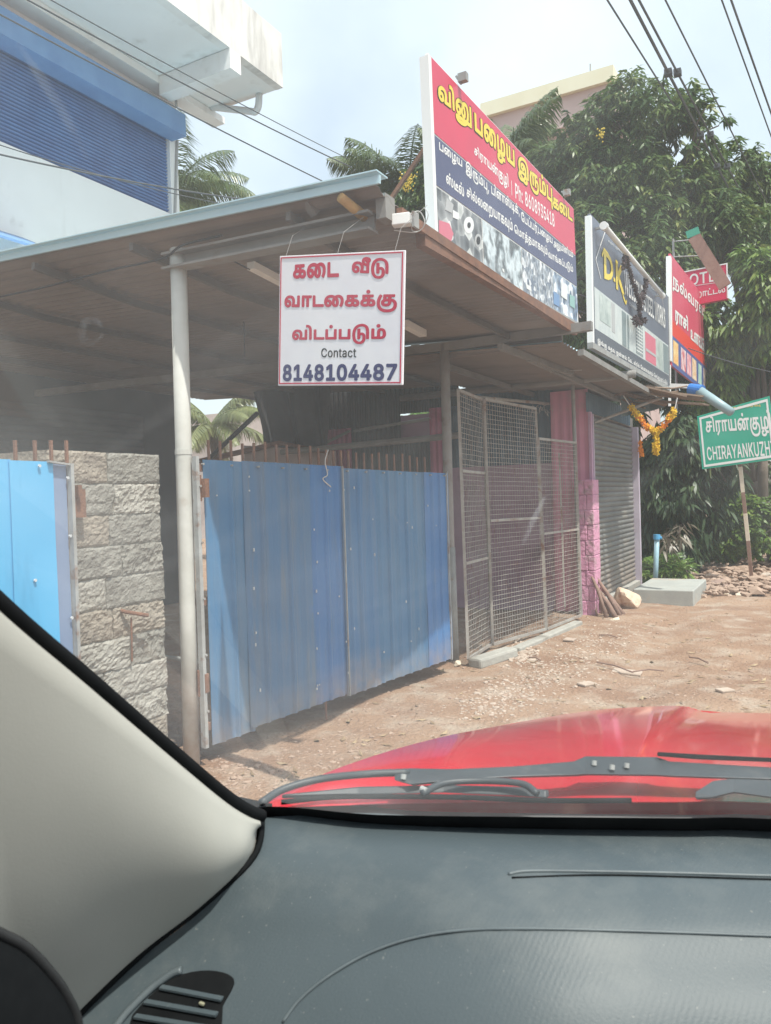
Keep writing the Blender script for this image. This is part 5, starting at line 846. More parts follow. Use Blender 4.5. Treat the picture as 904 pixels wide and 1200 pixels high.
# ------------------------------------------------------------------ welded mesh gates
m_mesh = M('galvanised_wire', (.42, .40, .37), (.34, .31, .27), scale=20, rough=.5, c3=(.22, .12, .08), s3=8)
m_mframe = M('mesh_frame_steel', (.40, .38, .35), (.30, .27, .24), scale=8, rough=.6, c3=(.24, .13, .09), s3=6, lo3=.56, hi3=.7)
def mesh_leaf(bl, br, tl, tr, rails, verts, label, fr=.024, cell=.043):
    a = onZ(*bl, .06); b = onZ(*br, .06); ta = above(a, *tl); tb_ = above(b, *tr)
    t = thing('mesh_gate', Vector((a.x, a.y, 0)), label, 'gate', 'welded mesh gates of the scrap shop')
    P = lambda u, v: a.lerp(b, u).lerp(ta.lerp(tb_, u), v)
    for (p, q) in ((P(0, 0), P(0, 1)), (P(1, 0), P(1, 1)), (P(0, 0), P(1, 0)), (P(0, 1), P(1, 1))):
        MB().bar(p, q, fr, fr).build('frame_bar', m_mframe, t)
    n = (b - a).cross(Vector((0, 0, 1))).normalized()
    for v in rails: MB().bar(P(0.02, v) + n * .001, P(.98, v) + n * .001, fr * .9, fr * .9).build('cross_bar', m_mframe, t)
    for u, v0, v1 in verts: MB().bar(P(u, v0), P(u, v1), fr * .8, fr * .8).build('upright', m_mframe, t)
    W = (b - a).length; H = (ta - a).length; nu = int(W / cell); nv = int(H / cell); m = MB(); r = .0016
    for i in range(1, nu):
        u = i / nu; pts = [P(u, v) + n * (.004 * math.sin(i * 1.3 + v * 9)) for v in (0, .25, .5, .75, 1)]
        for p, q in zip(pts, pts[1:]): m.bar(p, q, r * 2, r * 2)
    for j in range(1, nv):
        v = j / nv
        for p, q in ((P(0, v), P(.5, v + .002 * math.sin(j))), (P(.5, v + .002 * math.sin(j)), P(1, v))): m.bar(p + n * .004, q + n * .004, r * 2, r * 2)
    m.build('wire_mesh', m_mesh, t, kind='stuff')
    return t, P
mesh_leaf((549, 772), (577, 754), (537, 457), (566, 469), (.355, .70), (), 'narrow wire mesh gate leaf nearest the brown post')
mesh_leaf((578, 755), (640, 737), (568, 468), (628, 479), (.505,), (), 'tall middle wire mesh gate leaf')
mesh_leaf((641, 737), (681, 721), (631, 514), (675, 519), (.50,), ((.52, .08, .93),), 'shorter wire mesh gate leaf against the pink pier')
tag(MB().tube([onX(553, 465, -2.62), onX(643, 473, -2.62)], .016, 8).build('loose_pipe', m_mframe, smooth=True), 'thin pipe tied across the top of the mesh gates', 'pipe')
m = MB()
for k in range(26):
    q = onX(random.gauss(632, 9), random.gauss(478, 3.5), -2.6); d = Vector((random.uniform(-.03, .05), random.uniform(-.12, .16), random.uniform(-.05, .03))); m.tube([q, q + d * .5 + Vector((0, 0, .02)), q + d], .0022, 4)
tag(m.build('binding_wire', flat('bind', (.45, .42, .38))), 'tangle of pale binding wire on top of the tall mesh gate', 'wire')
tag(bevel(MB().bar(onZ(556, 778, .03), onZ(600, 764, .04), .14, .09).build('kerb_stone', m_conc), .02), 'broken concrete kerb piece lying at the foot of the mesh gate', 'kerb')
tag(bevel(MB().bar(onZ(604, 762, .02), onZ(678, 730, .02), .10, .05).build('gate_sill', m_conc), .012), 'low concrete sill under the far mesh gates', 'sill')

# ------------------------------------------------------------------ hanging rent notice
def px_board(tl, tr, br, bl, c, normal):
    """board corners where the sight lines meet the plane through c"""
    n = Vector(normal).normalized(); out = []
    for p in (tl, tr, br, bl):
        d = ray(*p); out.append(CAM + d * ((c - CAM).dot(n) / d.dot(n)))
    return Board(*out)
m_red = M('sign_red', (.64, .045, .10), (.58, .045, .095), scale=3, rough=.4, bump=.25, bscale=5, bdist=.012, c3=(.60, .10, .14), s3=2.5)
m_dkred = flat('notice_red', (.50, .02, .06), .4)
m_navy = M('sign_navy', (.075, .085, .17), (.065, .075, .155), scale=3, rough=.4, bump=.2, bscale=5, bdist=.012, c3=(.11, .12, .20), s3=3)
m_yel = flat('sign_yellow', (.80, .62, .06), .4)
m_dkgr = flat('sign_outline', (.05, .05, .02), .5)
m_txt = flat('print_white', (.80, .80, .78), .4)
m_num = flat('notice_navy', (.045, .05, .14), .45)
m_blk = flat('print_black', (.03, .03, .03), .45)
cN = onY(400, 372, 2.80)
ns = thing('rent_notice', cN, 'white square to let notice with red Tamil words and phone number', 'notice')
nb = px_board((328, 300), (475, 293), (472, 451), (326, 452), cN, (-.22, -1, .06))
m_vinyl = M('notice_vinyl', (.80, .79, .80), (.76, .75, .78), scale=4, rough=.35, bump=.25, bscale=6, bdist=.01)
nb.body(m_vinyl, ns, .008, 'panel')
e = .012
for (u0, v0, u1, v1) in ((e, e, 1 - e, e + .009), (e, 1 - e - .009, 1 - e, 1 - e), (e, e + .0092, e + .007, 1 - e - .0092), (1 - e - .007, e + .0092, 1 - e, 1 - e - .0092)): nb.rect(u0, v0, u1, v1, m_dkred, ns, .001, 'border')
def T(b, txt, q, mat, parent, bold, tamil=True, off=.0012, hpx=None):
    """q = left x, top y, right x, bottom y of the ink box, measured at left and right ends (xl, yt, yb, xr, yt2, yb2)"""
    xl, yt, yb, xr, yt2, yb2 = q
    u0, v0 = b.uv(xl, yt); _, v1 = b.uv(xl, yb); u1, v2 = b.uv(xr, yt2); _, v3 = b.uv(xr, yb2)
    v, f = text_mesh(txt, bold, tamil); xs = [p[0] for p in v]; ys_ = [p[1] for p in v]; x0, x1, y0, y1 = min(xs), max(xs), min(ys_), max(ys_)
    vs = []
    for x, y, z in v:
        s = (x - x0) / (x1 - x0); t = (y - y0) / (y1 - y0)
        vs.append(b.P(lerp(u0, u1, s), lerp(lerp(v1, v3, s), lerp(v0, v2, s), t), off + z))
    return finish('lettering', vs, f, mat, parent)
T(nb, 'கடை', (344, 310, 327, 398, 306, 325), m_dkred, ns, .035)
T(nb, 'வீடு', (413, 300, 326, 456, 303, 327), m_dkred, ns, .035)
T(nb, 'வாடகைக்கு', (334, 341, 367, 466, 339, 366), m_dkred, ns, .035)
T(nb, 'விடப்படும்', (343, 381, 404, 453, 379, 403), m_dkred, ns, .035)
T(nb, 'Contact', (377, 408, 419, 418, 408, 419), m_blk, ns, .004, False)
T(nb, '8148104487', (332, 427, 447, 466, 426, 446), m_num, ns, .045, False)
m = MB()
for u in (.06, .5, .93):
    q = nb.P(u, .0); m.tube([q, q + Vector((.01, .04, .10)), Vector((q.x + .02, 3.02, roofz(q.x, 3.0) - .10))], .0012, 4)
m.build('hanging_string', flat('string', (.25, .24, .23)), ns)

# ------------------------------------------------------------------ scrap shop sign
XSg = -1.64
s1 = thing('scrap_shop_sign', onX(590, 270, XSg), 'long red and navy Tamil signboard with scrap photographs on the roof edge', 'signboard')
b1 = Board(onX(502, 62, XSg), onX(672, 244, XSg), onX(678, 380, XSg), onX(511, 288, XSg))
b1.body(m_wht_board, s1, .02)
b1.rect(.008, .008, 1, .402, m_red, s1, .001, 'red_field')
b1.rect(.008, .412, 1, .673, m_navy, s1, .001, 'navy_field')
b1.edge(m_wht_board, s1, .035, .05, 'l', 'frame'); b1.edge(m_grey_steel, s1, .02, .04, 'b', 'frame')
def scrap(name, a, b, c, sc, seed, dist='chips'):
    m = bpy.data.materials.new(name); m.use_nodes = True; n = m.node_tree.nodes; L = m.node_tree.links; p = n['Principled BSDF']; p.inputs['Roughness'].default_value = .4
    tc = n.new('ShaderNodeTexCoord'); mp = n.new('ShaderNodeMapping'); mp.inputs['Location'].default_value = (seed, seed * 2, seed * 3); mp.inputs['Rotation'].default_value = (seed, 0, 0)
    if dist == 'wires':
        t = n.new('ShaderNodeTexWave'); t.inputs['Scale'].default_value = sc; t.inputs['Distortion'].default_value = 9; t.inputs['Detail'].default_value = 3; fac = t.outputs['Fac']
        col = n.new('ShaderNodeTexNoise'); col.inputs['Scale'].default_value = 9
        cf = col.outputs['Fac']
    else:
        t = n.new('ShaderNodeTexVoronoi'); t.inputs['Scale'].default_value = sc; fac = t.outputs['Distance']
        sp = n.new('ShaderNodeSeparateColor'); L.new(t.outputs['Color'], sp.inputs['Color']); cf = sp.outputs[0]
        L.new(mp.outputs['Vector'], t.inputs['Vector'])
        if dist == 'round': t.feature = 'SMOOTH_F1'
    cr = n.new('ShaderNodeValToRGB'); e = cr.color_ramp.elements; e[0].position = .1; e[0].color = srgb(a); e[1].position = .9; e[1].color = srgb(c); k = e.new(.5); k.color = srgb(b)
    k2 = e.new(.72); k2.color = srgb(a)
    mx = n.new('ShaderNodeMixRGB'); mx.blend_type = 'OVERLAY'; mx.inputs['Fac'].default_value = .7
    L.new(tc.outputs['Object'], mp.inputs['Vector']); L.new(mp.outputs['Vector'], t.inputs['Vector']); L.new(cf, cr.inputs['Fac']); L.new(cr.outputs['Color'], mx.inputs['Color1'])
    if dist == 'wires': L.new(mp.outputs['Vector'], col.inputs['Vector'])
    L.new(fac, mx.inputs['Color2']); L.new(mx.outputs['Color'], p.inputs['Base Color']); return m
us = [b1.uv(x, 300)[0] for x in (511, 570, 612, 646, 678)]
pm = [scrap('scrap_photo', (.10, .11, .12), (.32, .33, .33), (.62, .64, .62), 13, 1.3), scrap('scrap_photo_wire', (.14, .18, .20), (.40, .45, .47), (.75, .78, .78), 7, 2.1, 'wires'),
      scrap('scrap_photo_cans', (.12, .15, .20), (.38, .42, .46), (.72, .74, .76), 26, 3.7), scrap('scrap_photo_paper', (.10, .16, .26), (.35, .42, .50), (.78, .80, .80), 16, 4.4)]
uu = [.008, b1.uv(566, 290)[0], b1.uv(612, 320)[0], b1.uv(648, 340)[0], 1.0]
for k in range(4): b1.rect(uu[k] + (.002 if k else 0), .684, uu[k + 1] - .003, .995, pm[k], s1, .001, 'printed_photo')
# a few flat shapes inside the photo prints (printed, same sheet)
def blob(b, pts, mat, parent, off, name='printed_shape'):
    q = [b.P(*b.uv(*p), off) for p in pts]; return MB().slab(q, b.n * .0008).build(name, mat, parent)
m_pk = flat('print_pink', (.62, .16, .22), .4); m_gy = flat('print_grey', (.45, .46, .46), .4); m_pl = flat('print_pale', (.75, .77, .76), .4); m_tl = flat('print_teal', (.25, .45, .42), .4)
blob(b1, [(514, 258), (526, 262), (531, 274), (526, 290), (514, 283)], m_pk, s1, .003)
blob(b1, [(523, 232), (531, 240), (529, 250), (521, 246)], m_gy, s1, .0035)
blob(b1, [(530, 246), (537, 250), (537, 258), (530, 255)], m_pl, s1, .004)
ring = [(549 + 6 * math.cos(t), 264 + 10 * math.sin(t)) for t in np.linspace(0, 6.283, 14, endpoint=False)]
blob(b1, ring, m_pl, s1, .003); blob(b1, [(549 + 2 * math.cos(t), 264 + 3.4 * math.sin(t)) for t in np.linspace(0, 6.283, 10, endpoint=False)], m_blk, s1, .0045)
ring = [(560 + 4 * math.cos(t), 282 + 8 * math.sin(t)) for t in np.linspace(0, 6.283, 12, endpoint=False)]
blob(b1, ring, m_gy, s1, .003); blob(b1, [(560 + 2.3 * math.cos(t), 282 + 5 * math.sin(t)) for t in np.linspace(0, 6.283, 10, endpoint=False)], m_blk, s1, .0045)
for k in range(14):
    px = random.uniform(572, 640); yb_ = 262 + (px - 511) * .62 + random.uniform(4, 40)
    w_ = random.uniform(2, 7); h_ = random.uniform(2, 6)
    if yb_ + h_ < 286 + (px - 511) * .55: blob(b1, [(px, yb_), (px + w_, yb_ + w_ * .7 - 1), (px + w_ * 1.1, yb_ + h_ + w_ * .6), (px + 1, yb_ + h_)], random.choice((m_pl, m_gy, m_tl, m_pl)), s1, .003 + k * .0001)
m_bluep = flat('print_blue', (.15, .28, .50), .4)
blob(b1, [(648, 342), (655, 346), (655, 360), (648, 356)], m_bluep, s1, .0052); blob(b1, [(657, 330), (664, 334), (664, 352), (657, 347)], m_pl, s1, .0053); blob(b1, [(667, 345), (673, 348), (673, 362), (667, 358)], m_tl, s1, .0054)
def T1(txt, q, mat, bold, tamil=True, off=.0035): return T(b1, txt, q, mat, s1, bold, tamil, off)
for (mt, bo, of) in ((m_dkgr, .085, .003), (m_yel, .035, .0045)):
    g = 1 if mt is m_dkgr else 0
    T1('வினு', (512 - g, 90 - g, 124 + g, 551 + g, 117 - g, 153 + g + 2), mt, bo, off=of)
    T1('பழைய', (555 - g, 131 - g, 163 + g, 602 + g, 176 - g, 206 + g), mt, bo, off=of)
    T1('இரும்பு', (606 - g, 180 - g, 208 + g, 646 + g, 213 - g, 246 + g), mt, bo, off=of)
    T1('கடை', (647 - g, 230 - g, 242 + g, 670 + g, 246 - g, 260 + g), mt, bo, off=of)
T1('சிராயன்குழி', (555, 169, 184, 595, 204, 224), m_txt, .03)
b1.line([b1.uv(599, 212), b1.uv(599.4, 229)], .006, m_txt, s1, .0035)
T1('Ph: 8608935418', (603, 214, 232, 649, 251, 266), m_txt, .02, False)
T1('பழைய', (514, 166, 180, 541, 188, 200), m_txt, .03)
T1('இரும்பு,', (545, 187, 204, 572, 211, 230), m_txt, .03)
T1('பிளாஸ்டிக்,', (575, 213, 231, 608, 240, 256), m_txt, .03)
T1('பேப்பர்,', (610, 247, 261, 630, 262, 276), m_txt, .03)
T1('பழைய', (630, 266, 276, 647, 279, 289), m_txt, .03)
T1('அலுமினியம்', (648, 279, 291, 671, 293, 305), m_txt, .03)
T1('ஸ்டீல்', (522, 200, 214, 543, 216, 231), m_txt, .03)
T1('சில்லறையாகவும்', (546, 217, 234, 600, 256, 276), m_txt, .03)
T1('மொத்தமாகவும்', (602, 262, 276, 641, 288, 303), m_txt, .03)
T1('வாங்கப்படும்', (642, 292, 304, 671, 310, 322), m_txt, .03)
for (px, py) in ((537, 93), (660, 222)):
    q = onX(px, py, XSg); u_, v_ = b1.uv(px, py + 5); q = b1.P(u_, 0, .02)
    MB().box(q + Vector((.01, 0, .03)), (.05, .035, .045)).bar(q, q + Vector((-.03, 0, .05)), .012, .012).build('clamp', m_grey_steel, s1)
MB().bar((XSg - .002, 3.40, 2.665), (XSg - .002, 6.2, 2.722), .05, .075).build('base_rail', m_rust, s1)
m = MB()
for y in (3.8, 4.9, 5.95): m.bar((XSg - .05, y, 2.72), (XSg - .05, y, 3.55), .03, .03); m.bar((XSg - .05, y, 3.4), (XSg - .65, y, 2.78), .02, .02)
m.build('back_strut', m_rust, s1)

# ------------------------------------------------------------------ welding works sign
s2 = thing('welding_works_sign', onX(740, 360, -1.62), 'dark slate welding works signboard with yellow initials and white tube lamp', 'signboard')
X2 = -1.62
b2_ = Board(onX(692, 250, X2), onX(783, 347, X2), onX(785, 456, X2), onX(695, 405, X2))
m_slate = M('sign_slate', (.13, .145, .19), (.115, .13, .175), scale=2, rough=.4)
m_slate2 = flat('sign_slate_dark', (.09, .10, .125), .4)
b2_.body(m_slate, s2, .025)
b2_.edge(m_wht_board, s2, .05, .05, 'l'); b2_.edge(m_grey_steel, s2, .05, .05, 'b'); b2_.edge(m_grey_steel, s2, .02, .03, 'r')
UV = b2_.uv
def R2(p0, p1, mat, off, name='printed_photo'):
    u0, v0 = p0; u1, v1 = p1; return b2_.rect(u0, v0, u1, v1, mat, s2, off, name)
va = UV(699, 338)[1]; vb = UV(699, 386)[1]; vcap = UV(700, 389)[1]
b2_.rect(.02, va, .985, vb, M('print_pale_panel', (.62, .66, .64), (.50, .56, .56), scale=7, rough=.4), s2, .001, 'printed_photo')
b2_.rect(.02, vb + .01, .985, .965, m_slate2, s2, .001, 'caption_band')
ua = [UV(x, 370)[0] for x in (702, 716, 721, 728, 734, 737, 744, 753, 755, 768, 776, 783)]
m_gl = M('print_glass', (.35, .42, .40), (.60, .66, .62), scale=9, rough=.3); m_dg = flat('print_dark_gate', (.20, .25, .26), .4)
for (i, j, mt, a_, b__) in ((0, 1, m_gl, .06, .72), (1, 2, m_gy, .05, .8), (3, 4, m_dg, .05, .98), (4, 5, m_dg, .05, .98), (6, 7, m_dg, .10, .95), (8, 9, m_pk, .12, .97), (9, 10, m_gl, .05, .97), (10, 11, m_dg, .05, .97)):
    b2_.rect(ua[i] + .006, lerp(va, vb, a_), ua[j] - .006, lerp(va, vb, b__), mt, s2, .003, 'printed_photo')
for k in range(1, 9):
    b2_.line([(ua[6] + .01, lerp(va, vb, .1 + k * .095)), (ua[7] - .01, lerp(va, vb, .1 + k * .095))], .012, m_pl, s2, .005)
for k in range(1, 4):
    uu_ = lerp(ua[6], ua[7], k / 4); b2_.line([(uu_, lerp(va, vb, .1)), (uu_, lerp(va, vb, .95))], .012, m_pl, s2, .0065)
b2_.rect(ua[8] + .01, lerp(va, vb, .62), ua[9] - .01, lerp(va, vb, .70), m_gy, s2, .0055, 'printed_shape')
def T2(txt, q, mat, bold, tamil=False, off=.006): return T(b2_, txt, q, mat, s2, bold, tamil, off)
T2('D', (707, 290, 326, 718, 304, 330), m_yel, .035, None); b2_.rect(*UV(718.6, 325), *UV(720.6, 331), m_yel, s2, .005, 'lettering'); T2('K', (721, 304, 338, 731, 315, 345), m_yel, .035, None)
b2_.line([UV(728, 336), UV(730, 348), UV(733, 356), UV(734, 352)], .03, m_yel, s2, .006); b2_.line([UV(707, 294), UV(705, 300)], .03, m_yel, s2, .0065)
T2('WELDING', (731, 317, 344, 753, 335, 362), m_txt, .02)
T2('STEEL WORKS', (754, 343, 364, 779, 362, 385), m_txt, .02)
T2('கதவு ஜன்னல்', (712, 280, 284, 732, 296, 301), m_gy, .02, True)
T2('உணவு', (763, 335, 339, 770, 341, 345), m_gy, .02, True)
T2('Contact', (737, 354, 358, 747, 361, 365), m_gy, .01)
T2('இங்கு கதவு ஜன்னல் கேட் கிரில் வேலைகளும் செய்து தரப்படும்', (700, 396, 404, 782, 446, 453), m_txt, .03, True, .004)
b2_.line([UV(709, 271), UV(698, 304), UV(704, 327)], .012, m_txt, s2, .004)
b2_.line([UV(776, 350), UV(779, 372), UV(777, 384)], .012, m_gy, s2, .004)
tl_ = thing('tube_lamp', onX(742, 305, X2 + .08), 'long white tube lamp fixed along top of the dark welding sign', 'lamp')
A = onX(709, 266, X2 + .08); B = onX(776, 346, X2 + .08)
MB().tube([A, B], .026, 12).build('tube', flat('lamp_white', (.80, .80, .78), .3), tl_, smooth=True)
MB().tube([A, A + (A - B).normalized() * .05], .036, 12).tube([B, B + (B - A).normalized() * .05], .036, 12).build('end_caps', m_wht_board, tl_)
MB().bar(A, A + Vector((-.1, 0, .0)), .02, .02).bar(B, B + Vector((-.1, 0, 0)), .02, .02).build('bracket', m_grey_steel, tl_)
# dried dark garland on the sign
gm = M('dried_garland', (.055, .04, .045), (.10, .075, .08), scale=30, rough=.95, bump=.6)
dg_ = thing('dried_garland', onX(750, 360, X2 + .1), 'withered dark garland hanging in a Y on the welding sign', 'garland')
def fuzzy(pts, r, n, name, mat, parent, sz=(.012, .03), elong=2.2):
    pts = smoothpts(pts, 8); m = MB()
    for k in range(n):
        t = random.random() * (len(pts) - 1.001); i = int(t); c = pts[i].lerp(pts[i + 1], t - i)
        d = Vector([random.gauss(0, 1) for _ in range(3)]).normalized(); c = c + d * r * random.random()
        s = random.uniform(*sz); a = Vector([random.gauss(0, 1) for _ in range(3)]).normalized(); b = a.cross(d).normalized() if a.cross(d).length > .1 else Vector((1, 0, 0))
        m.add([c + a * s * elong * .5, c + b * s * .5, c - a * s * elong * .5, c - b * s * .5, c + d * s * .5, c - d * s * .5],
              [(0, 1, 4), (1, 2, 4), (2, 3, 4), (3, 0, 4), (1, 0, 5), (2, 1, 5), (3, 2, 5), (0, 3, 5)])
    return m.build(name, mat, parent)
X3 = X2 + .07
fuzzy([onX(733, 294, X3), onX(738, 318, X3), onX(745, 340, X3), onX(750, 356, X3), onX(750, 372, X3)], .025, 420, 'petals', gm, dg_)
fuzzy([onX(758, 322, X3), onX(756, 338, X3), onX(750, 356, X3)], .03, 200, 'petals', gm, dg_)
fuzzy([onX(743, 374, X3), onX(750, 378, X3), onX(754, 374, X3)], .05, 160, 'petals', gm, dg_)
fuzzy([onX(732, 300, X3), onX(731, 316, X3)], .02, 60, 'petals', gm, dg_)

# ------------------------------------------------------------------ red sign 3 and hotel sign
s3 = thing('red_eatery_sign', onX(805, 380, -1.6), 'narrow red Tamil signboard with row of food pictures past the slate sign', 'signboard')
m_redp = M('sign_pinkred', (.60, .06, .12), (.64, .09, .15), scale=2, rough=.4)
XA = -1.6
pA = onX(786, 297, XA); pD = onX(787, 428, XA)
pB_, pC_ = onX(827, 350, XA), onX(829, 462, XA)
b3 = Board(pA, pB_, pC_, pD)
b3.body(m_redp, s3, .03); b3.edge(m_wht_board, s3, .10, .06, 'l')
vr = b3.uv(788, 393)[1]
b3.rect(.02, b3.uv(788, 375)[1], 1, vr, flat('sign_orange_red', (.72, .06, .04), .4), s3, .001, 'red_band')
b3.rect(.02, vr, 1, 1, flat('sign_blue_band', (.08, .11, .30), .4), s3, .001, 'blue_band')
for (a, b, mt) in ((789, 795, M('print_food', (.70, .35, .10), (.75, .6, .3), scale=8)), (798, 804, M('print_food_red', (.5, .08, .10), (.7, .65, .65), scale=7)), (805, 810, M('print_food_pink', (.6, .15, .2), (.7, .5, .5), scale=9)), (811, 816, M('print_food_gold', (.6, .30, .12), (.72, .66, .5), scale=9)), (818, 822, M('print_food_green', (.2, .4, .35), (.6, .7, .6), scale=6)), (824, 828, M('print_food_tan', (.5, .3, .22), (.7, .6, .5), scale=9))):
    u0 = b3.uv(a, 420)[0]; u1 = b3.uv(b, 430)[0]; b3.rect(u0, lerp(vr, 1, .12), u1, lerp(vr, 1, .86), mt, s3, .003, 'printed_photo')
def T3(txt, q, mat, bold, tamil=True, off=.005): return T(b3, txt, q, mat, s3, bold, tamil, off)
T3('நல்வரவு', (788, 318, 340, 825, 357, 376), m_txt, .03)
T3('ராசி', (791, 357, 380, 806, 371, 392), m_txt, .04); T3('உணவகம்', (809, 381, 397, 827, 392, 414), m_txt, .03)
hs = thing('hotel_sign', onY(826, 330, 14.2), 'small red HOTEL box sign with Tamil lettering behind the eatery board', 'sign')
bh = Board(onY(790, 321, 14.2), onY(852, 309, 14.2), onY(853, 350, 14.2), onY(791, 362, 14.2))
bh.body(flat('hotel_red', (.66, .03, .10), .35), hs, .12); bh.edge(m_wht_board, hs, .02, .02, 'tr')
def TH(txt, q, bold, tamil): return T(bh, txt, q, m_txt, hs, bold, tamil, .003)
TH('HOTEL', (797, 324, 337, 848, 314, 328), .02, False)
TH('ஹோட்டல்', (803, 341, 355, 850, 335, 345), .03, True)
bh.line([bh.uv(802, 336.5), bh.uv(849, 330)], .008, m_txt, hs, .003)
m = MB(); q = onY(789, 300, 14.4); m.tube([Vector((q.x, q.y, 2.4)), onY(789, 280, 14.4)], .02, 8).tube([onY(789, 283, 14.4), onY(812, 281, 14.4)], .012, 6).tube([onY(790, 301, 14.4), onY(835, 299, 14.4)], .012, 6).tube([onY(835, 299, 14.4), onY(836, 312, 14.4)], .012, 6).build('support', m_grey_steel, hs)
rp = thing('rusty_green_tipped_bar', onY(832, 300, 11.0), 'rust brown flat bar with green painted tip slanting across the hotel sign', 'metal bar')
A = onY(813.5, 277, 13.9); B = onY(850, 336, 13.9); Tt = onY(811, 269, 13.9)
MB().bar(A, B, .20, .05, up=Vector((0, 1, 0))).build('bar', M('rust_bar', (.33, .19, .15), (.26, .14, .11), scale=8, rough=.9, bump=.3, c3=(.12, .07, .06), s3=14, lo3=.62, hi3=.7), rp)
MB().bar(Tt + (A - B).normalized() * .0, A, .205, .055, up=Vector((0, 1, 0))).build('green_tip', flat('green_tip', (.05, .32, .22), .5), rp)
MB().bar(A.lerp(B, .9) + Vector((0, .03, 0)), A.lerp(B, .9) + Vector((0, .18, 0)), .03, .03).build('stay', m_grey_steel, rp)

# ------------------------------------------------------------------ gutter, cap, clutter under the far eave
gt = thing('pvc_gutter_pipe', onX(822, 460, -1.5), 'pale blue PVC rain pipe with bright blue cap at the canopy end', 'pipe')
A = onY(812, 457, 9.9); B = onY(858, 486, 8.6)
A = onY(818, 457, 10.0); B = onY(857, 483, 9.7)
m_pvc = M('pvc_blue_grey', (.30, .42, .45), (.26, .37, .40), scale=3, rough=.4)
MB().tube([A, A.lerp(B, .5), B], [.060, .056, .050], 16).build('pipe', m_pvc, gt, smooth=True)
MB().tube([onY(809, 456, 10.05), onY(823, 458, 9.98)], .070, 16).build('cap', flat('cap_blue', (.03, .18, .55), .4), gt, smooth=False)
MB().bar(onY(786, 452, 10.3), onY(816, 453, 10.3), .06, .05).build('bar', m_wht_board, gt)
MB().bar(onX(785, 428, -1.62), onX(785, 476, -1.62), .03, .03).build('bracket', m_wht_board, gt)
th = thing('broken_eave_boards', onX(750, 460, -2.0), 'weathered brown boards and laths drooping under the far canopy', 'boards')
m_bd = M('weathered_board', (.26, .19, .14), (.20, .145, .11), scale=8, rough=.95, bump=.4, stretch=(1, 1, 4), c3=(.34, .28, .22), s3=6)
for (a, b, w_, h_) in (((722, 458), (781, 475), .22, .02), ((740, 452), (800, 466), .26, .02), ((716, 464), (760, 452), .10, .02), ((765, 470), (828, 474), .24, .02), ((780, 462), (832, 468), .3, .02), ((720, 452), (790, 463), .2, .02)):
    MB().bar(onY(a[0], a[1], 9.6 + random.uniform(-.3, .3)), onY(b[0], b[1], 9.9 + random.uniform(-.3, .3)), w_, h_).build('board', m_bd, th)
for k in range(16):
    px = random.uniform(712, 770); py = random.uniform(450, 470); A = onY(px, py, 9.4 + random.random() * .6); B = onY(px + random.uniform(15, 45), py + random.uniform(-4, 12), 9.5 + random.random() * .6)
    MB().tube([A, A.lerp(B, .5) + Vector((0, 0, -.02)), B], .010, 5).build('lath', m_bd, th)
MB().tube([onY(697, 495, 9.2), onY(776, 466, 9.6)], .016, 8).build('brace', m_mframe, th)
cl = onY(752, 483, 9.7)
vs, fs = grid(lambda u, v: onY(lerp(728, 779, u), lerp(lerp(488, 478, u), lerp(462, 468, u), v), 9.9) + Vector((0, .05 * math.sin(u * 12), 0)), 16, 6); n = len(vs)
tag(finish('plastic_awning_sheet', vs + [v + Vector((0, .004, 0)) for v in vs], fs + [tuple(i + n for i in q)[::-1] for q in fs], M('dull_teal_plastic', (.13, .20, .22), (.18, .26, .28), scale=6, rough=.3), smooth=True), 'dull teal plastic sheet hung above the roller shutter', 'awning')
# marigold garland
mg = thing('marigold_garland', onY(767, 505, 9.3), 'yellow and orange marigold garland hanging in a Y beside the shutter', 'garland')
m_mg = M('marigold_yellow', (.80, .50, .03), (.85, .62, .06), scale=40, rough=.8); m_mo = M('marigold_orange', (.80, .24, .02), (.85, .34, .03), scale=40, rough=.8)
G = lambda a, b: onY(a, b, 9.3)
for (pts, mt, n_) in (([G(739, 476), G(744, 483), G(750, 491)], m_mg, 260), ([G(749, 489), G(757, 499), G(762, 503)], m_mo, 220), ([G(758, 500), G(768, 506), G(775, 502)], m_mg, 300), ([G(774, 503), G(781, 496), G(785, 490)], m_mo, 200), ([G(783, 493), G(788, 486), G(791, 480)], m_mg, 220), ([G(769, 507), G(769, 517), G(769, 524)], m_mg, 260), ([G(769, 522), G(769, 531)], m_mg, 220)):
    fuzzy(pts, .045 if mt is not None else .03, n_, 'flowers', mt, mg, (.014, .026), 1.2)
MB().tube([G(731, 464), G(739, 476)], .006, 5).tube([G(791, 480), G(794, 466)], .006, 5).build('string', m_wht_board, mg)
mg2 = thing('marigold_garland', onY(751, 525, 11.0), 'short orange marigold string on the far shutter jamb', 'garland')
fuzzy([onY(750.5, 516, 11.4), onY(751, 528, 11.4), onY(752, 534, 11.4)], .04, 200, 'flowers', m_mo, mg2, (.014, .026), 1.2)

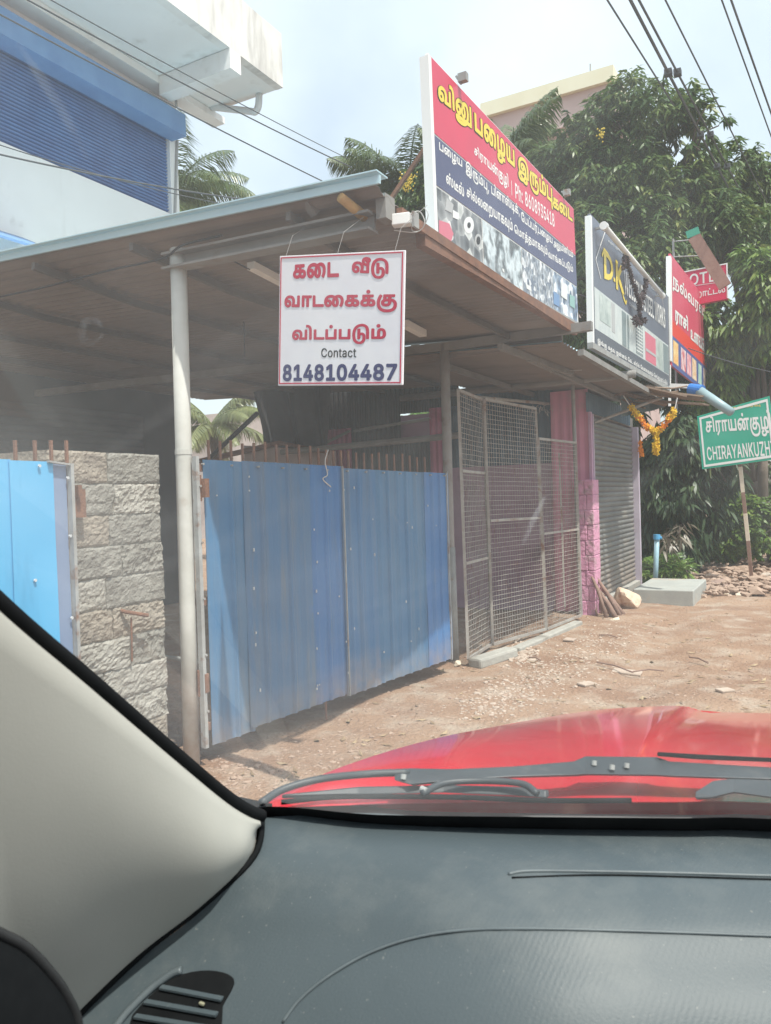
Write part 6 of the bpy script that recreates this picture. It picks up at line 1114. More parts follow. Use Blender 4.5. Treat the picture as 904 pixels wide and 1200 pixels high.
# ------------------------------------------------------------------ road sign
rs = thing('place_name_sign', onZ(882, 682, 0), 'green CHIRAYANKUZHI place name board with white border on banded post', 'road sign')
YS = onZ(882, 682, 0).y - .10
br_ = Board(onY(817, 488, YS), onY(902, 464, YS), onY(911, 538, YS), onY(823, 550, YS))
m_green = M('sign_green', (.015, .36, .235), (.02, .39, .26), scale=4, rough=.35)
br_.body(m_green, rs, .03)
bw = .028
for (u0, v0, u1, v1) in ((.03, .035, .97, .075), (.03, .925, .97, .965), (.03, .0752, .055, .9248), (.945, .0752, .97, .9248)): br_.rect(u0, v0, u1, v1, m_txt, rs, .002, 'border')
def TR_(txt, q, mat, bold, tamil): return T(br_, txt, q, mat, rs, bold, tamil, .003)
TR_('நல்வரவு', (858, 476.5, 480, 891, 473, 477), flat('sign_ochre', (.70, .55, .15), .4), .02, True)
TR_('சிராயன்குழி', (826, 488, 514, 902, 480, 512), m_txt, .03, True)
TR_('CHIRAYANKUZHI', (828, 524, 540, 906, 516, 534), m_txt, .012, False)
b = onZ(882, 682, 0); t = above(b, 867, 540); t.y = b.y; t2 = t.lerp(b, -.55)
dr = (t - b)
m_prust = M('post_rust', (.26, .16, .12), (.20, .12, .09), scale=10, rough=.9); m_pcream = M('post_cream', (.66, .58, .46), (.58, .48, .36), scale=12, rough=.8)
f = [0, .42, .595, .80, 1.0, 1.55]
bands = ((0, .34, m_prust), (.34, .565, m_pcream), (.565, .74, m_prust), (.74, .95, m_pcream), (.95, 1.42, m_prust))
for (a_, b__, mt) in bands: MB().bar(b + dr * a_ - (Vector((0, 0, .1)) if a_ == 0 else Vector()), b + dr * b__, .085, .05).build('post_band', mt, rs)

# ------------------------------------------------------------------ concrete step, stones, standpipe, sticks
st = MB().span((-2.0, 10.02, -.05), (-1.28, 11.35, .165)).build('concrete_step', M('fresh_concrete', (.40, .41, .38), (.34, .35, .33), scale=5, rough=.8, bump=.25, c3=(.42, .35, .28), s3=3)); bevel(st, .012, 2)
tag(st, 'low grey concrete step block in front of the roller shutter', 'step')
def rock(c, r, seed, mat, name='stone', flatz=.7, label=None, group=None, ang=None, parent=None):
    bm = bmesh.new(); bmesh.ops.create_icosphere(bm, subdivisions=3, radius=1.0)
    rr = random.Random(seed); pl = [Vector([rr.gauss(0, 1) for _ in range(3)]).normalized() for _ in range(9)]; dd = [rr.uniform(.55, .85) for _ in pl]
    st_ = Vector((rr.uniform(.8, 1.25), rr.uniform(.8, 1.25), flatz))
    for v in bm.verts:
        for p_, d_ in zip(pl, dd):
            k = v.co.dot(p_)
            if k > d_: v.co -= p_ * (k - d_)
        v.co += v.co.normalized() * .07 * fbm(v.co + Vector((seed, 0, 0)), 2.2, 4)
        v.co = Vector((v.co.x * st_.x, v.co.y * st_.y, v.co.z * st_.z)) * r
    me = bpy.data.meshes.new(name); bm.to_mesh(me); bm.free(); me.materials.append(mat)
    o = bpy.data.objects.new(name, me); COL.objects.link(o); o.location = c
    o.rotation_euler = (rr.uniform(-.3, .3), rr.uniform(-.3, .3), rr.uniform(0, 6))
    if label: tag(o, label, 'stone', group)
    return o
m_lat = M('laterite', (.62, .46, .34), (.70, .58, .46), scale=9, rough=.95, bump=.6, bscale=25, c3=(.40, .22, .14), s3=5, lo3=.55, hi3=.68)
m_stone = M('pale_stone', (.52, .44, .37), (.42, .35, .29), scale=9, rough=.95, bump=.5, bscale=30)
m_stone_d = M('brown_stone', (.25, .17, .14), (.33, .24, .20), scale=9, rough=.95, bump=.5, bscale=30)
q = onZ(733, 714, .0)
rock(q + Vector((0, .06, .12)), .16, 5, m_lat, 'laterite_boulder', 1.0, 'cream and rust laterite boulder beside the pink pier')
q = onZ(721, 727, 0); rock(q + Vector((0, 0, .01)), .07, 8, m_pcream, 'stone', .4, 'small flat whitish stone in front of the laterite boulder')
q = onZ(97, 0, 0) if False else onZ(534, 779, 0); rock(q + Vector((0.03, -.02, .015)), .04, 9, m_pcream, 'stone', .7, 'small whitish stone at the foot of the brown post')
stk = thing('stick_bundle', onZ(715, 722, 0), 'bundle of grey brown sticks and palm stalks leaning on the pink pier', 'sticks')
m_stk = M('old_stick', (.30, .20, .16), (.22, .14, .11), scale=10, rough=.9, bump=.3)
for (a, b, r_) in (((689, 664), (711, 724), .022), ((693, 668), (727, 722), .026), ((691, 672), (717, 723), .02), ((697, 680), (731, 721), .03), ((694, 684), (706, 720), .018), ((690, 690), (700, 722), .014), ((700, 690), (722, 724), .03)):
    B = onZ(b[0], b[1], .01); A = above(B + Vector((-.12, .18, 0)), *a); MB().tube([A, A.lerp(B, .5) + Vector((.02, -.01, 0)), B], [r_ * .5, r_ * .9, r_], 7).build('stick', m_stk, stk, smooth=True)
sp = thing('standpipe', onZ(769, 690, 0), 'pale blue PVC standpipe with blue cap beside the concrete step', 'pipe')
b = onZ(768, 690, 0); t = above(b, 770, 632)
MB().tube([b, t], .035, 12).build('pipe', M('pvc_pale', (.33, .50, .58), (.28, .44, .52), scale=5, rough=.4), sp, smooth=True)
MB().tube([t, t + Vector((0, 0, .07))], .05, 12).tube([t + Vector((0, 0, .02)), t + Vector((.07, 0, .02))], .02, 8).build('cap', flat('pvc_cap', (.10, .35, .60), .4), sp)
# rubble heap by the road sign
heap = MB()
for (px, py, r_, mt, lab) in ((806, 676, .15, m_stone, 'large buff stone slab on the rubble heap nearest the shutter shop'), (842, 668, .13, m_stone, 'long buff block tilted on the rubble heap left of the sign post'), (843, 688, .12, m_stone_d, 'dark brown rock behind the corner of the concrete step'), (851, 690, .08, m_stone_d, 'smaller brown rock touching the dark one by the step'), (858, 668, .12, m_stone, 'pale rounded stone midway between step and sign post'), (870, 655, .12, m_lat, 'cream stone topmost on the heap just left of the sign post'), (895, 662, .14, m_lat, 'flat cream stone right of the sign post base'), (899, 678, .10, m_stone, 'grey buff stone low in front of the heap at right edge'), (824, 684, .07, m_stone_d, 'small purple brown stone beside the step back corner'), (853, 697, .07, m_pcream, 'whitish lump lying alone in front of the heap'), (867, 699, .06, m_pcream, 'smaller whitish lump right of the lone white one'), (788, 688, .10, m_stone, 'pale flat stone between standpipe and concrete step')):
    q = onZ(px, py, 0); rock(q + Vector((0, 0, r_ * .35)), r_, int(px + py), mt, 'rubble_stone', .65, lab, 'rubble stones round the road sign post')
def small_stones(n, region, rs_, mat, name, label, zf=lambda x, y: 0.0, hgt=0.0):
    bm_v = []; bm_f = []
    ico = [(0, 0, 1), (.89, 0, .45), (.28, .85, .45), (-.72, .53, .45), (-.72, -.53, .45), (.28, -.85, .45), (.72, .53, -.45), (-.28, .85, -.45), (-.89, 0, -.45), (-.28, -.85, -.45), (.72, -.53, -.45), (0, 0, -1)]
    icf = [(0, 1, 2), (0, 2, 3), (0, 3, 4), (0, 4, 5), (0, 5, 1), (1, 6, 2), (2, 7, 3), (3, 8, 4), (4, 9, 5), (5, 10, 1), (6, 7, 2), (7, 8, 3), (8, 9, 4), (9, 10, 5), (10, 6, 1), (11, 7, 6), (11, 8, 7), (11, 9, 8), (11, 10, 9), (11, 6, 10)]
    for k in range(n):
        p = region(); s = random.uniform(*rs_) * (1 if random.random() < .8 else 1.7); a = random.uniform(0, 6.28); ca, sa = math.cos(a), math.sin(a); st_ = (random.uniform(.6, 1.5), random.uniform(.6, 1.3), random.uniform(.3, .8)); b = len(bm_v)
        j = [random.uniform(.7, 1.25) for _ in ico]
        for v, jj in zip(ico, j):
            x, y, z = v[0] * st_[0] * jj, v[1] * st_[1] * jj, v[2] * st_[2] * jj
            bm_v.append((p[0] + s * (x * ca - y * sa), p[1] + s * (x * sa + y * ca), p[2] + s * z))
        bm_f += [tuple(i + b for i in f_) for f_ in icf]
    o = finish(name, bm_v, bm_f, mat); o['kind'] = 'stuff'; o['label'] = label; o['category'] = 'stones'; return o
def onground(px, py):
    q = onZ(px, py, 0); return (q.x, q.y, gz(q.x, q.y))
def reg_all():
    while True:
        p = onground(random.uniform(232, 960), 950 - 265 * random.random() ** .8)
        if p[0] > -2.7: return p
def reg_patch():
    t = random.random(); cx = lerp(560, 735, t); cy = lerp(835, 735, t)
    return onground(cx + random.gauss(0, 26), cy + random.gauss(0, 10))
def reg_near(): return onground(random.gauss(258, 26), random.gauss(912, 16))
def reg_heap():
    px = random.uniform(782, 1010); return tuple(a + b for a, b in zip(onground(px, random.uniform(652, 700)), (0, 0, random.random() * .08)))
m_peb = M('pebbles', (.42, .31, .24), (.30, .21, .16), scale=6, rough=.95); m_peb2 = M('pale_chips', (.50, .41, .34), (.38, .30, .24), scale=6, rough=.95)
small_stones(2600, reg_all, (.004, .012), m_peb, 'gravel', 'brown pebbles scattered over the dirt forecourt')
small_stones(1300, reg_patch, (.004, .013), m_peb2, 'gravel', 'pale stone chips trodden into the dirt before the gates')
small_stones(150, reg_near, (.005, .014), m_peb, 'gravel', 'pale litter chips near the foot of the white post')
small_stones(1500, reg_heap, (.02, .065), m_peb, 'rubble', 'small rubble spread round the road sign post')
small_stones(160, lambda: onground(random.gauss(612, 9), random.gauss(768, 6)), (.008, .025), m_peb2, 'rubble', 'crumbled mortar at the end of the kerb piece')
# flat pale debris slabs, twigs
def chunk(px, py, w_, d_, label):
    q = onZ(px, py, 0); o = MB().box((0, 0, 0), (w_, d_, .018)).build('stone_slab', m_peb2); bevel(o, .006, 2); o.location = (q.x, q.y, gz(q.x, q.y) + .008); o.rotation_euler = (.05, .06, random.random() * 3); tag(o, label, 'slab')
chunk(735, 784, .22, .12, 'flat pale slab half buried in the middle of the forecourt'); chunk(668, 752, .16, .10, 'small pale slab fragment in front of the mesh gates'); chunk(688, 802, .14, .08, 'whitish flat chip behind the bonnet nearer the gates'); chunk(850, 812, .12, .07, 'flat grey stone at right of the forecourt')
for (a, b, lab_) in (((700, 776), (742, 788), 'thin bent twig by the half buried pale slab'), ((742, 787), (778, 786), 'level twig running right from the half buried slab'), ((808, 770), (830, 777), 'short dark twig alone at right of the forecourt'), ((702, 744), (724, 747), 'short twig just in front of the pink pier'), ((620, 770), (634, 774), 'tiny twig beside the crumbled kerb piece')):
    A = onZ(*a, .015); B = onZ(*b, .015); tag(MB().tube([A, A.lerp(B, .5) + Vector((0, .02, .01)), B], .006, 6).build('twig', m_stk), lab_, 'twig', 'twigs on the dirt')

# fallen leaves and flakes lying on the earth
lv = []; lf = []
for k in range(420):
    x, y, z = onground(random.uniform(232, 960), 950 - 270 * random.random() ** .7)
    if x < -2.7: continue
    a = random.uniform(0, 6.28); L_ = random.uniform(.015, .045); W_l = L_ * random.uniform(.25, .5); b = len(lv); ca, sa = math.cos(a), math.sin(a)
    for (p, q, h) in ((-L_, 0, .004), (0, W_l, .001), (L_, 0, random.uniform(.004, .02)), (0, -W_l, .001)): lv.append((x + p * ca - q * sa, y + p * sa + q * ca, z + h + .003))
    lf += [(b, b + 1, b + 2), (b, b + 2, b + 3)]
o = finish('leaf_litter', lv, lf, M('dead_leaf', (.20, .13, .08), (.42, .32, .20), scale=3, rough=.9)); o['kind'] = 'stuff'; o['label'] = 'dry fallen leaves and flakes strewn over the dirt forecourt'; o['category'] = 'leaves'

# ------------------------------------------------------------------ vegetation
def leaf_mat(name, stops, rough=.40, trans=.34):
    m = bpy.data.materials.new(name); m.use_nodes = True; n = m.node_tree.nodes; L = m.node_tree.links; p = n['Principled BSDF']
    p.inputs['Roughness'].default_value = rough; p.inputs['Specular IOR Level'].default_value = .5
    a = n.new('ShaderNodeAttribute'); a.attribute_name = 'tint'
    cr = n.new('ShaderNodeValToRGB'); e = cr.color_ramp.elements; e[0].position = stops[0][0]; e[0].color = srgb(stops[0][1]); e[1].position = stops[-1][0]; e[1].color = srgb(stops[-1][1])
    for q, c in stops[1:-1]: k = e.new(q); k.color = srgb(c)
    L.new(a.outputs['Fac'], cr.inputs['Fac']); L.new(cr.outputs['Color'], p.inputs['Base Color'])
    t = n.new('ShaderNodeBsdfTranslucent'); L.new(cr.outputs['Color'], t.inputs['Color']); mx = n.new('ShaderNodeMixShader'); mx.inputs['Fac'].default_value = trans
    L.new(p.outputs['BSDF'], mx.inputs[1]); L.new(t.outputs['BSDF'], mx.inputs[2]); L.new(mx.outputs['Shader'], n['Material Output'].inputs['Surface']); return m
lm_mango = leaf_mat('mango_leaf', [(0, (.030, .072, .026)), (.45, (.070, .135, .040)), (.8, (.14, .20, .058)), (1, (.24, .27, .08))])
lm_dark = leaf_mat('dark_leaf', [(0, (.022, .050, .022)), (.5, (.050, .092, .036)), (.85, (.10, .145, .052)), (1, (.18, .21, .08))])
lm_lime = leaf_mat('young_leaf', [(0, (.05, .11, .02)), (.5, (.13, .22, .035)), (1, (.30, .36, .07))], .45, .35)
lm_bush = leaf_mat('bush_leaf', [(0, (.05, .11, .025)), (.6, (.12, .23, .05)), (1, (.25, .34, .09))])
lm_palm = leaf_mat('palm_leaf', [(0, (.05, .09, .035)), (.6, (.10, .15, .05)), (1, (.22, .24, .10))], .35, .2)
lm_dry = leaf_mat('dry_leaf', [(0, (.11, .09, .07)), (.6, (.20, .17, .13)), (1, (.32, .29, .23))])
m_bark = M('bark', (.14, .11, .085), (.09, .07, .055), scale=8, rough=.95, bump=.8, bscale=25, stretch=(1, 1, .3))

def leaf_cloud(lobes, nros, ll, lw, per, droop, tint0=0.5, tvar=.22, seed=1, gap=.32, inner=.25, drooptwig=.4):
    """leaf faces in rosettes near the surface of ellipsoid lobes ((centre),(radii))"""
    g = np.random.default_rng(seed)
    vol = np.array([(r[0] * r[1] * r[2]) ** (2 / 3) for _, r in lobes]); pick = g.choice(len(lobes), nros, p=vol / vol.sum())
    C = np.array([tuple(c) for c, _ in lobes])[pick]; Rr = np.array([r for _, r in lobes])[pick]
    d = g.normal(size=(nros, 3)); d /= np.linalg.norm(d, axis=1)[:, None]
    rad = np.where(g.random(nros) < inner, g.uniform(.35, .8, nros), g.uniform(.80, 1.10, nros))
    # lumpy surface
    lump = np.array([noise.noise(Vector(tuple(c + dd * 2.1)) * 1.0) for c, dd in zip(C, d)])
    rad = rad * (1 + .22 * lump)
    P = C + d * Rr * rad[:, None]
    dens = np.array([noise.noise(Vector(tuple(p)) * 1.1 + Vector((seed, 0, 0))) for p in P])
    keep = dens > (-1 + gap * 2) * .5 - .05 if gap > .5 else dens > -.5 + gap
    keep = dens > (gap - .5)
    P = P[keep]; d = d[keep]; n = len(P)
    rt = np.clip(tint0 + tvar * g.normal(size=n) * .6 + .12 * dens[keep], 0, 1)
    P = np.repeat(P, per, 0); D = np.repeat(d, per, 0); tint = np.clip(np.repeat(rt, per) + g.normal(size=n * per) * .10, 0, 1)
    N = len(P)
    a = g.uniform(0, 2 * np.pi, N)
    dirn = np.stack([np.cos(a), np.sin(a), np.zeros(N)], 1) * g.uniform(.45, 1, N)[:, None] + D * .45
    dirn[:, 2] -= droop * g.uniform(.3, 1.3, N)
    dirn /= np.linalg.norm(dirn, axis=1)[:, None]
    L = ll * g.uniform(.65, 1.2, N); W = lw * g.uniform(.75, 1.2, N)
    side = np.cross(dirn, np.array([0, 0, 1.0]) + g.normal(size=(N, 3)) * .45); side /= np.linalg.norm(side, axis=1)[:, None] + 1e-9
    nor = np.cross(side, dirn)
    P = P + g.normal(size=(N, 3)) * ll * .12
    def pt(t, w, sag): return P + dirn * (L * t)[:, None] + side * (W * w)[:, None] - np.array([0, 0, 1.0]) * (L * sag)[:, None] + nor * (np.abs(W * w) * .25)[:, None]
    V = np.stack([pt(.02, 0, 0), pt(.32, -.5, .03), pt(.32, .5, .03), pt(.68, -.42, .12), pt(.68, .42, .12), pt(1, 0, .28)], 1).reshape(-1, 3)
    b = np.arange(N) * 6
    F = np.concatenate([np.stack([b, b + 2, b + 1], 1), np.stack([b + 1, b + 2, b + 4], 1), np.stack([b + 1, b + 4, b + 3], 1), np.stack([b + 3, b + 4, b + 5], 1)])
    return V, F, np.repeat(tint, 6)
def np_mesh(name, V, F, mat, parent=None, tint=None, kind=None):
    me = bpy.data.meshes.new(name); me.vertices.add(len(V)); me.vertices.foreach_set('co', np.asarray(V, dtype=np.float32).ravel())
    k = F.shape[1]; me.loops.add(len(F) * k); me.loops.foreach_set('vertex_index', F.astype(np.int32).ravel()); me.polygons.add(len(F))
    me.polygons.foreach_set('loop_start', np.arange(0, len(F) * k, k, dtype=np.int32)); me.update(calc_edges=True); me.materials.append(mat)
    if tint is not None:
        at = me.attributes.new('tint', 'FLOAT', 'POINT'); at.data.foreach_set('value', tint.astype(np.float32))
    o = bpy.data.objects.new(name, me); COL.objects.link(o)
    if parent is not None: o.parent = parent; o.matrix_parent_inverse = Matrix.Translation(-parent.location)
    if kind: o['kind'] = kind
    return o
def px_lobes(Y, rows, depthr=None):
    out = []
    for r in rows:
        cx, cy, rx, ry = r[:4]; yy = Y + (r[4] if len(r) > 4 else 0); c = onY(cx, cy, yy); dep = (c - CAM).dot(_f); k = dep / FPX
        out.append((c, (rx * k, max(.35, (rx + ry) * .5 * k * .9), ry * k)))
    return out
def tree(name, label, lobes, nros, mat, base, ll=.22, lw=.055, per=9, droop=.7, seed=1, tint0=.45, gap=.28, trunk_r=.22, group=None, inner=.25, cat='tree', tvar=.22):
    t = thing(name, base, label, cat, group)
    V, F, ti = leaf_cloud(lobes, nros, ll, lw, per, droop, tint0, tvar, seed, gap, inner)
    np_mesh('leaves' if cat in ('bush', 'weeds', 'twigs') else 'crown', V, F, mat, t, ti, kind='stuff')
    rr = random.Random(seed); m = MB(); base = Vector(base)
    cz = Vector((sum(c.x for c, _ in lobes), sum(c.y for c, _ in lobes), sum(c.z for c, _ in lobes))) / len(lobes)
    fork = base.lerp(cz, .45); m.tube(smoothpts([base - Vector((0, 0, .2)), base.lerp(fork, .5) + Vector((rr.uniform(-.2, .2), 0, 0)), fork], 4), [trunk_r * (1 - .35 * i / 8) for i in range(9)], 10).build('stem' if cat in ('bush', 'weeds', 'twigs') else 'trunk', m_bark, t, smooth=True)
    m = MB()
    for c, r in lobes:
        mid = fork.lerp(c, .55) + Vector((rr.uniform(-.3, .3), rr.uniform(-.3, .3), .2)); pts = smoothpts([fork, mid, c], 4); n_ = len(pts)
        m.tube(pts, [trunk_r * .5 * (1 - .8 * i / (n_ - 1)) for i in range(n_)], 7)
        for _ in range(5):
            d = Vector([rr.gauss(0, 1) for _ in range(3)]).normalized(); e = c + Vector((d.x * r[0], d.y * r[1], d.z * r[2])) * .85; pts = [c.lerp(mid, .3), c.lerp(e, .5) + Vector((0, 0, .08)), e]; m.tube(pts, [trunk_r * .14, trunk_r * .1, .012], 5)
    m.build('branch', m_bark, t, smooth=True); return t

LA = px_lobes(17, [(748, 150, 62, 58), (700, 178, 52, 46), (806, 172, 48, 52), (735, 232, 88, 62), (656, 262, 44, 60), (664, 330, 50, 66), (720, 320, 86, 80, -1), (800, 262, 62, 66), (640, 205, 30, 30), (842, 300, 60, 70), (770, 380, 90, 60, -1)])
tree('mango_tree', 'tall dark green mango tree rising behind the scrap and welding signs', LA, 8200, lm_mango, (LA[3][0].x, 17.6, 0), seed=3, tint0=.60, droop=.7, ll=.21, lw=.056)
LB = px_lobes(20, [(862, 222, 42, 48), (885, 285, 40, 40), (845, 262, 44, 50), (905, 325, 40, 36), (935, 350, 50, 60)])
tree('mango_tree', 'rounded mango tree at right with its top just under the street wires', LB, 3000, lm_mango, (LB[0][0].x, 20.5, 0), seed=5, tint0=.62, ll=.21, lw=.056, droop=.7)
LC = px_lobes(15, [(880, 325, 44, 32), (862, 372, 40, 34), (905, 360, 42, 46), (850, 415, 26, 30), (845, 455, 26, 22), (890, 402, 40, 24)])
tree('young_mango_tree', 'bright yellow green young mango tree behind the HOTEL sign', LC, 1500, lm_lime, (LC[2][0].x, 15.4, 0), seed=8, tint0=.40, ll=.22, lw=.05, trunk_r=.12, gap=.36, droop=.9)
LE = px_lobes(16, [(868, 438, 46, 34), (905, 440, 40, 40), (800, 440, 40, 40), (835, 480, 50, 26)])
tree('grey_leaved_tree', 'dull grey green tree over the top of the green road sign', LE, 1500, lm_dark, (LE[1][0].x, 16.5, 0), seed=9, tint0=.62, ll=.18, lw=.045, trunk_r=.12, gap=.25)
LD = px_lobes(13.6, [(790, 530, 44, 44), (770, 570, 30, 60), (800, 590, 44, 50), (832, 545, 30, 34), (785, 640, 30, 34), (740, 520, 40, 50)])
tree('low_mango_tree', 'low dark mango tree filling the corner between shutter shop and road sign', LD, 2900, lm_dark, (LD[2][0].x, 14.0, 0), seed=12, tint0=.52, ll=.24, lw=.052, droop=1.1, trunk_r=.14, gap=.20, inner=.35)
LF = px_lobes(15.5, [(492, 232, 26, 30), (475, 262, 28, 26), (505, 265, 26, 26), (520, 220, 26, 40)])
tree('leafy_tree', 'small leafy tree with yellow flower clusters peeping past the roof corner', LF, 800, lm_mango, (LF[1][0].x, 15.8, 0), seed=15, tint0=.5, ll=.20, lw=.05, trunk_r=.12)
fl_ = MB()
for (px, py) in ((474, 208), (478, 214), (471, 216), (482, 209), (476, 220), (704, 157)):
    q = onY(px, py, 14.2 if px < 500 else 15.0)
    for k in range(26):
        c = q + Vector((random.gauss(0, .05), random.gauss(0, .05), random.gauss(0, .05))); s = .02; fl_.add([c + Vector((s, 0, 0)), c + Vector((0, s, 0)), c + Vector((-s, 0, 0)), c + Vector((0, -s, 0)), c + Vector((0, 0, s)), c - Vector((0, 0, s))], [(0, 1, 4), (1, 2, 4), (2, 3, 4), (3, 0, 4), (1, 0, 5), (2, 1, 5), (3, 2, 5), (0, 3, 5)])
tag(fl_.build('yellow_flowers', flat('flower_yellow', (.65, .50, .08), .7), kind='stuff'), 'sprays of yellow flowers in the trees behind the roof', 'flowers')
LG = px_lobes(14.6, [(838, 632, 34, 24), (850, 628, 36, 24), (885, 622, 34, 30), (915, 618, 34, 34), (872, 600, 26, 20), (945, 620, 40, 34)])
tree('roadside_bush', 'sunlit bright green bush behind the road sign post', LG, 2200, lm_lime, (LG[1][0].x, 14.7, 0), seed=21, tint0=.45, ll=.10, lw=.045, trunk_r=.03, gap=.18, cat='bush', droop=.3)
LH = px_lobes(17, [(880, 560, 30, 20), (862, 580, 28, 22), (905, 585, 30, 16)])
tree('grey_bush', 'thin greyish bush against the pale far wall', LH, 300, lm_dark, (LH[1][0].x, 17.2, 0), seed=23, tint0=.8, ll=.16, lw=.05, trunk_r=.05, gap=.3, cat='bush')
LI = px_lobes(12.4, [(762, 668, 8, 12), (785, 662, 16, 10), (800, 668, 12, 8)])
tree('weeds', 'green and straw weeds around the standpipe and rubble', LI, 110, lm_bush, (LI[1][0].x, 12.4, 0), seed=25, tint0=.75, ll=.16, lw=.03, trunk_r=.008, gap=.2, cat='weeds', droop=-.2)
# dry bleached leaf sprays hanging near the shutter
LJ = px_lobes(12.2, [(785, 632, 13, 6), (798, 620, 8, 10)])
tree('dry_twigs', 'bare pale drooping twigs between standpipe and road sign', LJ, 16, lm_dry, (LJ[1][0].x, 12.3, 0), seed=26, tint0=.8, ll=.22, lw=.035, per=4, trunk_r=.01, gap=0, cat='twigs')

LK = px_lobes(13.5, [(486, 500, 26, 16), (510, 495, 20, 16)])
tree('back_bush', 'patch of green leaves showing through the hole in the shed partition', LK, 320, lm_bush, (LK[0][0].x, 13.7, 0), seed=31, tint0=.6, ll=.14, lw=.05, trunk_r=.03, gap=.05, cat='bush')
def palm(label, base, crown, fl, nf, seed, leaflet=.55, tint=.55, angs=None, lw=.034, droopf=.6, nl=84):
    rr = random.Random(seed); g = np.random.default_rng(seed)
    t = thing('coconut_palm', Vector((base[0], base[1], 0)), label, 'palm')
    b = Vector((base[0], base[1], -.2)); c = Vector(crown)
    MB().tube(smoothpts([b, b.lerp(c, .5) + Vector((.25, 0, 0)), c], 6), [.17 - .05 * i / 12 for i in range(13)], 10).build('trunk', m_bark, t, smooth=True)
    for k in range(nf):
        az = angs[k][0] if angs else k * 2.399 + rr.uniform(-.2, .2); el = angs[k][1] if angs else rr.uniform(-.35, 1.1); L = fl * rr.uniform(.85, 1.1)
        p = c.copy(); d = Vector((math.cos(az) * math.cos(el), math.sin(az) * math.cos(el), math.sin(el))); pts = [p.copy()]; n = 16
        for i in range(n):
            d = (d + Vector((0, 0, -droopf * (0.5 + i / n) / n * 2.2))).normalized(); p = p + d * (L / n); pts.append(p.copy())
        m = MB(); m.tube(pts, [.035 * (1 - .85 * i / n) for i in range(n + 1)], 5)
        tv = [tint] * len(m.v)
        for i in range(nl):
            f_ = (i + .5) / nl; f_ = .10 + .90 * f_; x = f_ * n; j = min(n - 1, int(x)); q = pts[j].lerp(pts[j + 1], x - j); tg = (pts[j + 1] - pts[j]).normalized()
            up = Vector((0, 0, 1)); sd_ = tg.cross(up).normalized(); ll_ = leaflet * (math.sin(math.pi * min(1, f_ * .9 + .12)) ** .6) * rr.uniform(.85, 1.1)
            for s in (-1, 1):
                dr_ = (sd_ * s * 1.0 + tg * .75 + Vector((0, 0, -.35 - .75 * rr.random()))).normalized(); wv = tg * lw * .5
                e1 = q + dr_ * ll_ * .5; e2 = q + (dr_ + Vector((0, 0, -.35))).normalized() * ll_
                bi = len(m.v); m.add([q - wv * .6, q + wv * .6, e1 + wv, e1 - wv, e2], [(0, 1, 2, 3), (3, 2, 4)]); tv += [min(1, max(0, tint + rr.gauss(0, .15)))] * 5
        o = m.build('frond', lm_palm, t); at = o.data.attributes.new('tint', 'FLOAT', 'POINT'); at.data.foreach_set('value', tv)
    return t
c = onY(196, 232, 21.0); palm('coconut palm whose fronds fan out right of the white building pillar', (c.x, c.y), c, 3.6, 30, 4, 1.2)
c = onY(478, 232, 22.0); palm('coconut palm with arching fronds left of the scrap shop sign', (c.x - .3, c.y), c, 3.0, 30, 7, 1.05)
c = onY(582, 192, 20.0); palm('coconut palm with stiff fronds spiking above the scrap shop sign', (c.x, c.y), c, 2.3, 30, 9, .9, droopf=.35)
c = onY(248, 498, 15.0); palm('low sunlit palm seen through the opening beneath the shed roof', (c.x, c.y), Vector((c.x, c.y, c.z)), 1.9, 14, 12, .55, tint=.95)

# ------------------------------------------------------------------ far buildings and walls
m_yelw = M('cream_yellow', (.80, .77, .60), (.76, .72, .54), scale=1, rough=.8); m_pbr = M('pink_brown_wall', (.52, .40, .37), (.44, .33, .31), scale=.6, rough=.9, c3=(.30, .24, .23), s3=.8)
fb = thing('far_pink_building', onY(640, 150, 30), 'distant pinkish brown building with cream yellow parapet above the mango tree', 'building')
a = onY(572, 128, 30); b = onY(712, 88, 30); a2 = onY(560, 160, 30); zt_ = (a.z + b.z) / 2 + .1; zp = onY(640, 122, 30).z
MB().span((a.x, 30.15, 0), (b.x, 40, zp - .6)).build('wall', m_pbr, fb)
zc = onY(640, 160, 30).z
MB().slab([(a.x, 29.6, zc), (b.x + .2, 29.6, zc), (b.x + .2, 29.6, zp - .1), (a.x, 29.6, zp - .1)], (0, 10, 0)).build('upper_wall', M('pink_brown_band', (.58, .45, .42), (.50, .38, .36), scale=.6), fb)
MB().span((a.x - .1, 29.4, zp - .098), (b.x + .35, 40.1, zp + .45)).build('parapet', m_yelw, fb)
q = onY(692, 92, 30.5); MB().tube([Vector((q.x, q.y, zp)), onY(692, 75, 30.5)], .03, 6).build('antenna', m_grey_steel, fb)
hw = thing('far_white_wall', onY(880, 560, 24), 'pale white house wall beyond the bushes at far right', 'house')
a = onY(838, 590, 24); b = onY(960, 590, 24); zt_ = onY(880, 500, 24).z
MB().span((a.x, 24, 0), (b.x, 24.3, zt_)).build('wall', m_white, hw)
MB().span((a.x, 23.9, onY(880, 566, 24).z), (b.x, 23.998, onY(880, 560, 24).z)).span((a.x, 23.9, onY(880, 578, 24).z), (b.x, 23.998, onY(880, 573, 24).z)).build('ledge', m_conc, hw)
hh_ = thing('far_white_house', onY(262, 510, 24), 'tiny pale house with grey window seen through the shed opening', 'house')
a = onY(225, 540, 24); b = onY(300, 540, 24); MB().span((a.x - 2, 24, 0), (b.x + 1, 30, onY(260, 484, 24).z)).build('wall', M('pale_pink', (.62, .54, .50), (.55, .48, .45)), hh_)
w0 = onY(246, 518, 24); w1_ = onY(258, 502, 24); MB().span((w0.x, 23.94, w0.z), (w1_.x, 23.998, w1_.z)).build('window', flat('window_grey', (.18, .22, .24), .2), hh_)
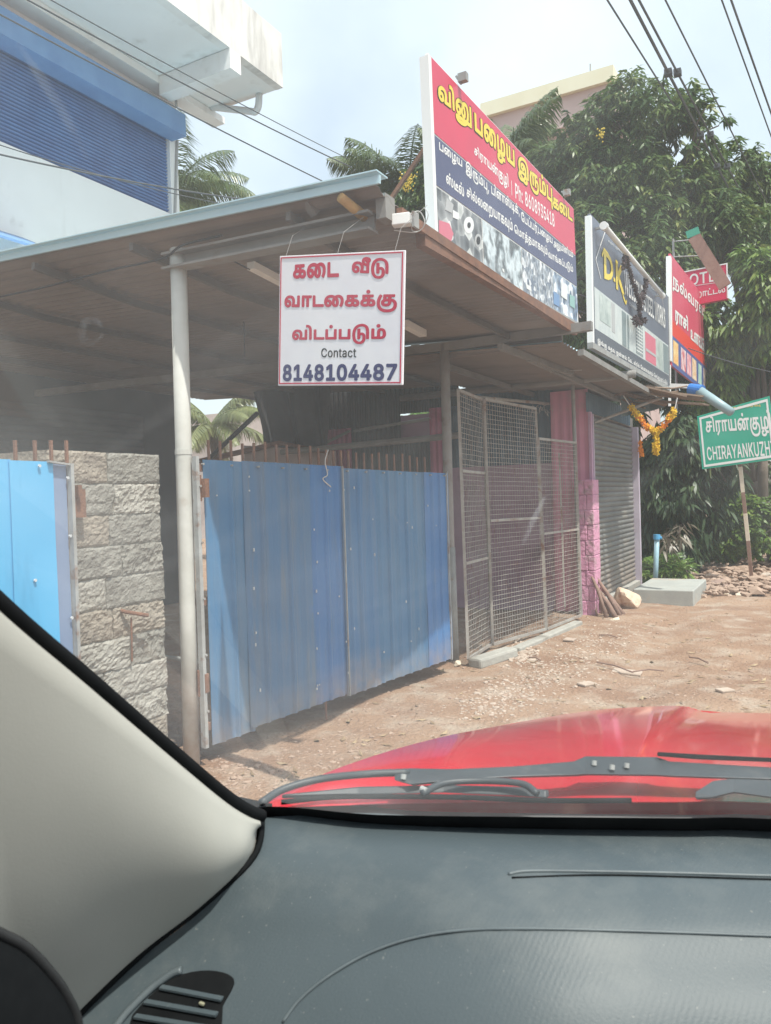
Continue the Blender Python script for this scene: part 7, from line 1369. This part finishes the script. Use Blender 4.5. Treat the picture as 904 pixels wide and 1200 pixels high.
MB().span((w0.x - .08, 23.9, w0.z - .1), (w1_.x + .08, 23.97, w0.z - .01)).build('sill', m_white, hh_)

# ------------------------------------------------------------------ overhead wires
m_ow = flat('overhead_wire', (.07, .075, .08), .5)
def wire(p1, z1, p2, z2, r, label, sag=.0, knots=0, name='overhead_wire'):
    A = onZ(*p1, z1); B = onZ(*p2, z2); pts = []
    A0 = A - (B - A) * .25; B0 = B + (B - A) * .6
    for i in range(15):
        t = i / 14; p = A0.lerp(B0, t); s_ = -4 * sag * t * (1 - t); p.z += s_; pts.append(p)
    m = MB(); m.tube(pts, r, 5)
    for k in range(knots):
        t = .25 + .5 * (k + .5) / knots; i = int(t * 14); c = pts[i].lerp(pts[i + 1], .4); m.box(c, (.10, .10, .08))
    tag(m.build(name, m_ow), label, 'wire', 'overhead wires')
wire((712, 0), 7.0, (765, 84), 7.0, .011, 'leftmost overhead wire of the right hand set, ending behind the mango tree')
wire((739, 0), 7.2, (841, 196), 7.3, .020, 'thick knotted overhead cable passing just in front of the mango tree top', knots=3)
wire((749, 0), 7.25, (853, 196), 7.35, .015, 'overhead cable running right beside the thick knotted one', knots=3)
wire((780, 0), 7.4, (904, 247), 7.4, .011, 'overhead wire crossing open sky from top centre right to the right edge')
wire((846, 0), 7.6, (904, 160), 7.6, .011, 'overhead wire near the top right corner, left one of the close pair')
wire((857, 0), 7.6, (904, 133), 7.6, .014, 'overhead wire near the top right corner, right one of the close pair')
def swire(a, b, Y1, Y2, label, r=.008, sag=.12):
    A = onY(*a, Y1); B = onY(*b, Y2); A0 = A - (B - A) * .15; B0 = B; pts = [A0.lerp(B0, i / 10) - Vector((0, 0, 4 * sag * (i / 10) * (1 - i / 10))) for i in range(11)]
    tag(MB().tube(pts, r, 5).build('service_wire', m_ow), label, 'wire', 'service wires crossing to the white building')
swire((38, 0), (412, 196), 4.6, 9.5, 'service wire from top left corner over the balcony underside', sag=.05)
swire((64, 0), (408, 186), 4.8, 11, 'thinner service wire just above the one over the balcony underside', .006, .04)
swire((0, 15), (398, 222), 4.2, 9.0, 'service wire passing along the pale blue shutter box', sag=.03)
swire((0, 178), (322, 238), 5.0, 8.4, 'service wire crossing the white wall below the blue shutter', .010, .06)
swire((0, 166), (300, 246), 5.2, 8.6, 'lowest thin service wire across the foot of the blue shutter', .006, .08)
swire((600, 330), (700, 372), 9.5, 12.0, 'thin wire seen between the scrap sign and the slate sign', .006, .02)
swire((610, 318), (700, 352), 9.5, 12.0, 'upper thin wire in the gap between the scrap and slate signs', .006, .02)
swire((820, 412), (904, 436), 11, 12.0, 'thin wire crossing the trees right of the red eatery sign', .006, .02)

# ------------------------------------------------------------------ the red car, seen from its front passenger seat
CZ = CAM.z
car = thing('red_car', (.2, .5, .02), 'red hatchback we sit in, grey dashboard, pale pillar trim and wipers below the windscreen', 'car')
m_paint = M('car_red', (.62, .010, .028), (.66, .014, .034), scale=2, rough=.26, coat=1.0, bump=.02, bscale=5, spec=.5, c3=(.60, .05, .06), s3=14, lo3=.45, hi3=.85)
def dash_material():
    m = bpy.data.materials.new('dash_plastic'); m.use_nodes = True; n = m.node_tree.nodes; L = m.node_tree.links; p = n['Principled BSDF']; p.inputs['Roughness'].default_value = .5; p.inputs['Specular IOR Level'].default_value = .5
    tc = n.new('ShaderNodeTexCoord'); nn = n.new('ShaderNodeTexNoise'); nn.inputs['Scale'].default_value = 9; nn.inputs['Detail'].default_value = 6; mx = n.new('ShaderNodeMixRGB'); mx.inputs['Color1'].default_value = (.060, .080, .090, 1); mx.inputs['Color2'].default_value = (.080, .102, .113, 1)
    L.new(tc.outputs['Object'], nn.inputs['Vector']); L.new(nn.outputs['Fac'], mx.inputs['Fac']); sk = n.new('ShaderNodeTexNoise'); sk.inputs['Scale'].default_value = 260; sk.inputs['Detail'].default_value = 2; L.new(tc.outputs['Object'], sk.inputs['Vector']); kr = n.new('ShaderNodeMapRange'); kr.inputs['From Min'].default_value = .70; kr.inputs['From Max'].default_value = .76; kr.inputs['To Max'].default_value = .6; L.new(sk.outputs['Fac'], kr.inputs['Value'])
    sc2 = n.new('ShaderNodeTexNoise'); sc2.inputs['Scale'].default_value = 5; sc2.inputs['Detail'].default_value = 8; sc2.inputs['Roughness'].default_value = .7; L.new(tc.outputs['Object'], sc2.inputs['Vector']); kr2 = n.new('ShaderNodeMapRange'); kr2.inputs['From Min'].default_value = .50; kr2.inputs['From Max'].default_value = .72; kr2.inputs['To Max'].default_value = .35; L.new(sc2.outputs['Fac'], kr2.inputs['Value'])
    kx = n.new('ShaderNodeMath'); kx.operation = 'MAXIMUM'; L.new(kr.outputs['Result'], kx.inputs[0]); L.new(kr2.outputs['Result'], kx.inputs[1]); md = n.new('ShaderNodeMixRGB'); md.inputs['Color2'].default_value = (.20, .21, .20, 1); L.new(kx.outputs[0], md.inputs['Fac']); L.new(mx.outputs['Color'], md.inputs['Color1']); L.new(md.outputs['Color'], p.inputs['Base Color'])
    mp = n.new('ShaderNodeMapping'); mp.inputs['Rotation'].default_value = (0, 0, R(12)); wv = n.new('ShaderNodeTexWave'); wv.inputs['Scale'].default_value = 70; L.new(tc.outputs['Object'], mp.inputs['Vector']); L.new(mp.outputs['Vector'], wv.inputs['Vector'])
    bp = n.new('ShaderNodeBump'); bp.inputs['Strength'].default_value = .05; bp.inputs['Distance'].default_value = .001; L.new(wv.outputs['Fac'], bp.inputs['Height'])
    n2 = n.new('ShaderNodeTexNoise'); n2.inputs['Scale'].default_value = 420; b2 = n.new('ShaderNodeBump'); b2.inputs['Strength'].default_value = .25; b2.inputs['Distance'].default_value = .0006; L.new(tc.outputs['Object'], n2.inputs['Vector']); L.new(n2.outputs['Fac'], b2.inputs['Height']); L.new(bp.outputs['Normal'], b2.inputs['Normal']); L.new(b2.outputs['Normal'], p.inputs['Normal']); return m
m_dash = dash_material()
m_trim = M('pillar_fabric', (.46, .455, .41), (.50, .49, .445), scale=3, rough=.9, bump=.03, bscale=400)
m_rubber = M('rubber', (.007, .008, .009), (.012, .013, .014), scale=20, rough=.85, spec=.12)
m_wiper = M('wiper_black', (.045, .055, .062), (.035, .042, .048), scale=12, rough=.45, c3=(.09, .09, .09), s3=30, lo3=.6, hi3=.8)
# dashboard
Lx = [(305, 958, -.352), (296, 1008, -.368), (238, 1066, -.405), (172, 1118, -.440), (106, 1180, -.475), (20, 1270, -.520)]
Rx = [(1150, 972, -.352), (1150, 1026, -.358), (1150, 1080, -.374), (1150, 1130, -.392), (1150, 1200, -.415), (1150, 1320, -.460)]
def on_z(px, py, z): return onZ(px, py, CZ + z)
Lp = smoothpts([on_z(*p) for p in Lx], 6); Rp = smoothpts([on_z(*p) for p in Rx], 6)
def midrow(i): # the same row at px 600, keeps rows level in the middle
    rows = [(600, 967, -.350), (600, 1020, -.352), (600, 1074, -.366), (600, 1124, -.386), (600, 1190, -.412), (600, 1300, -.455)]
    return [on_z(*p) for p in rows]
Mp = smoothpts(midrow(0), 6)
rows = []
for i in range(len(Lp)):
    rows.append(smoothpts([Lp[i], Lp[i].lerp(Mp[i], .45) + Vector((0, .012, .004)), Mp[i], Mp[i].lerp(Rp[i], .5), Rp[i]], 8))
nr = len(rows); ncn = len(rows[0]); vs = [p for r_ in rows for p in r_]
fs = [(j * ncn + i, (j + 1) * ncn + i, (j + 1) * ncn + i + 1, j * ncn + i + 1) for j in range(nr - 1) for i in range(ncn - 1)]
n0 = len(vs); low = [Vector((p.x, p.y, CZ - .75)) for p in rows[-1]]; vs2 = vs + low
fs2 = fs + [((nr - 1) * ncn + i, n0 + i, n0 + i + 1, (nr - 1) * ncn + i + 1) for i in range(ncn - 1)]
dash = finish('dashboard', vs2, fs2, m_dash, car, smooth=True)
bv = BVHTree.FromPolygons([tuple(v) for v in vs2], fs2)
def on_dash(px, py, off=0.0):
    h, nrm, _, _ = bv.ray_cast(CAM, ray(px, py))
    if nrm.z < 0: nrm = -nrm
    return h + nrm * off
def dash_tube(pts, r, name, mat, off=0.0, n=8): return MB().tube(smoothpts([on_dash(*p, off) for p in pts], 8), r, n).build(name, mat, dash, smooth=True)
m_seam = M('dash_seam', (.13, .155, .165), (.10, .12, .13), scale=30, rough=.4)
dash_tube([(596, 1025), (620, 1021.5), (700, 1022), (800, 1024), (903, 1027), (1000, 1029)], .0016, 'defroster_edge', m_seam, .0005)
dash_tube([(600, 1029), (700, 1026), (800, 1028), (903, 1031), (1000, 1033)], .0010, 'defroster_groove', m_rubber, .0004)
dash_tube([(332, 1198), (352, 1172), (385, 1145), (430, 1119), (480, 1101), (540, 1091), (620, 1089), (720, 1091), (820, 1094), (904, 1097), (1000, 1099)], .0013, 'airbag_seam', m_seam, .0006)
# air vent
vo = [(156, 1190), (176, 1168), (205, 1146), (236, 1138), (262, 1140), (275, 1148), (272, 1160), (262, 1178), (250, 1210), (150, 1210)]
V_ = [p for p in smoothpts([on_dash(*p, .0012) for p in vo], 3)]
vent = MB().slab(V_, Vector((0, 0, -.004))).build('air_vent', m_rubber, dash)
def vent_part(pts, r, name, mat, off): return finish_tube(pts, r, name, mat, off)
for (a, b) in (((190, 1158), (262, 1172)), ((172, 1175), (256, 1190)), ((160, 1192), (246, 1206))):
    A = on_dash(*a, .0025); B = on_dash(*b, .0025); MB().bar(A, B, .0055, .002).build('slat', m_dash, vent)
bevel(MB().box(on_dash(239, 1178, .004), (.0055, .003, .0022)).build('vent_tab', M('tab', (.30, .29, .20), None, rough=.5), vent), .0006)
MB().tube(smoothpts([on_dash(*p, .002) for p in ((136, 1206), (150, 1188), (176, 1162), (200, 1144), (214, 1138))], 6), [.0035] * 25, 8).build('vent_rim', m_seam, dash, smooth=True)
# pillar trim
E_ = [(-140, 590), (0, 722), (100, 806), (200, 891), (262, 942), (290, 960), (306, 966)]
Bt = [(-140, 1420), (20, 1262), (104, 1182), (172, 1118), (238, 1066), (290, 1010), (303, 974)]
Ep = smoothpts([onX(p[0], p[1], -.515) for p in E_], 6); Lr = [p + Vector((-.003, 0, .001)) for p in Lp][::-1]; Lr = [Lr[0] + Vector((.03, -.15, -.05)), Lr[0] + Vector((.02, -.08, -.03))] + Lr
Bp = [Lr[min(len(Lr) - 1, int(k * (len(Lr) - 1) / (len(Ep) - 1)))].lerp(Lr[min(len(Lr) - 1, int(k * (len(Lr) - 1) / (len(Ep) - 1)) + 1)], (k * (len(Lr) - 1) / (len(Ep) - 1)) % 1) for k in range(len(Ep))]
rows = []
for a, b in zip(Ep, Bp):
    n_ = 14; out = []
    for k in range(n_ + 1):
        t = k / n_; p = a.lerp(b, t); bul = math.sin(math.pi * t) * .022 * min(1, (b - a).length / .12); p = p + Vector((bul, -.01 * math.sin(math.pi * t), .0)); out.append(p)
    rows.append([a + Vector((-.012, .012, .004))] + out)
W_ = len(rows[0]); vs = [p for r_ in rows for p in r_]; fs = [(j * W_ + i, (j + 1) * W_ + i, (j + 1) * W_ + i + 1, j * W_ + i + 1) for j in range(len(rows) - 1) for i in range(W_ - 1)]
pt_ = finish('pillar_trim', vs, fs, m_trim, car, smooth=True)
MB().tube([p + Vector((-.008, .012, .003)) for p in Ep], .0068, 8).build('windscreen_seal', m_rubber, car, smooth=True)
MB().tube([p + Vector((.004, .004, .004)) for p in Bp], .0032, 8).build('trim_seal', m_rubber, car, smooth=True)
# door card shoulder, dark, bottom left
dp = [(-80, 1060), (0, 1096), (30, 1112), (58, 1140), (78, 1168), (92, 1205), (100, 1300)]
D0 = smoothpts([onX(p[0], p[1], -.50) for p in dp], 5)
rows = [[p, p + Vector((.012, -.01, -.012)), p + Vector((.02, -.03, -.05)), p + Vector((.02, -.06, -.16)), p + Vector((.0, -.1, -.3))] for p in D0]
vs = [p for r_ in rows for p in r_]; fs = [(j * 5 + i, (j + 1) * 5 + i, (j + 1) * 5 + i + 1, j * 5 + i + 1) for j in range(len(rows) - 1) for i in range(4)]
finish('door_card', vs, fs, m_rubber, car, smooth=True)
MB().tube([p + Vector((0, 0, .001)) for p in D0], .004, 8).build('door_seal', m_black, car, smooth=True)
# windscreen
base_pts = smoothpts([Vector((-.60, .58, CZ - .372)), on_z(300, 953, -.352), on_z(450, 961, -.345), on_z(620, 964, -.342), on_z(800, 966, -.342), on_z(904, 967, -.342), Vector((.22, .93, CZ - .342)), Vector((.60, .87, CZ - .345)), Vector((.95, .62, CZ - .36))], 6)
def glass_pt(u, v, off=0):
    x = u * (len(base_pts) - 1); i = min(len(base_pts) - 2, int(x)); b = base_pts[i].lerp(base_pts[i + 1], x - i)
    e = abs(b.x - .2) / .8
    return b + Vector((-(b.x - .2) * .10 * v, -.83 * v + .0, .76 * v + .05 * math.sin(math.pi * v) * (1 - e * e * .5)))
vs, fs = grid(lambda u, v: glass_pt(u, v), 60, 24)
mg_ = bpy.data.materials.new('windscreen_glass'); mg_.use_nodes = True; n = mg_.node_tree.nodes; L = mg_.node_tree.links; n.clear()
out_ = n.new('ShaderNodeOutputMaterial'); tr_ = n.new('ShaderNodeBsdfTransparent'); tr_.inputs['Color'].default_value = (.955, .985, .975, 1); gl_ = n.new('ShaderNodeBsdfGlossy'); gl_.inputs['Roughness'].default_value = .02
fr_ = n.new('ShaderNodeFresnel'); fr_.inputs['IOR'].default_value = 1.45; m1 = n.new('ShaderNodeMixShader'); fm = n.new('ShaderNodeMath'); fm.operation = 'MULTIPLY'; fm.inputs[1].default_value = .8; L.new(fr_.outputs['Fac'], fm.inputs[0]); L.new(fm.outputs[0], m1.inputs['Fac']); L.new(tr_.outputs[0], m1.inputs[1]); L.new(gl_.outputs[0], m1.inputs[2])
tcg = n.new('ShaderNodeTexCoord'); ng = n.new('ShaderNodeTexNoise'); ng.inputs['Scale'].default_value = 7; ng.inputs['Detail'].default_value = 6; mrg = n.new('ShaderNodeMapRange'); mrg.inputs['From Min'].default_value = .35; mrg.inputs['From Max'].default_value = .75; mrg.inputs['To Min'].default_value = .022; mrg.inputs['To Max'].default_value = .075
L.new(tcg.outputs['Object'], ng.inputs['Vector']); L.new(ng.outputs['Fac'], mrg.inputs['Value'])
mpg = n.new('ShaderNodeMapping'); mpg.inputs['Rotation'].default_value = (0, 0, R(35)); mpg.inputs['Scale'].default_value = (3, 60, 3); ns_ = n.new('ShaderNodeTexNoise'); ns_.inputs['Scale'].default_value = 1.0; ns_.inputs['Detail'].default_value = 2
L.new(tcg.outputs['Object'], mpg.inputs['Vector']); L.new(mpg.outputs['Vector'], ns_.inputs['Vector']); mr2 = n.new('ShaderNodeMapRange'); mr2.inputs['From Min'].default_value = .55; mr2.inputs['From Max'].default_value = .8; mr2.inputs['To Min'].default_value = 0; mr2.inputs['To Max'].default_value = .03; L.new(ns_.outputs['Fac'], mr2.inputs['Value'])
ad = n.new('ShaderNodeMath'); ad.operation = 'ADD'; L.new(mrg.outputs['Result'], ad.inputs[0]); L.new(mr2.outputs['Result'], ad.inputs[1])
tl2 = n.new('ShaderNodeBsdfTranslucent'); tl2.inputs['Color'].default_value = (.85, .86, .84, 1); m2 = n.new('ShaderNodeMixShader'); sxg = n.new('ShaderNodeSeparateXYZ'); L.new(tcg.outputs['Object'], sxg.inputs['Vector']); gr = n.new('ShaderNodeMapRange'); gr.inputs['From Min'].default_value = -.20; gr.inputs['From Max'].default_value = -.50; gr.inputs['To Min'].default_value = .012; gr.inputs['To Max'].default_value = .055; L.new(sxg.outputs['X'], gr.inputs['Value'])
ad2 = n.new('ShaderNodeMath'); ad2.operation = 'ADD'; L.new(ad.outputs[0], ad2.inputs[0]); L.new(gr.outputs['Result'], ad2.inputs[1])
L.new(ad2.outputs[0], m2.inputs['Fac']); L.new(m1.outputs[0], m2.inputs[1]); L.new(tl2.outputs[0], m2.inputs[2]); L.new(m2.outputs[0], out_.inputs['Surface'])
finish('windscreen', vs, fs, mg_, car, smooth=True)
gbv = BVHTree.FromPolygons([tuple(v) for v in vs], fs)
m_smear = bpy.data.materials.new('glass_smear'); m_smear.use_nodes = True; n = m_smear.node_tree.nodes; L = m_smear.node_tree.links; n.clear()
o_ = n.new('ShaderNodeOutputMaterial'); a_ = n.new('ShaderNodeBsdfTransparent'); b_s = n.new('ShaderNodeBsdfTranslucent'); b_s.inputs['Color'].default_value = (.85, .87, .88, 1); x_ = n.new('ShaderNodeMixShader'); tcs = n.new('ShaderNodeTexCoord'); nns = n.new('ShaderNodeTexNoise'); nns.inputs['Scale'].default_value = 60; mrs = n.new('ShaderNodeMapRange'); mrs.inputs['From Min'].default_value = .3; mrs.inputs['From Max'].default_value = .7; mrs.inputs['To Min'].default_value = .0; mrs.inputs['To Max'].default_value = .13
L.new(tcs.outputs['Object'], nns.inputs['Vector']); L.new(nns.outputs['Fac'], mrs.inputs['Value']); L.new(mrs.outputs['Result'], x_.inputs['Fac']); L.new(a_.outputs[0], x_.inputs[1]); L.new(b_s.outputs[0], x_.inputs[2]); L.new(x_.outputs[0], o_.inputs['Surface'])
def smear(pts, wd):
    q = []
    for p in pts:
        h, nn_, _, _ = gbv.ray_cast(CAM, ray(*p)); q.append(h + (CAM - h).normalized() * .0015)
    q = smoothpts(q, 6); vs_ = []; k = len(q)
    for i, p in enumerate(q):
        d = (q[min(i + 1, k - 1)] - q[max(i - 1, 0)]).normalized(); sdv = d.cross((CAM - p).normalized()); w_ = wd * (.25 + .75 * math.sin(math.pi * (i + .5) / k)); vs_ += [p - sdv * w_ / 2, p + sdv * w_ / 2]
    finish('smear', vs_, [(2 * i, 2 * i + 1, 2 * i + 3, 2 * i + 2) for i in range(k - 1)], m_smear, car)
smear([(20, 50), (42, 82), (62, 112), (84, 150), (102, 186)], .0042)
smear([(440, 560), (470, 618), (510, 665), (560, 702), (600, 722)], .0012)
smear([(612, 640), (625, 610), (640, 580)], .0045)
for (cx_, cy_, rx_) in ((108, 388, 13),):
    smear([(cx_ + rx_ * math.cos(t), cy_ + rx_ * math.sin(t)) for t in np.linspace(.3, 5.9, 9)], .0048)
# black band at the foot of the glass
vs, fs = grid(lambda u, v: glass_pt(u, -.005 + v * .022) + Vector((0, -.004, -.002)), 60, 2); finish('windscreen_band', vs, fs, m_rubber, car, smooth=True)
MB().box(on_z(297, 985, -.372) + Vector((-.030, .012, -.01)), (.05, .06, .07)).build('corner_seal', m_rubber, car)
# bonnet
sil = [onX(292, 946, -.60), onX(330, 928, -.59), onX(360, 915, -.58), onX(400, 899, -.565), onX(450, 882, -.56), onX(500, 868, -.55), onX(540, 859, -.54), onX(600, 848, -.52), onX(650, 839, -.48), onX(700, 832, -.415), onX(750, 828.5, -.33), onX(800, 827.5, -.25)]
sil += [onX(830, 834, -.215), onX(904, 836, -.085)]
zc_ = sil[-1].z
sil += [Vector((.10, 1.87, zc_ + .004)), Vector((.25, 1.88, zc_ + .004))]
sil += [Vector((.44 - p.x, p.y, p.z)) for p in sil[:-2][::-1]]
rear = [on_z(292, 948, -.360), on_z(400, 944, -.358), on_z(520, 941, -.354), on_z(650, 940, -.352), on_z(780, 940, -.350), on_z(904, 941, -.349), Vector((.22, 1.00, CZ - .347)), Vector((.55, .96, CZ - .35)), Vector((.85, .84, CZ - .355)), Vector((1.04, .70, CZ - .36))]
SIL = smoothpts(sil, 5); REA = smoothpts(rear, 8)
def along(P, u):
    x = u * (len(P) - 1); i = min(len(P) - 2, int(x)); return P[i].lerp(P[i + 1], x - i)
def hood_pt(u, v):
    a = along(REA, u); b = along(SIL, u); p = a.lerp(b, v); p.z += .014 * math.sin(math.pi * v) * min(1, (b - a).length * 2)
    p.z += .008 * math.exp(-((p.x + .19) / .035) ** 2) * math.sin(math.pi * min(1, v)) ; return p
vs, fs = grid(hood_pt, 120, 30); finish('bonnet', vs, fs, m_paint, car, smooth=True)
# front face of the car so the bonnet does not end in air
fr = [hood_pt(.12 + .76 * i / 40, 1) for i in range(41)]; vs = fr + [p + Vector((0, .04, -.08)) for p in fr] + [p + Vector((0, .08, -.55)) for p in fr]; fs = [(r_ * 41 + i, (r_ + 1) * 41 + i, (r_ + 1) * 41 + i + 1, r_ * 41 + i + 1) for r_ in range(2) for i in range(40)]
finish('front_panel', vs, fs, m_paint, car, smooth=True)
sd_ = [hood_pt(.20 * i / 40, 1) for i in range(41)]; vs = sd_ + [p + Vector((-.05, 0, -.12)) for p in sd_] + [p + Vector((-.07, 0, -.5)) for p in sd_]; fs = [(r_ * 41 + i, r_ * 41 + i + 1, (r_ + 1) * 41 + i + 1, (r_ + 1) * 41 + i) for r_ in range(2) for i in range(40)]
finish('wing', vs, fs, m_paint, car, smooth=True)
# scuttle panel
def cowl(u, v):
    g = glass_pt(u, 0); return g + Vector((0, lerp(-.005, .10, v), lerp(.002, -.028, v) - .01 * math.sin(math.pi * v)))
vs, fs = grid(cowl, 60, 6); finish('scuttle_panel', vs, fs, M('scuttle_plastic', (.16, .165, .17), (.12, .125, .13), scale=20, rough=.6), car, smooth=True)
m = MB()
for k in range(90):
    p = cowl(.12 + .55 * k / 90, .25); m.box(p + Vector((0, 0, .004)), (.003, .010, .002))
m.build('scuttle_ribs', m_rubber, car)
# wipers
def wp(px, py, dz): return onZ(px, py, CZ + dz)
wip = MB().tube(smoothpts([wp(306, 941, -.335), wp(332, 925, -.330), wp(375, 913, -.325), (wp(430, 907, -.32)), wp(480, 905, -.32)], 6), .0045, 8).build('wiper_arm', m_wiper, car, smooth=True)
def strip(pts, name, dz, th=.006, parent=car, mat=None):
    """flat bar given by (px, top, bottom) stations"""
    T_ = [wp(x, t, dz) for x, t, b in pts]; B_ = [wp(x, b, dz - .006) for x, t, b in pts]; n_ = len(pts); vs = T_ + B_ + [p + Vector((0, .012, -th)) for p in T_] + [p + Vector((0, .012, -th)) for p in B_]; fs = []
    for i in range(n_ - 1): fs += [(i, n_ + i, n_ + i + 1, i + 1), (2 * n_ + i, 2 * n_ + i + 1, 3 * n_ + i + 1, 3 * n_ + i), (i, i + 1, 2 * n_ + i + 1, 2 * n_ + i), (n_ + i, 3 * n_ + i, 3 * n_ + i + 1, n_ + i + 1)]
    fs += [(0, 2 * n_, 3 * n_, n_), (n_ - 1, 2 * n_ - 1, 4 * n_ - 1, 3 * n_ - 1)]
    o = finish(name, vs, fs, mat or m_wiper, parent); bevel(o, .0015, 2); return o
wb = strip([(462, 903, 914), (480, 900, 919), (530, 901, 914), (600, 898, 910), (672, 892, 908), (686, 886, 907), (770, 887, 908), (785, 892, 909), (904, 899, 913), (1000, 903, 918)], 'wiper_linkage', -.318)
for (px, py) in ((474, 909), (697, 893), (718, 898), (735, 896)):
    c = wp(px, py, -.318); MB().tube([c - Vector((0, .003, .003)), c + Vector((0, -.001, .0022))], .0032, 12).build('bolt', m_grey_steel, wb)
b2 = strip([(330, 931, 936), (420, 922, 931), (520, 920, 929), (600, 922, 932), (640, 926, 935)], 'wiper_blade', -.330, .004, mat=m_wiper)
MB().tube(smoothpts([wp(495, 930, -.325), wp(520, 918, -.322), (wp(560, 915, -.322)), wp(610, 918, -.322), wp(630, 930, -.327)], 6), .004, 8).build('wiper_arm', m_wiper, car, smooth=True)
MB().tube(smoothpts([wp(330, 940, -.333), wp(400, 934, -.330), wp(520, 934, -.330), wp(640, 938, -.330), wp(740, 938, -.330)], 6), .003, 8).build('wiper_rubber', m_rubber, car, smooth=True)
b3_ = strip([(770, 881, 886), (820, 884, 890), (904, 888, 893), (1000, 892, 898)], 'wiper_blade', -.308, .004, mat=m_rubber)
strip([(815, 928, 936), (835, 915, 934), (860, 912, 928), (904, 914, 934), (1000, 918, 940)], 'wiper_arm', -.325, .006, mat=m_wiper)
MB().tube([wp(494, 924, -.322), wp(500, 927, -.323)], .0035, 10).build('wiper_clip', m_grey_steel, car)
# roof lining, roof and the other pillar (outside the picture; they shade the cabin)
tp_ = [glass_pt(i / 20, 1) for i in range(21)]; vs = tp_ + [Vector((p.x, -1.9, CZ + .42)) for p in tp_]; n_ = 21; vs2 = [v + Vector((0, 0, .04)) for v in vs]
fs = [(i, i + 1, n_ + i + 1, n_ + i) for i in range(n_ - 1)]; fs2 = [tuple(a + 42 for a in q)[::-1] for q in fs]; rim = [(i, i + 42, i + 43, i + 1) for i in range(n_ - 1)]
finish('roof_lining', vs, fs, m_trim, car); finish('roof', vs2, [tuple(q)[::-1] for q in fs], m_paint, car)
MB().span((-.9, -2.0, CZ - 1.1), (1.3, -1.92, CZ + .42)).build('tailgate', m_trim, car)
MB().span((-.78, -1.9, CZ - 1.1), (-.70, .35, CZ - .42)).build('door', m_trim, car)
MB().span((1.16, -1.9, CZ - 1.1), (1.22, .6, CZ - .38)).build('door', m_trim, car)
MB().span((-.70, -1.9, CZ - 1.15), (1.16, .95, CZ - 1.1)).build('cabin_floor', m_rubber, car)
MB().span((-.3, -.9, CZ - .9), (.25, -.35, CZ - .75)).span((-.3, -1.0, CZ - .75), (.25, -.88, CZ - .1)).build('seat', m_black, car)
for sx in (-1, 1):
    for y in (-1.55, 1.42):
        c = Vector((.22 + sx * .80, y, .33)); MB().tube([c - Vector((.09, 0, 0)), c + Vector((.09, 0, 0))], .30, 28).build('wheel', m_rubber, car)
